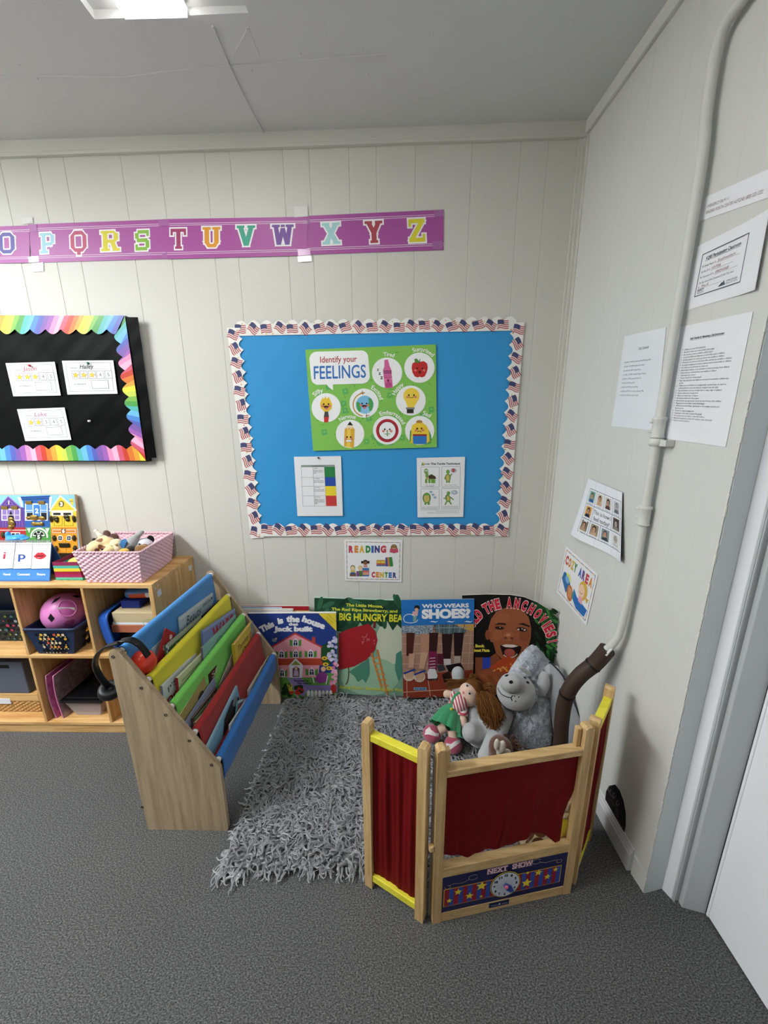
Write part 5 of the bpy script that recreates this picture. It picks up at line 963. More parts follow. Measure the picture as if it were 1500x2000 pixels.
rbook('yellow and white book nearest the front rod, far end', -.577, (1105, 905), (1258, 640), .13, .005, 'E2DCC0', edge='D9C23E', spine='D4D4D8')
rbook('small teal and red board book in the front sling', -.592, (1018, 995), (1072, 976), .07, .006, '5E8E9A', fn=multi(RC_(10, 20, 70, 60, 'B8505A'), RC_(0, 0, 100, 12, 'DADCDC')))
rbook('white book leaning low in the front sling', -.580, (962, 1168), (1092, 970), .10, .006, 'DAD8D2', edge='C9C7C2')
rbook('cream book lowest in the front sling, near end', -.577, (852, 1415), (972, 1205), .09, .004, 'CDB89E', edge='B8A48A')
# ---- ear muffs hooked over the rack
t = thing('ear_muffs', 'red ear muffs with black band hooked over the book rack corner', 'ear muffs', (-.90, -.65, .36))
CC = on(*c4(378, 1185), 1, -.682); b = MB(); Mx = Matrix.Translation(CC) @ Vector((.62, -.50, .60)).to_track_quat('Z', 'Y').to_matrix().to_4x4() @ Matrix.Scale(1.12, 4)
b.lathe([(0, .034), (.012, .033), (.024, .028), (.031, .018), (.035, .004), (.036, -.010), (.034, -.016), (0, -.016)], Mx, 28); b.build('cup', plastic('D6371F', .22), t, label='glossy red cup')
b = MB(); b.lathe([(0, -.016), (.033, -.016), (.036, -.020), (.036, -.028), (.030, -.034), (.018, -.034), (.016, -.026), (0, -.026)], Mx, 28); b.build('cushion', plastic('101012', .4), t)
BC2 = on(*c3(1290, 1300), 1, -.60); My = Matrix.Translation(BC2) @ Matrix.Rotation(R(20), 4, 'Y') @ Matrix.Rotation(R(15), 4, 'X')
b = MB(); b.lathe([(0, .004), (.010, .004), (.014, .012), (.030, .012), (.036, .004), (.036, -.012), (.030, -.020), (0, -.020)], My, 28); b.build('cushion', plastic('17171A', .45), t)
path = [on(*c4(450, 1105), 1, -.708), on(*c4(400, 1030), 1, -.712), on(*c4(330, 955), 1, -.718), on(*c4(230, 902), 1, -.726), on(*c4(110, 912), 1, -.73)]+[on(*c3(x, y), 1, Y) for x, y, Y in ((1400, 748, -.73), (1260, 790, -.72), (1165, 860, -.70), (1118, 960, -.67), (1130, 1060, -.64), (1190, 1170, -.62), (1270, 1262, -.60))]
def band(pts, w, th):
    b = MB(); sm = []
    for i in range(len(pts)-1):
        p0, p1, p2, p3 = pts[max(i-1, 0)], pts[i], pts[i+1], pts[min(i+2, len(pts)-1)]
        for k in range(6):
            q = k/6; sm.append(.5*((2*p1)+(p2-p0)*q+(2*p0-5*p1+4*p2-p3)*q*q+(3*p1-p0-3*p2+p3)*q**3))
    sm.append(pts[-1]); N = len(sm)
    def f(u, v):
        i = min(int(u*(N-1)), N-2); p = lerp(sm[i], sm[i+1], u*(N-1)-i); tt = (sm[i+1]-sm[i]).normalized(); s = Vector((.25, .9, .1)); s = (s-s.dot(tt)*tt).normalized(); nn = tt.cross(s)
        a = 2*math.pi*v; return p+s*w/2*math.copysign(abs(math.cos(a))**.4, math.cos(a))+nn*th/2*math.copysign(abs(math.sin(a))**.4, math.sin(a))
    b.grid(f, N*2, 12); return b
band(path, .020, .007).build('headband', plastic('0C0C0E', .3), t)
b = MB(); b.tube([path[0]+Vector((-.004, 0, .004)), path[1]+Vector((-.004, .004, .006)), path[2]+Vector((-.003, .004, .007)), path[3]+Vector((0, .004, .007))], .0022, 8); b.build('wire_arm', plastic('0C0C0E', .2), t)
# ================================================================ SHAGGY RUG
t = thing('shag_rug', 'shaggy grey rug with long curly pile in the reading corner', 'rug', (.0, -.5, 0))
RG = [(-.525, -.872), (.50, -.835), (.565, -.14), (-.50, -.125)]
MB().prism([(x*.975, y+(.022 if y < -.5 else -.008), .001) for x, y in RG], (0, 0, .006)).build('backing', mat('rug_backing', '8C8E91', .95, .05), t)
def pile():
    g = np.random.default_rng(5); NC, M, S = 7800, 8, 9
    u, v = g.random(NC), g.random(NC); Q = np.array(RG)
    cx = (Q[0, 0]*(1-u)+Q[1, 0]*u)*(1-v)+(Q[3, 0]*(1-u)+Q[2, 0]*u)*v; cy = (Q[0, 1]*(1-u)+Q[1, 1]*u)*(1-v)+(Q[3, 1]*(1-u)+Q[2, 1]*u)*v
    th = 2.4*np.sin(cx*13+1)+2.0*np.cos(cy*15-cx*6)+1.6*np.sin(cx*31+cy*27)+g.normal(0, .9, NC)
    cur = g.normal(0, 1.0, NC)*44; Lc = g.uniform(.035, .075, NC); hc = g.uniform(.005, .024, NC)
    ed = (v < .07); th[ed] = -1.57+g.normal(0, .6, ed.sum()); Lc[ed] = g.uniform(.024, .046, ed.sum())
    el = (u < .06); th[el] = 3.5+g.normal(0, .6, el.sum()); Lc[el] = g.uniform(.03, .05, el.sum())
    ec = ed & el; th[ec] = 3.9+g.normal(0, .3, ec.sum()); Lc[ec] = g.uniform(.05, .07, ec.sum())
    s = np.linspace(0, 1, S); CX = np.zeros((NC, S)); CY = np.zeros((NC, S)); x, y = cx.copy(), cy.copy(); HA = np.zeros((NC, S))
    for i in range(S):
        CX[:, i], CY[:, i] = x, y; a = th+cur*Lc*s[i]+.5*np.sin(9*s[i]+cx*300); HA[:, i] = a; st = Lc/(S-1)*(.3 if i == 0 else 1); x = x+np.cos(a)*st; y = y+np.sin(a)*st
    CZ = .009+hc[:, None]*np.sin(np.pi*(.06+.78*s[None, :]))**.8
    N = NC*M; ex = lambda q: np.repeat(q, M, axis=0)
    o1 = g.normal(0, .0024, N)[:, None]; o2 = g.normal(0, .0016, N)[:, None]; tp = (1-.72*s[None, :]); hh = ex(HA)
    al = g.uniform(.86, 1.0, N)[:, None]
    X = ex(CX)-np.sin(hh)*o1*tp; Y = ex(CY)+np.cos(hh)*o1*tp; Z = ex(CZ)+o2*tp
    a0 = hh[:, 0]; rad = g.uniform(.0006, .00105, N)
    Z = np.where((X < -.52) | (Y < -.865), np.minimum(Z, .011+.010*(1-s[None, :])), Z); Z = np.maximum(Z, .0025)
    P = np.stack([X, Y, Z], -1); T_ = np.gradient(P, axis=1); T_ /= np.linalg.norm(T_, axis=2, keepdims=True)+1e-9
    up = np.array([0, 0, 1.]); A = np.cross(T_, up); A /= np.linalg.norm(A, axis=2, keepdims=True)+1e-9; B = np.cross(A, T_)
    rr = rad[:, None]*(1-.55*s[None, :]**2); V = []
    for j in range(3):
        q = 2*math.pi*j/3+math.pi/2; V.append(P+(A*math.cos(q)+B*math.sin(q))*rr[..., None])
    V = np.stack(V, 2).reshape(-1, 3)-np.array([0, -.5, 0]); V[:, 2] = np.maximum(V[:, 2], .0012)
    base = (np.arange(N)*S*3)[:, None, None]; i = np.arange(S-1)[None, :, None]*3; j = np.arange(3)[None, None, :]; jn = (j+1) % 3
    F = np.stack([base+i+j, base+i+jn, base+i+3+jn, base+i+3+j], -1).reshape(-1, 4)
    me = bpy.data.meshes.new('pile'); me.vertices.add(len(V)); me.vertices.foreach_set('co', V.ravel()); me.loops.add(F.size); me.loops.foreach_set('vertex_index', F.ravel().astype(np.int32))
    me.polygons.add(len(F)); me.polygons.foreach_set('loop_start', np.arange(0, F.size, 4, dtype=np.int32)); me.polygons.foreach_set('use_smooth', np.ones(len(F), bool)); me.update(calc_edges=True)
    me.materials.append(mat('rug_yarn', 'ABADAF', .75, .2, var=.12, vscale=200, sheen=.15)); o = bpy.data.objects.new('pile', me); COL.objects.link(o); o.parent = t; o['kind'] = 'stuff'
pile()
# ================================================================ BIG BOOKS LEANING ON THE BACK WALL
def bigbook(name, label, P, N, cropdef, outline, edge, thick, draw, spine=None, group='big books along the back wall', topz=None):
    N = Vector(N).normalized(); fn = crop(lambda x, y: pln(x, y, P, N), *cropdef); a = Art(fn, N, .0004)
    Q = [Vector(fn(*q)) for q in outline]
    c = sum(Q, Vector())/len(Q); a.b.m(ink(edge)); a.b.prism([c+(q-c)*.988 for q in (p-N*thick for p in Q)], N*(thick-.0005))
    a.b.m(ink(spine or edge)); a.b.prism([q-N*.0012 for q in Q], N*.0012); a.b.prism([q-N*thick for q in Q], N*.0012)
    draw(a); return a.b.solo(name, label, 'book', None, group)
CJ = (470, 1140, 4.545); CS = (770, 1140, 4.4118)
def low(fn, x, z): return None
def red1(a): a.poly([(-60, 196), (604, 200), (612, 1030), (-60, 1030)], 'A8252C', 1)
bigbook('big_book', 'red board book, rearmost behind the house-that-Jack-built book', (0, -.032, .012), (0, -1, .02), CJ, [(-60, 194), (604, 199), (612, 1040), (-60, 1040)], 'D9D4CC', .008, red1)
bigbook('big_book', 'book with a pale blue top edge behind the white one', (0, -.050, .012), (0, -1, .03), CJ, [(-60, 206), (362, 214), (368, 1030), (-60, 1030)], 'C9D4DC', .008, lambda a: a.poly([(-60, 206), (362, 214), (368, 1030), (-60, 1030)], '5C8FC0', 1))
bigbook('big_book', 'white-edged book just behind the house-that-Jack-built book', (0, -.064, .012), (0, -1, .04), CJ, [(-60, 222), (464, 226), (470, 1025), (-60, 1025)], 'E2E0DC', .008, lambda a: a.poly([(-60, 222), (464, 226), (470, 1025), (-60, 1025)], 'D9D6D2', 1))
bigbook('big_book', 'cream and yellow edged book showing right of the white one', (0, -.0548, .012), (0, -1, .035), CJ, [(380, 240), (612, 244), (618, 1028), (386, 1028)], 'D9C98A', .004, lambda a: a.poly([(380, 240), (612, 244), (618, 1028), (386, 1028)], 'D8C88E', 1))
def jack(a):
    P, E, Tx = a.poly, a.ell, a.text
    P([(60, 266), (846, 262), (860, 1006), (70, 1012)], '263E86', 1)
    P([(690, 264), (846, 262), (850, 420)], 'E3CE3A', 2)
    for k, (x, y) in enumerate(((812, 302), (796, 322), (782, 342))): Tx('Sturdy board book', x, y, 10, '6A6A2A', 90-8*k, 3, rot=43, res=1)
    for s, x, y, rot, w in (('This', 232, 380, -27, 134), ('is', 352, 326, -12, 50), ('the', 466, 312, 2, 122), ('house', 650, 342, 20, 214)): Tx(s, x, y, 50, 'EDEDF2', w, 3, rot=rot, bold=.07, res=4)
    Tx('that', 468, 358, 24, 'EDEDF2', 86, 3, bold=.05); Tx('Jack built', 466, 400, 40, 'EDEDF2', 346, 3, bold=.07, res=4)
    P([(70, 800), (855, 790), (860, 1006), (70, 1012)], '5E9A48', 2); P([(440, 850), (520, 820), (600, 900), (860, 900), (858, 960), (560, 940)], '8A7AB8', 3); P([(380, 760), (440, 840), (600, 940), (560, 1000), (480, 960)], '9A86C4', 3)
    E(770, 620, 70, 90, '1F4A2E', 2); P([(700, 560), (790, 540), (800, 720), (700, 720)], '24502E', 2)
    P([(290, 560), (480, 445), (714, 560), (712, 690), (300, 690)], 'E39AA8', 3); a.line([(284, 556), (484, 440), (718, 560)], 14, 'B23A34', 4); P([(634, 472), (664, 472), (666, 528), (632, 520)], 'B8433A', 4)
    P([(300, 665), (708, 660), (740, 722), (296, 722)], 'BE4A32', 4)
    for k in range(5): a.line([(300, 674+k*10), (730, 672+k*10)], 2, '8E3222', 5)
    P([(320, 722), (700, 722), (690, 830), (330, 830)], 'E39AA8', 3)
    def win(x, y, w, h):
        P([(x-w/2, y+h/2), (x-w/2, y-h*.1), (x, y-h/2), (x+w/2, y-h*.1), (x+w/2, y+h/2)], 'EDEAF0', 5); P([(x-w*.36, y+h*.42), (x-w*.36, y-h*.08), (x, y-h*.38), (x+w*.36, y-h*.08), (x+w*.36, y+h*.42)], '1E2A4A', 6); a.line([(x, y-h*.38), (x, y+h*.42)], 4, 'EDEAF0', 7); a.line([(x-w*.36, y), (x+w*.36, y)], 4, 'EDEAF0', 7)
        for sx in (-1, 1): P([(x+sx*w*.56, y-h*.18), (x+sx*w*1.05, y-h*.34), (x+sx*w*1.05, y+h*.46), (x+sx*w*.56, y+h*.48)], '4E8A38', 5)
    win(488, 516, 48, 72); win(364, 620, 50, 74); win(490, 618, 50, 74); win(622, 616, 50, 74); win(632, 776, 52, 74); win(370, 786, 44, 76)
    P([(430, 722), (490, 660), (556, 722), (545, 832), (440, 832)], 'EDEAF0', 6); P([(448, 720), (490, 678), (536, 720)], '8A9A4A', 7); P([(462, 826), (462, 750), (494, 730), (524, 750), (524, 826)], '6E4A5A', 7); E(494, 750, 12, 14, 'E9C9A8', 8); P([(478, 766), (510, 766), (518, 816), (472, 816)], 'C8B4D0', 8)
    E(735, 756, 22, 22, 'E2B890', 5); P([(680, 800), (728, 776), (768, 800), (776, 866), (700, 884), (660, 856)], '8A3A86', 4); a.line([(640, 830), (652, 876)], 8, 'E9E4EC', 4); a.line([(772, 820), (760, 886)], 8, 'E9E4EC', 4)
    for x, y in ((745, 660), (756, 714), (786, 748)):
        for q in range(8): E(x+18*math.cos(q*.785), y+12*math.sin(q*.785), 9, 6, 'E3C23A', 5)
        E(x, y, 9, 7, '5A3A1E', 6)
    rr = random.Random(9)
    for k in range(26): E(rr.uniform(780, 852), rr.uniform(470, 690), 16, 14, rr.choice(['C9C4E0', 'B8B0D8', 'DAD4EA']), 4)
    for k in range(20): E(rr.uniform(800, 856), rr.uniform(700, 890), 16, 14, rr.choice(['E29AB8', 'D87AA4', 'E8B4C8']), 4)
    for k in range(14): E(rr.uniform(385, 570), rr.uniform(890, 985), 26, 22, '1E3A1E', 4)
    for k in range(16): E(rr.uniform(430, 560), rr.uniform(925, 985), 14, 11, rr.choice(['C83A2E', 'D8562E', 'B82A2A']), 5)
    for k in range(10): a.line([(450+rr.uniform(-20, 30), 950), (440+rr.uniform(-30, 50), 890)], 5, 'C9C83A', 5)
    for k in range(7): P([(590+k*33, 1002), (590+k*33, 956), (603+k*33, 940), (616+k*33, 956), (616+k*33, 1002)], 'EDEDF0', 6)
    E(826, 930, 26, 40, 'B8342E', 5); Tx('Illustrated by', 540, 858, 14, '1E1E3A', 130, 7, bold=.03); Tx('Pam Adams', 566, 880, 14, '1E1E3A', 124, 7, bold=.03); Tx("Child's Play", 778, 984, 13, '1E1E2A', 124, 8, bold=.03)
    E(300, 500, 22, 16, '7A8E9A', 4); E(316, 486, 10, 9, 'D8A88A', 5)
bigbook('big_book', 'blue picture book with a pink house on the cover, leftmost upright book', (0, -.100, .012), (0, -1, .07), CJ, [(60, 262), (846, 258), (860, 1006), (70, 1012)], 'E4E2DE', .014, jack, 'DDDBD8')
def bear(a):
    P, E, Tx = a.poly, a.ell, a.text; rr = random.Random(6)
    P([(655, 125), (1424, 152), (1450, 1005), (650, 965)], '7FA890', 1); E(1330, 520, 130, 200, 'C9D0B8', 2); E(1150, 820, 260, 170, '9CC2A4', 2)
    P([(655, 125), (1424, 152), (1428, 400), (1390, 360), (1350, 416), (1300, 330), (1240, 380), (1190, 330), (1120, 420), (1060, 340), (1000, 440), (930, 460), (890, 420), (655, 430)], '1F4630', 3)
    for k in range(26):
        x, y = rr.uniform(680, 1400), rr.uniform(140, 360); an = rr.uniform(0, 180); E(x, y, 60, 22, rr.choice(['2A5A3C', '17382A', '35684A']), 4, rot=an)
    P([(872, 440), (960, 400), (1060, 372), (1140, 356), (1196, 420), (1214, 500), (1190, 590), (1120, 670), (1010, 730), (872, 764)], 'A3222A', 5)
    for k in range(14): E(rr.uniform(1060, 1190), rr.uniform(400, 540), 5, 9, 'C8686A', 6, rot=20)
    a.line([(1190, 340), (1186, 380)], 22, '6A2A2A', 6)
    P([(960, 780), (1140, 660), (1146, 800), (1110, 880), (1080, 840), (1040, 870), (1010, 820)], '4E8A72', 4); P([(1380, 620), (1428, 590), (1440, 800), (1400, 860), (1370, 760)], '4E8A7A', 4); a.arc(930, 780, 30, 110, -80, 80, 10, '5A4A40', 4)
    for x0 in (1162, 1214): a.line([(x0, 620 if x0 < 1200 else 590), (x0+90, 920 if x0 < 1200 else 1000)], 14, 'D07A34', 6)
    for k in range(7): a.line([(1172+k*13, 664+k*46), (1226+k*17, 650+k*50)], 10, 'DC9448', 6)
    Tx('The Little Mouse,', 1100, 192, 24, 'D9DE4A', 330, 7, rot=2.5, bold=.04); Tx('The Red Ripe Strawberry, and', 1100, 232, 24, 'D9DE4A', 585, 7, rot=2, bold=.04); Tx('THE', 780, 282, 58, 'E6E23A', 130, 7, rot=2, bold=.03); Tx('BIG HUNGRY BEAR', 1180, 298, 62, 'E6E23A', 610, 7, rot=1.5, bold=.03)
    Tx('Audrey Wood • illustrated by Don Wood', 1165, 926, 28, 'E0E04A', 580, 7, rot=3, bold=.02)
bigbook('big_book', 'green picture book with a large red strawberry and yellow title', (0, -.078, .012), (0, -1, .06), CJ, [(655, 122), (1520, 150), (1545, 1012), (650, 965)], 'CBDAD0', .010, bear, 'B9CFC4')
def shoes(a):
    P, E, Tx = a.poly, a.ell, a.text
    P([(60, 142), (690, 134), (676, 968), (78, 984)], '8A5A4A', 1)
    P([(64, 400), (686, 400), (680, 760), (74, 800)], 'A8826E', 2); P([(74, 790), (680, 740), (676, 968), (78, 984)], '8E3A26', 2)
    for y in (450, 520, 600, 690): a.line([(66, y), (684, y-6)], 4, 'C9AE98', 3)
    for x in (420, 600, 660): a.line([(x, 420), (x-20, 720)], 4, 'C9AE98', 3)
    a.line([(70, 935), (440, 912), (676, 905)], 5, 'D8B49A', 3); a.line([(292, 830), (310, 966)], 5, 'D8B49A', 3); a.line([(108, 836), (110, 980)], 5, 'D8B49A', 3)
    P([(60, 140), (690, 132), (686, 344), (64, 362)], '2673BE', 4)
    Tx('WHO WEARS', 440, 188, 32, 'EFF1F4', 405, 6, rot=-1, bold=.04); Tx('SHOES?', 446, 256, 72, 'F2F3F5', 420, 6, rot=-1, bold=.06, res=4)
    for x in (342, 486, 640): P([(x-38, 326), (x-14, 318), (x+14, 324), (x+38, 318), (x+14, 332), (x-14, 328)], 'E4EEF6', 6)
    E(196, 204, 24, 20, '1E1A1C', 6); E(192, 222, 16, 16, 'D9A88A', 7); P([(160, 236), (206, 236), (200, 276), (150, 272)], 'D8B0B4', 6); P([(164, 274), (196, 276), (186, 324), (160, 320)], '7FA89A', 6); a.arc(130, 300, 50, 40, 150, 330, 6, 'DCE6EC', 6); a.arc(140, 310, 60, 26, 0, 150, 6, 'DCE6EC', 6)
    P([(66, 362), (340, 352), (330, 420), (240, 440), (60, 424)], '8E9AA8', 4); rr = random.Random(3)
    for k in range(120): E(rr.uniform(70, 330), rr.uniform(362, 426), 5, 3, rr.choice(['2A3440', 'C9D4DC']), 5, n=6)
    P([(340, 350), (640, 346), (612, 424), (470, 440), (370, 416)], '5A6E74', 4)
    for k in range(9): a.line([(350+k*32, 352), (360+k*28, 428)], 6, ('3E5A4E', '8A9AA8', '2E3E4A')[k % 3], 5)
    a.line([(350, 380), (630, 374)], 6, '8EA0A4', 5); P([(520, 348), (686, 346), (684, 410), (600, 390)], 'C9A05A', 4)
    def leg(x0, y0, x1, y1, w0, w1, c): P([(x0-w0, y0), (x0+w0, y0), (x1+w1, y1), (x1-w1, y1)], c, 6)
    leg(140, 420, 130, 620, 36, 26, '4A241E'); leg(152, 600, 146, 720, 26, 22, 'C99E84'); leg(270, 430, 262, 600, 42, 34, 'B88A70'); leg(260, 590, 236, 730, 32, 22, 'C9A084'); leg(340, 420, 330, 600, 38, 32, '3A1E1E'); leg(455, 430, 450, 650, 46, 32, '2E1A1C'); leg(555, 420, 545, 640, 44, 28, '261618'); leg(456, 645, 460, 700, 32, 30, 'C9C2C0'); leg(545, 620, 540, 680, 28, 26, 'B9A89A')
    leg(330, 580, 330, 740, 34, 36, '7E1E4A'); P([(286, 760), (300, 730), (350, 730), (374, 790), (360, 826), (290, 826)], 'E2E0E0', 7); a.line([(286, 822), (366, 818)], 10, '1E1A22', 8)
    for k in range(4): a.line([(306, 640+k*26), (352, 636+k*26)], 5, 'E4DCE0', 8)
    leg(396, 600, 396, 690, 26, 26, '5E1A34'); P([(366, 700), (420, 690), (440, 740), (380, 756)], '3A3A42', 7); P([(440, 700), (520, 690), (560, 740), (470, 760)], '17141A', 7); P([(500, 690), (570, 680), (604, 740), (520, 748)], '17141A', 7); P([(410, 780), (470, 750), (500, 840), (430, 850)], '2A1614', 7)
    for cx, cy, r in ((128, 790, -12), (218, 800, -6)):
        E(cx, cy, 50, 46, 'D9C8B8', 7, rot=r); E(cx+2, cy-12, 40, 40, 'C9A084', 8, rot=r)
        for k in range(5): E(cx-32+k*14, cy+20+abs(k-2)*2, 7, 9, 'D2AA90', 9)
        a.line([(cx-40, cy-22), (cx+6, cy-40), (cx+44, cy-54)], 16, '2B3E8E', 10)
    a.rect(168, 892, 278, 916, '7FB0D0', 4); Tx('JUDY MAZER', 223, 904, 14, '2A4A7A', 96, 5, bold=.03)
bigbook('big_book', 'book with blue title band asking who wears shoes, over children in sandals and sneakers', (0, -.113, .012), (0, -1, .06), CS, [(60, 140), (690, 132), (676, 970), (78, 986)], 'D0D4D8', .006, shoes, '9AA8B4')
AV = [(585, 100), (800, 92), (1000, 96), (1120, 116), (1230, 160), (1330, 222), (1412, 300), (1372, 690), (1300, 1060), (575, 1020)]
def anch(a):
    P, E, Tx = a.poly, a.ell, a.text
    P(AV, '0D0B0B', 1); rr = random.Random(8)
    P([(1180, 150), (1260, 178), (1330, 224), (1404, 296), (1366, 690), (1330, 640), (1290, 400), (1230, 250)], '1E4A22', 2)
    for k in range(40): E(rr.uniform(1220, 1390), rr.uniform(230, 640), 34, 12, rr.choice(['2E6A30', '17381C', '3E7A3A', '0F2A14']), 3, rot=rr.uniform(20, 80)) if True else 0
    E(960, 300, 150, 110, '17100E', 3)
    P([(822, 470), (812, 380), (836, 300), (880, 240), (950, 210), (1040, 200), (1110, 226), (1160, 290), (1180, 380), (1176, 470), (1150, 560), (1100, 640), (1020, 680), (940, 660), (880, 600), (844, 540)], '8E5032', 4)
    E(930, 300, 70, 44, '965636', 5, rot=-20); E(890, 440, 42, 50, '985837', 5); E(1120, 440, 44, 60, '7F4629', 5, rot=10); E(806, 440, 22, 44, '7E442A', 4)
    P([(860, 356), (900, 334), (960, 340), (966, 356), (910, 350)], '241412', 6); P([(1060, 346), (1110, 336), (1170, 360), (1164, 374), (1110, 354)], '1E100E', 6)
    E(908, 380, 40, 14, '2A1512', 6, rot=4); E(1100, 392, 46, 18, '2A1512', 6, rot=10); E(908, 379, 13, 11, '0A0606', 7); E(1096, 392, 15, 14, '0A0606', 7); E(912, 375, 4, 4, 'D8D0C8', 8); E(1102, 386, 5, 5, 'D8D0C8', 8); E(1070, 392, 10, 7, 'C9B8AC', 7); E(1124, 396, 9, 7, 'C9B8AC', 7)
    E(986, 450, 46, 40, '9A5A38', 6); E(960, 466, 14, 10, '5A2C1E', 7); E(1014, 468, 14, 10, '5A2C1E', 7); E(984, 440, 20, 14, 'B87852', 7)
    P([(912, 530), (960, 520), (1030, 520), (1096, 540), (1090, 580), (1056, 630), (980, 640), (936, 610)], '1E0A0A', 6); P([(926, 530), (960, 520), (1030, 522), (1070, 536), (1020, 548), (960, 544)], 'D9C8BC', 7); E(996, 592, 48, 34, 'A04A3E', 7, rot=10); a.arc(1000, 590, 62, 42, 20, 150, 8, 'D2B8A4', 8)
    P([(700, 620), (880, 600), (940, 680), (1100, 650), (1120, 900), (690, 1000)], '7A4228', 3); P([(764, 630), (828, 616), (832, 720), (760, 736)], '2A3E9E', 5); P([(1180, 560), (1260, 700), (1240, 900), (1120, 900)], '100C0C', 4)
    P([(700, 780), (780, 740), (900, 730), (1000, 760), (960, 860), (820, 880), (740, 860)], '8A4A2C', 6)
    for k in range(4): E(790+k*52, 800+k*10, 44, 20, ('96542F', '7E4226')[k % 2], 7, rot=24)
    P([(820, 720), (900, 660), (980, 620), (1050, 650), (1030, 720), (980, 770), (900, 760)], 'A8421E', 8)
    for k in range(70):
        x, y = rr.uniform(850, 1040), rr.uniform(640, 750)
        if y > 760-(x-820)*.5: E(x, y, 11, 6, rr.choice(['C9702E', '8E2A16', 'D89A4A', 'B8501E', 'E0B070']), 9, rot=rr.uniform(0, 180))
    cx, cy, rad = 985, 545, 385
    for ch, an in zip('HOLD THE ANCHOVIES!', (-66, -57.5, -49.5, -42, 0, -30, -22, -14, 0, 1, 11, 21, 31, 41, 50.5, 58.5, 65, 73, 82)):
        if ch == ' ': continue
        q = rad; x, y = cx+q*math.sin(R(an))*1.0, cy-q*math.cos(R(an))*1.0; wd = {'I': 16, '!': 14}.get(ch, 44)
        Tx(ch, x, y, 82, 'E8D4D0', wd+6, 10, rot=an*.95, bold=.09); Tx(ch, x, y, 78, 'C4243A', wd, 11, rot=an*.95, bold=.06)
    P([(640, 500), (850, 500), (876, 590), (820, 630), (660, 630)], '0D0B0B', 9); Tx('A Book', 722, 532, 24, 'D9C84A', 116, 10, bold=.05); Tx('about Pizza', 748, 570, 24, 'D9C84A', 150, 10, bold=.05)
bigbook('big_book', 'tall dark book with arched top showing a child eating pizza', (.33, -.075, .012), (-.42, -1, .05), CS, AV, 'DAD6CC', .009, anch, 'C9C4BA')
# ================================================================ PUPPET THEATRE
class Fr:
    def __init__(s, p, q): s.a = Vector((*p, 0)); d = Vector((q[0]-p[0], q[1]-p[1], 0)); s.L = d.length; s.u = d.normalized(); s.n = Vector((s.u.y, -s.u.x, 0))
    def __call__(s, t, d, z): return s.a+s.u*t+s.n*d+Vector((0, 0, z))
    def M(s): return Matrix(((s.u.x, s.n.x, 0, s.a.x), (s.u.y, s.n.y, 0, s.a.y), (0, 0, 1, 0), (0, 0, 0, 1)))
    def px(s, k=(680, 1320, 2.778), d=0): return lambda x, y: pln(k[0]+x/k[2], k[1]+y/k[2], s.a+s.n*d, s.n)
FF = Fr((.1117, -.9747), (.5256, -.8972)); FL = Fr((-.0785, -.8848), (.0835, -.9729)); FR = Fr((.548, -.878), (.668, -.738))
t = thing('puppet_theater', 'wooden three-panel puppet theater with red curtains and a next-show clock', 'puppet theater', (.25, -.9, 0))
RED = mat('red_curtain', '6A060B', .7, .15, bump=.2, bscale=800)
YEL = mat('yellow_paint', 'E8DC3A', .45, .35); YPX = wood('yellow_stain', 'EBE04A', 'D9CC2E', 'x', 20)
def post(F, s0, s1, d0=-.026, d1=0, top=.585, name='post'):
    b = MB(); M = F.M(); b.prism([M @ Vector(p) for p in ((s0, d0, 0), (s1, d0, 0), (s1, d0, top-.006), (s1-.006, d0, top), (s0+.006, d0, top), (s0, d0, top-.006))], F.n*(d1-d0)); return b.build(name, birch('z'), t, bevel=.003)
def rail(F, s0, s1, z0, z1, d0, d1, m, name='rail', label=None): return MB().box((s0, d0, z0), (s1, d1, z1), F.M()).build(name, m, t, bevel=.002, label=label)
def wall_cloth(F, s0, s1, z0, z1, d, seed):
    b = MB(); rr = random.Random(seed); ph = [rr.uniform(0, 6) for _ in range(4)]
    b.grid(lambda u, v: F(lerp(s0, s1, u), d+(.0022*math.sin(u*23+ph[0]+.6*math.sin(v*4))+.0016*math.sin(u*47+ph[1])+.003*math.sin(u*9+v*3+ph[2]))*(.35+.65*min(1, 4*v)*(1 if v < .85 else (1-v)/.15)), lerp(z1, z0, v)), 60, 24); return b.build('red_curtain', RED, t)
post(FL, -.002, .023); post(FL, .1615, .1865); post(FF, 0, .025); post(FF, .396, .421); post(FR, 0, .022); post(FR, .161, .184)
rail(FL, .023, .1615, .532, .553, -.024, -.002, YPX, label='yellow top rail'); rail(FL, .023, .1615, .029, .053, -.024, -.002, YPX, label='yellow bottom rail'); wall_cloth(FL, .022, .162, .052, .533, -.013, 1)
rail(FR, .022, .161, .532, .553, -.024, -.002, YPX, label='yellow top rail'); rail(FR, .022, .161, .029, .053, -.024, -.002, YPX, label='yellow bottom rail'); wall_cloth(FR, .021, .162, .052, .533, -.006, 2)
rail(FF, .025, .396, .499, .519, -.027, -.001, birch('x'), 'top_rail'); rail(FF, .025, .396, 0.0, .035, -.024, -.001, birch('x'), 'bottom_rail'); rail(FF, .012, .404, .165, .197, -.024, -.001, birch('x'), 'stage_sill')
rail(FF, .0265, .0365, .519, .572, -.026, -.012, birch('z'), 'slot_block'); rail(FF, .382, .394, .519, .575, -.027, -.012, birch('z'), 'slot_block')
MB().tube([FF(-.008, -.004, .27), FF(-.008, -.004, .285)], .007, 10).build('hinge_peg', birch('z'), t); MB().tube([FF(-.006, -.012, .02), FF(-.006, -.012, .56)], .002, 6).build('hinge_rod', mat('steel', '8A8A8A', .4, .5, .8), t)
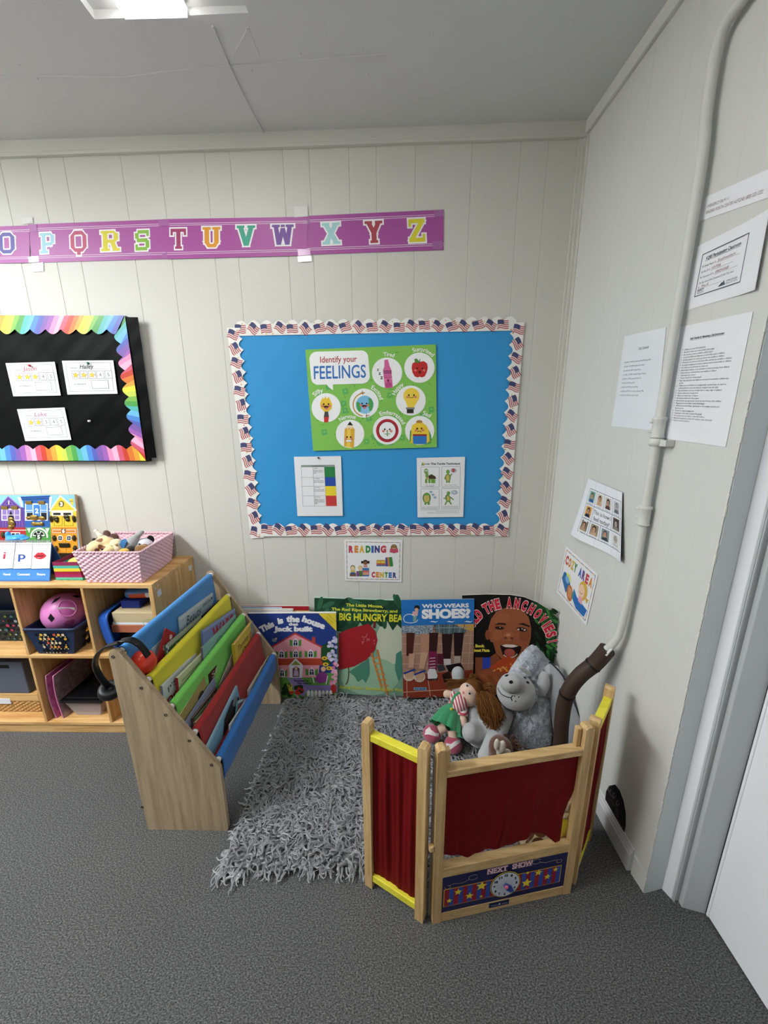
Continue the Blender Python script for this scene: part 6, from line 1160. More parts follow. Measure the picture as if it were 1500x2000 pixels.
# torn front curtain: two overlapping cloths
fp = FF.px(d=-.014)
def curve(pts, s):
    L = [0]
    for p, q in zip(pts, pts[1:]): L.append(L[-1]+math.hypot(q[0]-p[0], q[1]-p[1]))
    d = s*L[-1]
    for i in range(len(pts)-1):
        if d <= L[i+1]+1e-9: f = (d-L[i])/(L[i+1]-L[i]); return (lerp(pts[i][0], pts[i+1][0], f), lerp(pts[i][1], pts[i+1][1], f))
    return pts[-1]
def coons(top, bot, lef, rig, ripple, seed, nu=48, nv=36):
    b = MB(); rr = random.Random(seed); ph = [rr.uniform(0, 6) for _ in range(4)]
    def f(u, v):
        T0, B0, L0, R0 = curve(top, u), curve(bot, u), curve(lef, v), curve(rig, v); c = [curve(top, 0), curve(top, 1), curve(bot, 0), curve(bot, 1)]
        x, y = [(1-v)*T0[i]+v*B0[i]+(1-u)*L0[i]+u*R0[i]-((1-u)*(1-v)*c[0][i]+u*(1-v)*c[1][i]+(1-u)*v*c[2][i]+u*v*c[3][i]) for i in (0, 1)]
        d = ripple*(.2+v)*(math.sin(u*13+ph[0])+.6*math.sin(u*27+ph[1]+v)+.5*math.sin(u*6+3*v+ph[2]))
        return Vector(fp(x, y))+FF.n*min(.010, max(-.010, d))
    b.grid(f, nu, nv); return b
coons([(486, 550), (874, 486)], [(486, 968), (560, 976), (640, 974), (720, 958), (822, 930)], [(486, 550), (486, 968)], [(874, 486), (868, 660), (850, 820), (822, 930)], .0022, 4).build('red_curtain', RED, t)
coons([(862, 487), (1279, 420)], [(806, 930), (836, 928), (900, 912), (960, 882), (1000, 858), (1050, 858), (1100, 886), (1142, 914)], [(862, 487), (862, 600), (860, 700), (845, 820), (806, 930)], [(1279, 420), (1258, 495), (1240, 575), (1215, 645), (1192, 690), (1166, 760), (1150, 880), (1142, 914)], .0020, 7).build('red_curtain', RED, t)
coons([(864, 598), (873, 597)], [(866, 672), (870, 670)], [(864, 598), (866, 672)], [(873, 597), (870, 670)], 0, 1, 4, 6)
# sign board
a = Art(quad(FF(.025, -.002, .167), FF(.397, -.002, .167), FF(.397, -.002, .034), FF(.025, -.002, .034), 372, 133), FF.n, .0004)
a.sheet([(0, 0), (372, 0), (372, 133), (0, 133)], mat('navy_sign', '17194C', .35, .4), .004)
a.text('NEXT', 158, 13.5, 18, 'D9B4BC', 60, 2, bold=.05); a.text('SHOW', 232, 13, 18, 'D9B4BC', 62, 2, bold=.05)
for x0, w, y, s in ((158, 60, 13.5, 1), (232, 62, 13, 1)):
    for k in range(4): cx = x0-w/2+w*(k+.5)/4; a.rect(cx-6.5, y-9.6, cx+6.5, y-7.6, 'D9B4BC', 2); a.rect(cx-6.5, y+7.4, cx+6.5, y+9.4, 'D9B4BC', 2)
a.rect(5, 46, 356, 112, 'D9A83A', 1); X0, X1 = 7.5, 353.5
for k in range(26): a.rect(X0+(X1-X0)*k/26, 48, X0+(X1-X0)*(k+1)/26, 110, ('8E1E2C', '2E4A9A')[k % 2], 2)
for x, y, r in ((114, 60, 17), (46, 64, 12), (80, 88, 13), (22, 90, 9), (115, 100, 6), (250, 86, 17), (250, 48, 6), (284, 56, 13), (314, 80, 11), (337, 58, 9)): a.star(x, y, r, 'E2CE3A', 3, rot=6)
def swirl(x, y, sx, m):
    a.arc(x, y, 13, 9, 20, 330, 1.1, 'C9BFA0', 2); a.line([(x+13*m*sx, y+6), (x+30*m*sx, y+12), (x+55*m*sx, y+9), (x+70*m*sx, y+12)], 1.1, 'C9BFA0', 2); a.arc(x+72*m*sx, y+17, 8, 6, -90, 200, 1.1, 'C9BFA0', 2)
swirl(88, 22, 1, -1); swirl(274, 12, 1, 1)
a.build('sign_board', t)
CK0 = (184, 71)
c3d = quad(FF(.025, -.001, .167), FF(.397, -.001, .167), FF(.397, -.001, .034), FF(.025, -.001, .034), 372, 133)
a = Art(lambda x, y: Vector(c3d(x, y))+FF.n*.0005, FF.n, .0004); a.ell(*CK0, 45, 47, 'D9C23A', 3, n=48); a.ell(*CK0, 43, 45, '2A2E3A', 4, n=48); a.ell(*CK0, 41.5, 43.5, 'C4C9D4', 5, n=48)
for h in range(1, 13): a.text(str(h), CK0[0]+33*math.sin(h*math.pi/6), CK0[1]-35*math.cos(h*math.pi/6), 8, '14161C', 5.5 if h < 10 else 10, 6, bold=.06)
a.build('clock_face', t)
b = MB(); c = Vector(c3d(*CK0))+FF.n*.0035; dr = (Vector(c3d(206, 96))-Vector(c3d(*CK0))).normalized(); sd = dr.cross(FF.n)
b.prism([c-dr*.004-sd*.005, c-dr*.004+sd*.005, c+dr*.016+sd*.009, c+dr*.033+sd*.004, c+dr*.036, c+dr*.033-sd*.004, c+dr*.016-sd*.009], FF.n*.004); hand = b.build('clock_hand', plastic('23459A', .35), t, label='blue pointer', bevel=.001)
Mk = Matrix.Translation(c+FF.n*.004) @ FF.n.to_track_quat('Z', 'Y').to_matrix().to_4x4(); MB().lathe([(.0055, 0), (.0055, .003), (.003, .005), (0, .0052)], Mk, 16).build('pivot_knob', plastic('D0607A', .4), hand)
a = Art(quad(FF(.166, 0, .031), FF(.226, 0, .031), FF(.226, 0, .014), FF(.166, 0, .014), 60, 17), FF.n, .0004); a.sheet([(0, 0), (60, 0), (60, 17), (0, 17)], '1B2148', .001); a.poly([(27, 11), (31, 4), (35, 11)], 'D9DCE4', 1)
for k in range(6): a.rect(6+k*3.4, 8, 8.2+k*3.4, 11.5, '8E98B8', 1); a.rect(38+k*3, 8, 40+k*3, 11.5, '8E98B8', 1)
a.build('maker_plate', t)
# yellow puppet showing through the torn curtain
b = MB(); f2 = FF.px(d=-.022)
def strip2(y0, y1, m, n=6):
    b.m(m); E = [(680, 1185, 1208), (700, 1178, 1212), (740, 1166, 1208), (775, 1160, 1214), (800, 1158, 1212), (860, 1150, 1196), (890, 1144, 1186), (942, 1140, 1176)]
    def xs(y):
        for (a0, l0, r0), (a1, l1, r1) in zip(E, E[1:]):
            if a0 <= y <= a1: q = (y-a0)/(a1-a0); return lerp(l0, l1, q), lerp(r0, r1, q)
        return E[-1][1:]
    b.grid(lambda u, v: Vector(f2(lerp(*xs(lerp(y0, y1, v)), u), lerp(y0, y1, v)))+FF.n*.003*math.sin(v*3+u*2), 4, n)
strip2(680, 740, spots('puppet_spots', 'E4D2B0', '7A4A2A', 60, .4)); strip2(740, 775, cloth('E9DCA8')); strip2(775, 880, cloth('D9C02E')); strip2(880, 942, cloth('E4DCDA'))
b.solo('hand_puppet', 'yellow and white cloth puppet hanging at the torn right edge of the curtain', 'hand puppet', None, solid=.002)
# ================================================================ PLUSH TOYS IN THE CORNER
def P5(x, y, Y): return bw(810+x/3.6585, 1240+y/3.6585, Y)
def PA(x, y, Y): return bw(820+x/8.3333, 1280+y/8.3333, Y)
def Pb(x, y, Y): return bw(950+x/7.143, 1240+y/7.143, Y)
def hair(b, m, strands, r=.0016, n=5):
    b.m(m)
    for s in strands:
        N = 7; pts = []
        for k in range(N):
            q = k/(N-1); L = len(s)-1; i = min(int(q*L), L-1); pts.append(lerp(s[i], s[i+1], q*L-i))
        for _ in range(2): pts = [pts[0]]+[(pts[i-1]+pts[i]*2+pts[i+1])/4 for i in range(1, N-1)]+[pts[-1]]
        b.tube(pts, [r*(1-.45*k/(N-1)) for k in range(N)], n)
SM = mat('plush_smooth', 'B4B6B7', .8, .15, bump=.25, bscale=700, sheen=.4)
FZ = mat('plush_fuzzy', 'CDD3DC', .95, .1, bump=.9, bscale=170, var=.22, vscale=70, sheen=.5)
t = thing('plush_donkey', 'big grey plush donkey with a smiling round muzzle slumped in the corner', 'plush toy', (.5, -.35, .012))
co = [(630, 125), (700, 150), (770, 235), (850, 330), (920, 410), (965, 520), (975, 700), (960, 900), (945, 1100), (930, 1300), (925, 1560), (700, 1640), (480, 1640), (300, 1500), (262, 1400), (300, 1290), (370, 1080), (350, 900), (250, 700), (290, 540), (360, 430), (430, 330), (500, 240), (560, 180)]
BY = lambda y: -.235-(y-125)/1515*.155
co = smoothc = [(x*.75+(co[i-1][0]+co[(i+1) % len(co)][0])*.125, y*.75+(co[i-1][1]+co[(i+1) % len(co)][1])*.125) for i, (x, y) in enumerate(co)]
co = [q for i in range(len(co)) for q in (co[i], ((co[i][0]+co[(i+1) % len(co)][0])/2, (co[i][1]+co[(i+1) % len(co)][1])/2))]
mx, my = 650, 900; rgs = [1, .985, .95, .89, .80, .69, .56, .42, .27, .12]; n = len(co); gz = np.random.default_rng(3)
def bpt(x, y, r, sg):
    X, Y = mx+(x-mx)*r, my+(y-my)*r; pf = (1-r**2.6)**.6; lump = .008*math.sin(X*.016+1)*math.sin(Y*.013)+.004*math.sin(X*.04+Y*.03)
    d = (.072+lump)*pf if sg < 0 else -.030*pf
    return Pb(X, Y, BY(Y)-d)
b = MB()
for sg in (-1, 1):
    vs = [bpt(x, y, r, sg) for r in rgs for x, y in co]; fs = [(k*n+i, k*n+(i+1) % n, (k+1)*n+(i+1) % n, (k+1)*n+i) for k in range(len(rgs)-1) for i in range(n)]+[[(len(rgs)-1)*n+i for i in range(n)]]
    b.add([Vector((v.x, v.y, max(v.z, .014))) for v in vs], fs, True)
b.build('body', FZ, t)
def fuzz():
    g = gz; b = MB(); V = lambda q: Vector(q)
    for k in range(15000):
        i = int(g.integers(0, n)); f = g.random(); x = lerp(co[i][0], co[(i+1) % n][0], f); y = lerp(co[i][1], co[(i+1) % n][1], f); r = math.sqrt(g.random())*.995
        p = bpt(x, y, r, -1)
        if p.z < .02: continue
        q = bpt(x, y, min(1, r+.02), -1); s_ = bpt(x+8, y+8, r, -1); nn = (q-p).cross(s_-p).normalized() if (q-p).length > 1e-6 else Vector((0, -1, 0)); nn = nn if nn.dot(FWD) < 0 else -nn
        w = V(g.normal(0, 1, 3)); e = (nn*.35+w*.55+Vector((.1, -.1, -.45))).normalized(); l = g.uniform(.005, .011); w = nn.cross(e).normalized()*.0008
        b.add([p-w-nn*.001, p+w-nn*.001, p+e*l*.6+w*.8+nn*.0012, p+e*l, p+e*l*.6-w*.8+nn*.0012], [(0, 1, 2, 3, 4)])
    o = b.build('fur', FZ, t); o['kind'] = 'stuff'
fuzz()
MC = Pb(410, 790, -.385); MR = 262/7.143/749*(MC-CAM).dot(FWD)
b = MB(); b.ball(MC, (MR, MR*.9, MR*.95), None, 40, 26); MB_ = b
muz = b.build('muzzle', SM, t)
NC_ = Pb(345, 672, -.385-MR*.55); NR = 158/7.143/749*(NC_-CAM).dot(FWD); b = MB(); b.ball(NC_, (NR, NR*.75, NR*.86), None, 32, 20); b.build('nose', SM, muz)
def onell(x, y, c, rad):
    v = ray(950+x/7.143, 1240+y/7.143); S_ = lambda q: Vector((q.x/rad[0], q.y/rad[1], q.z/rad[2])); o, d = S_(CAM-c), S_(v); A = d.dot(d); Bq = o.dot(d); Cq = o.dot(o)-1; D = Bq*Bq-A*Cq
    return CAM+v*((-Bq-math.sqrt(max(0, D)))/A)-v.normalized()*.0012
mz = (MR, MR*.9, MR*.95); nz = (NR, NR*.75, NR*.86); BLK = mat('stitched_black', '0E0E10', .6)
for x, y, rx, ry, rot, c, rd in ((343, 658, 29, 25, 0, NC_, nz), (282, 566, 28, 14, -20, NC_, nz), (578, 664, 25, 16, 35, MC, mz), (540, 598, 22, 11, 30, MC, mz), (393, 855, 8, 9, 0, MC, mz), (452, 867, 9, 10, 0, MC, mz), (407, 926, 9, 10, 0, MC, mz)):
    b = MB(); spatch(b, BLK, ep(x, y, rx, ry, rot), lambda X, Y, d: onell(X, Y, c, rd), 0, 3); b.build('stitched_spot', None, muz)
b = MB(); b.tube([onell(x, y, MC, mz) for x, y in ((160, 742), (180, 790), (215, 830), (260, 856), (310, 872), (345, 876), (352, 860), (368, 846))], .0016, 6); b.tube([onell(x, y, MC, mz) for x, y in ((345, 876), (350, 895), (356, 914))], .0016, 6); b.build('smile', BLK, muz)
def leaf(b, A, Bq, w, bulge, nrm, m):
    d = Bq-A; s = d.cross(nrm).normalized()
    b.grid(lambda u, v: A+d*v+s*(u-.5)*2*w*math.sin(math.pi*min(.97, .08+v*.86))**.7+nrm.normalized()*(bulge*math.sin(math.pi*u)*math.sin(math.pi*v)-.006*v), 12, 16)
b = MB(); leaf(b, Pb(810, 510, -.358), Pb(775, 860, -.385), .022, .012, Vector((-.3, -1, .2)), SM); b.build('ear', SM, t, solid=.008)
b = MB(); leaf(b, Pb(930, 420, -.325), Pb(890, 890, -.375), .046, .014, Vector((-.5, -1, .2)), SM); b.build('ear', SM, t, solid=.006)
b = MB()
for k in range(7): q = k/6; b.ball(Pb(480+q*110, 450+q*95, -.372), (.012, .010, .009), Matrix.Rotation(k, 3, 'Y'))
b.build('tuft', SM, t, remesh=.003)
b = MB()
for k in range(7): q = k/6; b.ball(Pb(680-q*90, 870+q*150, -.40), (.010, .010, .010))
b.build('tuft', SM, t, remesh=.003)
b = MB(); c = PA(622, 300, -.165); b.tube([PA(640, 620, -.19), PA(628, 420, -.175), c], [.030, .029, .028], 14); b.ball(PA(620, 300, -.165), (.0305, .028, .036)); b.build('leg', SM, t, remesh=.005)
b = MB(); b.tube([PA(1330, 900, -.36), PA(1130, 1120, -.40), PA(960, 1270, -.42), PA(830, 1260, -.45)], [.050, .053, .052, .038], 18); b.ball(PA(960, 1290, -.42), .050); b.ball(PA(820, 1255, -.455), (.034, .034, .038)); b.ball(PA(870, 1010, -.37), (.036, .04, .050)); b.build('leg', SM, t, remesh=.006)
b = MB(); b.tube([PA(1400, 930, -.37), PA(1300, 1180, -.43), PA(1180, 1400, -.49), PA(1075, 1650, -.55)], [.036, .034, .031, .030], 16); b.ball(PA(1075, 1650, -.55), .031); b.build('leg', SM, t, remesh=.005)
# ---- grey cushion with dark piping behind the donkey
CP, CN = Vector((.615, -.31, .15)), Vector((-.80, -.58, .16)).normalized()
co = [(880, 380), (935, 425), (1010, 500), (1068, 575), (1112, 670), (1165, 790), (1215, 920), (1265, 1050), (1310, 1170), (1350, 1280), (1372, 1360), (1340, 1460), (1200, 1540), (1020, 1540), (930, 1300), (880, 1000), (850, 650)]
cpts = [pln(950+x/7.143, 1240+y/7.143, CP, CN) for x, y in co]; cc = sum(cpts, Vector())/len(cpts); n = len(cpts)
t2 = thing('floor_cushion', 'grey floor cushion with dark piping between the donkey and the right wall', 'cushion', (cc.x, cc.y, .012)); b = MB()
rings = [1, .96, .86, .7, .5, .28, .08]
for sg in (1, -1):
    vs = [cc+(p-cc)*r+CN*sg*.030*(1-r**2.4)**.7 if r < 1 else p for r in rings for p in cpts]; b.add(vs, [(k*n+i, k*n+(i+1) % n, (k+1)*n+(i+1) % n, (k+1)*n+i) for k in range(len(rings)-1) for i in range(n)]+[[(len(rings)-1)*n+i for i in range(n)]], True)
b.build('cover', cloth('9A9DA0'), t2); b = MB(); b.tube(cpts+[cpts[0]], .0035, 6); b.build('piping', cloth('2A2C30'), t2)
# ---- rag doll
t = thing('rag_doll', 'rag doll with long brown yarn hair and green dress leaning on the donkey', 'doll', PA(420, 1300, -.42)-Vector((0, 0, .03)))
def DP(x, y, o=0): return PA(x, y, -.335-(y-600)/730*.085-o)
SK = mat('doll_skin', 'E3C2AE', .8, .15, bump=.15, bscale=800, sheen=.3)
def stripes(name, ang, sc_):
    m = mat(name, 'E6DEDE', .85, .1); nt = m.node_tree; bs = nt.nodes['Principled BSDF']; tc = nt.nodes.new('ShaderNodeTexCoord'); mp = nt.nodes.new('ShaderNodeMapping'); mp.inputs['Rotation'].default_value = (0, R(ang), 0)
    wv = nt.nodes.new('ShaderNodeTexWave'); wv.inputs['Scale'].default_value = sc_; rp = nt.nodes.new('ShaderNodeValToRGB'); rp.color_ramp.interpolation = 'CONSTANT'; e = rp.color_ramp.elements; e[0].color = (*lin('C04A58'), 1); e[1].position = .45; e[1].color = (*lin('E6DEDE'), 1)
    nt.links.new(tc.outputs['Object'], mp.inputs['Vector']); nt.links.new(mp.outputs['Vector'], wv.inputs['Vector']); nt.links.new(wv.outputs['Fac'], rp.inputs['Fac']); nt.links.new(rp.outputs['Color'], bs.inputs['Base Color']); return m
UA = 1/8.333/749*1.74
HC = DP(795, 640, .0); HR = (152*UA, 140*UA, 190*UA); HM = Matrix.Rotation(R(-14), 3, 'Y')
b = MB(); b.ball(HC, HR, HM, 32, 22); b.tube([HC+Vector((-.01, .004, -.03)), DP(655, 800)], .018, 12)
b.tube([DP(540, 650), DP(490, 630), DP(440, 632)], [.013, .015, .016], 12); b.ball(DP(440, 632), (.016, .014, .018)); b.tube([DP(680, 960, .01), DP(690, 1040, .02), DP(705, 1120, .02)], [.016, .019, .018], 12); b.ball(DP(705, 1125, .02), (.018, .016, .020))
b.tube([DP(420, 1150), DP(300, 1230), DP(230, 1265)], [.02, .02, .018], 12); b.tube([DP(530, 1220), DP(545, 1350), DP(545, 1420)], [.02, .02, .018], 12); b.ball(DP(600, 830), (.035, .03, .045))
b.build('body', SK, t, remesh=.004, smoothit=3)
def onhead(x, y, d=0):
    v = ray(820+x/8.3333, 1280+y/8.3333); Mi = HM.inverted(); S_ = lambda q: Vector((q.x/HR[0], q.y/HR[1], q.z/HR[2])); o, dd = S_(Mi @ (CAM-HC)), S_(Mi @ v); A = dd.dot(dd); Bq = o.dot(dd); Cq = o.dot(o)-1; D = Bq*Bq-A*Cq
    return CAM+v*((-Bq-math.sqrt(max(0, D)))/A)-v.normalized()*(.0016+d)
for x, y, r in ((815, 620, 30), (776, 492, 28)):
    b = MB()
    for m, q, dd in (('E9E6E4', 1.0, 0), ('5A3A2A', .72, .0005), ('14100E', .45, .001)): spatch(b, ink(m), ep(x-2, y, r*q*1.05, r*q), onhead, dd, 3)
    spatch(b, ink('F4F4F4'), ep(x+6, y-8, 5, 5), onhead, .0016, 2); b.build('eye', None, t)
    b = MB(); b.tube([onhead(x+r*math.sin(R(q))*1.25, y-r*math.cos(R(q))*1.25, .0006) for q in range(-30, 100, 18)], .0006, 5); b.build('lashes', BLK, t)
b = MB(); spatch(b, ink('C9707E'), [(694, 600), (706, 576), (722, 598), (728, 622), (712, 634), (698, 622)], onhead, 0, 2); b.build('mouth', None, t); b = MB(); spatch(b, ink('C9907E'), ep(752, 574, 5, 9, 20), onhead, 0, 2); b.build('nose', None, t)
g = np.random.default_rng(12); HB = mat('brown_yarn', '6A431F', .8, .15, var=.3, vscale=200); b = MB(); st = []
J = lambda s: Vector(g.normal(0, s, 3))
for k in range(70):     # bundle to the left
    q = g.uniform(-1, 1); st.append([DP(840+q*20, 440+q*50, -.03)+J(.003), DP(700, 450+q*45, -.01)+J(.004), DP(560, 455+q*60, .0)+J(.004), DP(430+abs(q)*60+g.normal(0, 20), 470+q*75, .0)+J(.004)])
for k in range(330):    # bundle sweeping right and down over the donkey's arm
    q = g.uniform(-1, 1); w_ = g.uniform(-1, 1); st.append([DP(960+20*w_, 560+q*70, -.02)+J(.003), DP(1080+q*130, 610-30*q, .040)+J(.007), DP(1125+q*205, 820, .064)+J(.008), DP(1150+q*190, 1010, .064)+J(.009), DP(1185+q*120+g.normal(0, 22), 1185-abs(q)*170, .060)+J(.008)])
for k in range(70):     # crown and top knot
    q = g.uniform(-1, 1); st.append([DP(1010, 620+q*60, -.01)+J(.003), DP(985, 480+q*40, .0)+J(.004), DP(900, 420+q*26, .0)+J(.004), DP(790+q*30, 415, -.02)+J(.003)])
for k in range(60): an = g.uniform(0, 6.28); rr_ = g.uniform(.3, 1); st.append([DP(860, 430, -.02)+J(.003), DP(860+95*rr_*math.cos(an), 355+75*rr_*math.sin(an), -.01)+J(.003), DP(880+60*math.cos(an+1), 340+50*math.sin(an+1), -.01)+J(.003), DP(900, 420, -.03)+J(.003)])
for k in range(60): q = g.uniform(-1, 1); st.append([DP(1000, 560, -.01)+J(.004), DP(1080, 500+q*40, .01)+J(.005), DP(1180, 500+q*50, .01)+J(.005), DP(1230, 580+q*40, .02)+J(.005)])
hair(b, HB, st, .0026, 5); b.build('hair', HB, t)
b = MB(); b.ball(HC+Vector((.020, .014, .006)), (HR[0]*1.0, HR[1]*.95, HR[2]*1.0), HM, 24, 16); b.build('hair_cap', HB, t)
b = MB(); b.ball(DP(632, 790, .012), (.038, .034, .042)); b.tube([DP(600, 700), DP(540, 660), DP(500, 642)], [.020, .018, .020], 14); b.build('blouse', stripes('blouse_stripes', 15, 26), t, remesh=.004, smoothit=2)
b = MB(); b.tube([DP(690, 800, .005), DP(685, 880, .01), DP(680, 985, .015)], [.022, .023, .026], 16); b.build('sleeve', stripes('sleeve_stripes', 82, 24), t)
GRN = mat('green_velour', '3F9466', .85, .15, bump=.2, bscale=600, sheen=.4)
W0, W1 = DP(530, 850, .005), DP(425, 1185, .030); ax = (W1-W0).normalized(); e1 = (RGT*.95+DWN*(.35)); e1 = (e1-ax*e1.dot(ax)).normalized(); e2 = ax.cross(e1)
def skirt(u, v):
    an = 2*math.pi*u; r1 = lerp(95*UA, 250*UA, v**.6); r2 = lerp(.026, .042, v); rip = 1+.07*v*math.sin(an*9+.8)+.03*v*math.sin(an*17)
    return W0+(W1-W0)*v*1.02+e1*r1*math.cos(an)*rip+e2*r2*math.sin(an)*rip
b = MB(); b.grid(skirt, 96, 14); b.ball(lerp(W0, W1, .03), (78*UA, .026, .022)); b.build('dress', GRN, t)
b = MB(); b.ball(DP(512, 860, .012), (.019, .012, .024), Matrix.Rotation(R(-24), 3, 'Y')); b.tube([DP(525, 830, .024), DP(530, 740, .028), DP(565, 668, .026), DP(640, 615, .014)], [.006, .006, .007, .008], 8); b.build('bib', GRN, t)
b = MB(); b.ball(DP(513, 875, .034), (.006, .004, .007)); b.build('button', plastic('D9D83A', .4), t, label='yellow button'); b = MB(); b.ball(DP(516, 935, .034), (.006, .003, .003)); b.build('bow', plastic('1E4A4E', .5), t)
for cx, cy, sgn in ((195, 1272, 1), (540, 1455, -1)):
    c = DP(cx, cy, .0); c.z = max(c.z, .05); r = 132*UA; b = MB(); b.ball(c, (r, r*.95, r*.95), None, 28, 18); sh = b.build('shoe', plush('B8506A'), t, label='round pink shoe')
    def onsh(x, y, d=0, c=c, r=r):
        v = ray(820+x/8.3333, 1280+y/8.3333).normalized(); S_ = lambda q: Vector((q.x/r, q.y/r/.95, q.z/r/.95)); o, dd = S_(CAM-c), S_(v); A = dd.dot(dd); Bq = o.dot(dd); Cq = o.dot(o)-1; return CAM+v*((-Bq-math.sqrt(max(0, Bq*Bq-A*Cq)))/A)-v*.001
    pts = [(cx-118, cy+20), (cx-100, cy-60), (cx-40, cy-112), (cx-10, cy-60), (cx+60, cy-10), (cx+118, cy-6), (cx+108, cy+54), (cx+20, cy+36), (cx-50, cy+14)] if sgn > 0 else [(cx-116, cy-30), (cx-70, cy+16), (cx+30, cy-60), (cx+110, cy-92), (cx+122, cy-40), (cx+40, cy+20), (cx-60, cy+90), (cx-112, cy+60)]
    b = MB(); spatch(b, plush('E4DCDC'), dense(pts, 3), onsh, 0, 5); b.build('stripe', None, sh)
# ---- small plush toys behind the theater
t = thing('plush_horse', 'brown plush horse with a white blaze just behind the theater top rail', 'plush toy', (.47, -.62, .02))
h0 = Pb(200, 1590, -.62); b = MB(); b.ball(h0, (.042, .045, .045)); b.ball(h0+Vector((.02, .03, -.06)), (.05, .06, .06)); b.ball(Vector((h0.x+.03, h0.y+.04, .065)), (.06, .07, .053)); b.build('body', plush('5E3820'), t, remesh=.005)
b = MB(); g = np.random.default_rng(4); c = Pb(330, 1540, -.60); st = []
for k in range(150): d = Vector(g.normal(0, 1, 3)).normalized(); d.y = -abs(d.y)*.7; st.append([c+d*.012, c+d*.026+J(.003), c+d*.036+Vector((.004, 0, -.006))+J(.004)])
hair(b, plush('6E4222'), st, .0016, 4); b.build('mane', plush('6E4222'), t)
for q in ((265, 1420), (365, 1440)): MB().ball(Pb(q[0], q[1], -.60), (.010, .007, .013), None, 12, 8).build('ear', plush('3A2416'), t)
b = MB()
for q in ((145, 1530, .010, .024), (225, 1560, .012, .026), (175, 1640, .009, .020)): b.ball(Pb(q[0], q[1], -.668), (q[2], .008, q[3]))
b.build('blaze', plush('DAD4C6'), t, label='white blaze', remesh=.003); MB().ball(Pb(285, 1640, -.66), (.014, .01, .012)).build('ear_tip', plush('D9CFC0'), t)
gp = FF.px(d=-.075); c = gp(1045, 890); b = MB(); b.ball(c, (.040, .025, .032)); b.ball((c.x+.01, c.y+.04, c.z-.05), (.045, .035, .05)); b.ball((c.x, c.y+.04, .055), (.055, .05, .045)); b.solo('plush_giraffe', 'brown and cream patterned plush giraffe peeking over the stage sill', 'plush toy', spots('giraffe_net', 'DCC9A0', '6E4426', 24, .60), remesh=.005)
# ================================================================ CONDUIT ON THE RIGHT WALL
t = thing('conduit_pipe', 'painted conduit running down the right wall into a brown foam sleeve', 'pipe', (.66, -.62, 0))
cp = [rw(x, y, .022) for x, y in ((1484, -62), (1455, -10), (1432, 22), (1413, 55), (1400, 95), (1390, 150), (1379, 230), (1363, 330), (1325, 600), (1281, 840), (1249, 1000), (1235, 1100), (1222, 1200))]
cp = [Vector((p.x, -.668, p.z)) if 6 < i < 12 else p for i, p in enumerate(cp)]
def smooth(pts, k=6):
    o = []
    for i in range(len(pts)-1):
        p0, p1, p2, p3 = pts[max(i-1, 0)], pts[i], pts[i+1], pts[min(i+2, len(pts)-1)]
        for j in range(k): q = j/k; o.append(.5*((2*p1)+(p2-p0)*q+(2*p0-5*p1+4*p2-p3)*q*q+(3*p1-p0-3*p2+p3)*q**3))
    return o+[pts[-1]]
FP = [Vector((.690, -.635, .640)), P5(1290, 200, -.62), P5(1180, 290, -.61), P5(1105, 390, -.605), P5(1066, 500, -.60), P5(1048, 640, -.60), P5(1040, 790, -.60)]; q = FP[-1]; FP += [Vector((q.x, q.y, .12)), Vector((q.x, q.y, .014))]
cp = cp[:-1]+[Vector((.708, -.660, .76)), Vector((.706, -.655, .70))]
b = MB(); b.tube(smooth(cp)+[Vector((.698, -.648, .668)), FP[0], lerp(FP[0], FP[1], .5)], .0118, 14); b.build('pipe', PAINT_R, t)
fsm = smooth(FP); ff = []
b = MB(); b.tube(fsm, .0245, 18); b.build('foam_sleeve', mat('brown_foam', '43332B', .55, .3), t, label='brown foam sleeve')
for k in (7, 20): b = MB(); d = (fsm[k+1]-fsm[k]).normalized()*.0035; b.tube([fsm[k]-d, fsm[k]+d], .0262, 18); b.build('strap', mat('black_strap', '0E0D0D', .5), t, label='black strap')
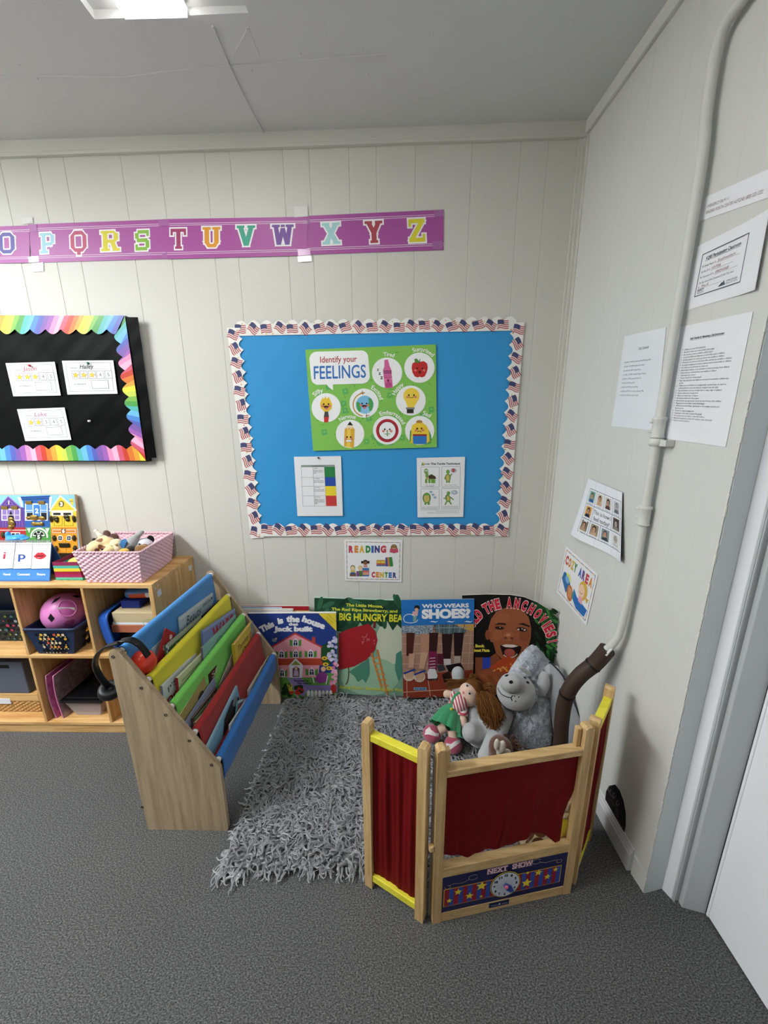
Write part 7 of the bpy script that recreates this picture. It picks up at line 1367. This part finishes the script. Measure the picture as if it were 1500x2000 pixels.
sd = Vector((.6, -.8, 0)); b = MB(); b.tube([p+((sd-(fsm[min(i+1, len(fsm)-1)]-fsm[max(i-1, 0)]).normalized()*sd.dot((fsm[min(i+1, len(fsm)-1)]-fsm[max(i-1, 0)]).normalized())).normalized())*.0238 for i, p in enumerate(fsm)], .0016, 6); b.build('slit_seam', mat('black_strap', '0E0D0D', .5), t)
b = MB(); b.tube([FP[0]+Vector((.004, -.016, .012)), FP[0]+Vector((-.006, -.020, .004)), FP[0]+Vector((-.012, -.018, -.010))], .004, 8); b.build('frayed_end', ink('D9D9D9'), t)
def clamp(z, octo):
    c = Vector((.7075 if z > 1.2 else .7085, -.668 if z > 1 else -.668, z)); c.x = xr(-.668)-.022
    prof = [(0, -.030), (.0165, -.030), (.0175, -.027), (.0155, -.024), (.0150, .014), (.0175, .018), (.0175, .024), (.0118, .026)]
    b = MB(); b.lathe(prof, Matrix.Translation(c), 8 if octo else 20); cl = b.build('clamp', PAINT_R, t)
    for dz in (.012, -.014): b = MB(); b.tube([c+Vector((-.004, .016, dz)), c+Vector((-.004, .027, dz))], .0042, 8); b.build('screw', PAINT_R, cl)
    return c
c = clamp(1.335, True); b = MB(); b.lathe([(.0118, -.052), (.016, -.050), (.0185, -.044), (.0185, -.036), (.016, -.031)], Matrix.Translation(c), 20); b.box((c.x-.002, c.y-.040, c.z-.050), (c.x+.021, c.y-.010, c.z-.034)); b.build('strap_clamp', PAINT_R, t)
clamp(1.092, False)
# ---- dark patterned patch low on the right wall
a = Art(crop(lambda x, y: rw(x, y, .0025), 1100, 1150, 2.3525), RN, .0004)
a.sheet([(192, 975), (197, 930), (210, 905), (236, 900), (256, 925), (274, 975), (284, 1030), (284, 1090), (274, 1136), (258, 1108), (230, 1060), (205, 1010)], mat('dark_patch', '0C0809', .6), .0022)
rr = random.Random(21)
for k in range(16):
    y = 918+k*12; x = 204+k*4+rr.uniform(-3, 10); a.line([(x, y), (x+10, y+16), (x+14, y+34)], rr.uniform(1, 2.4), rr.choice(['5E3A48', '6A4450', '7A5C62', '4A3038']), 1)
for x, y in ((214, 920), (236, 950), (252, 985)): a.arc(x, y, 6, 12, 0, 300, 2.4, '8A7070', 2)
a.solo('wall_patch', 'dark half-oval patch with curling strokes above the baseboard on right wall', 'patch')
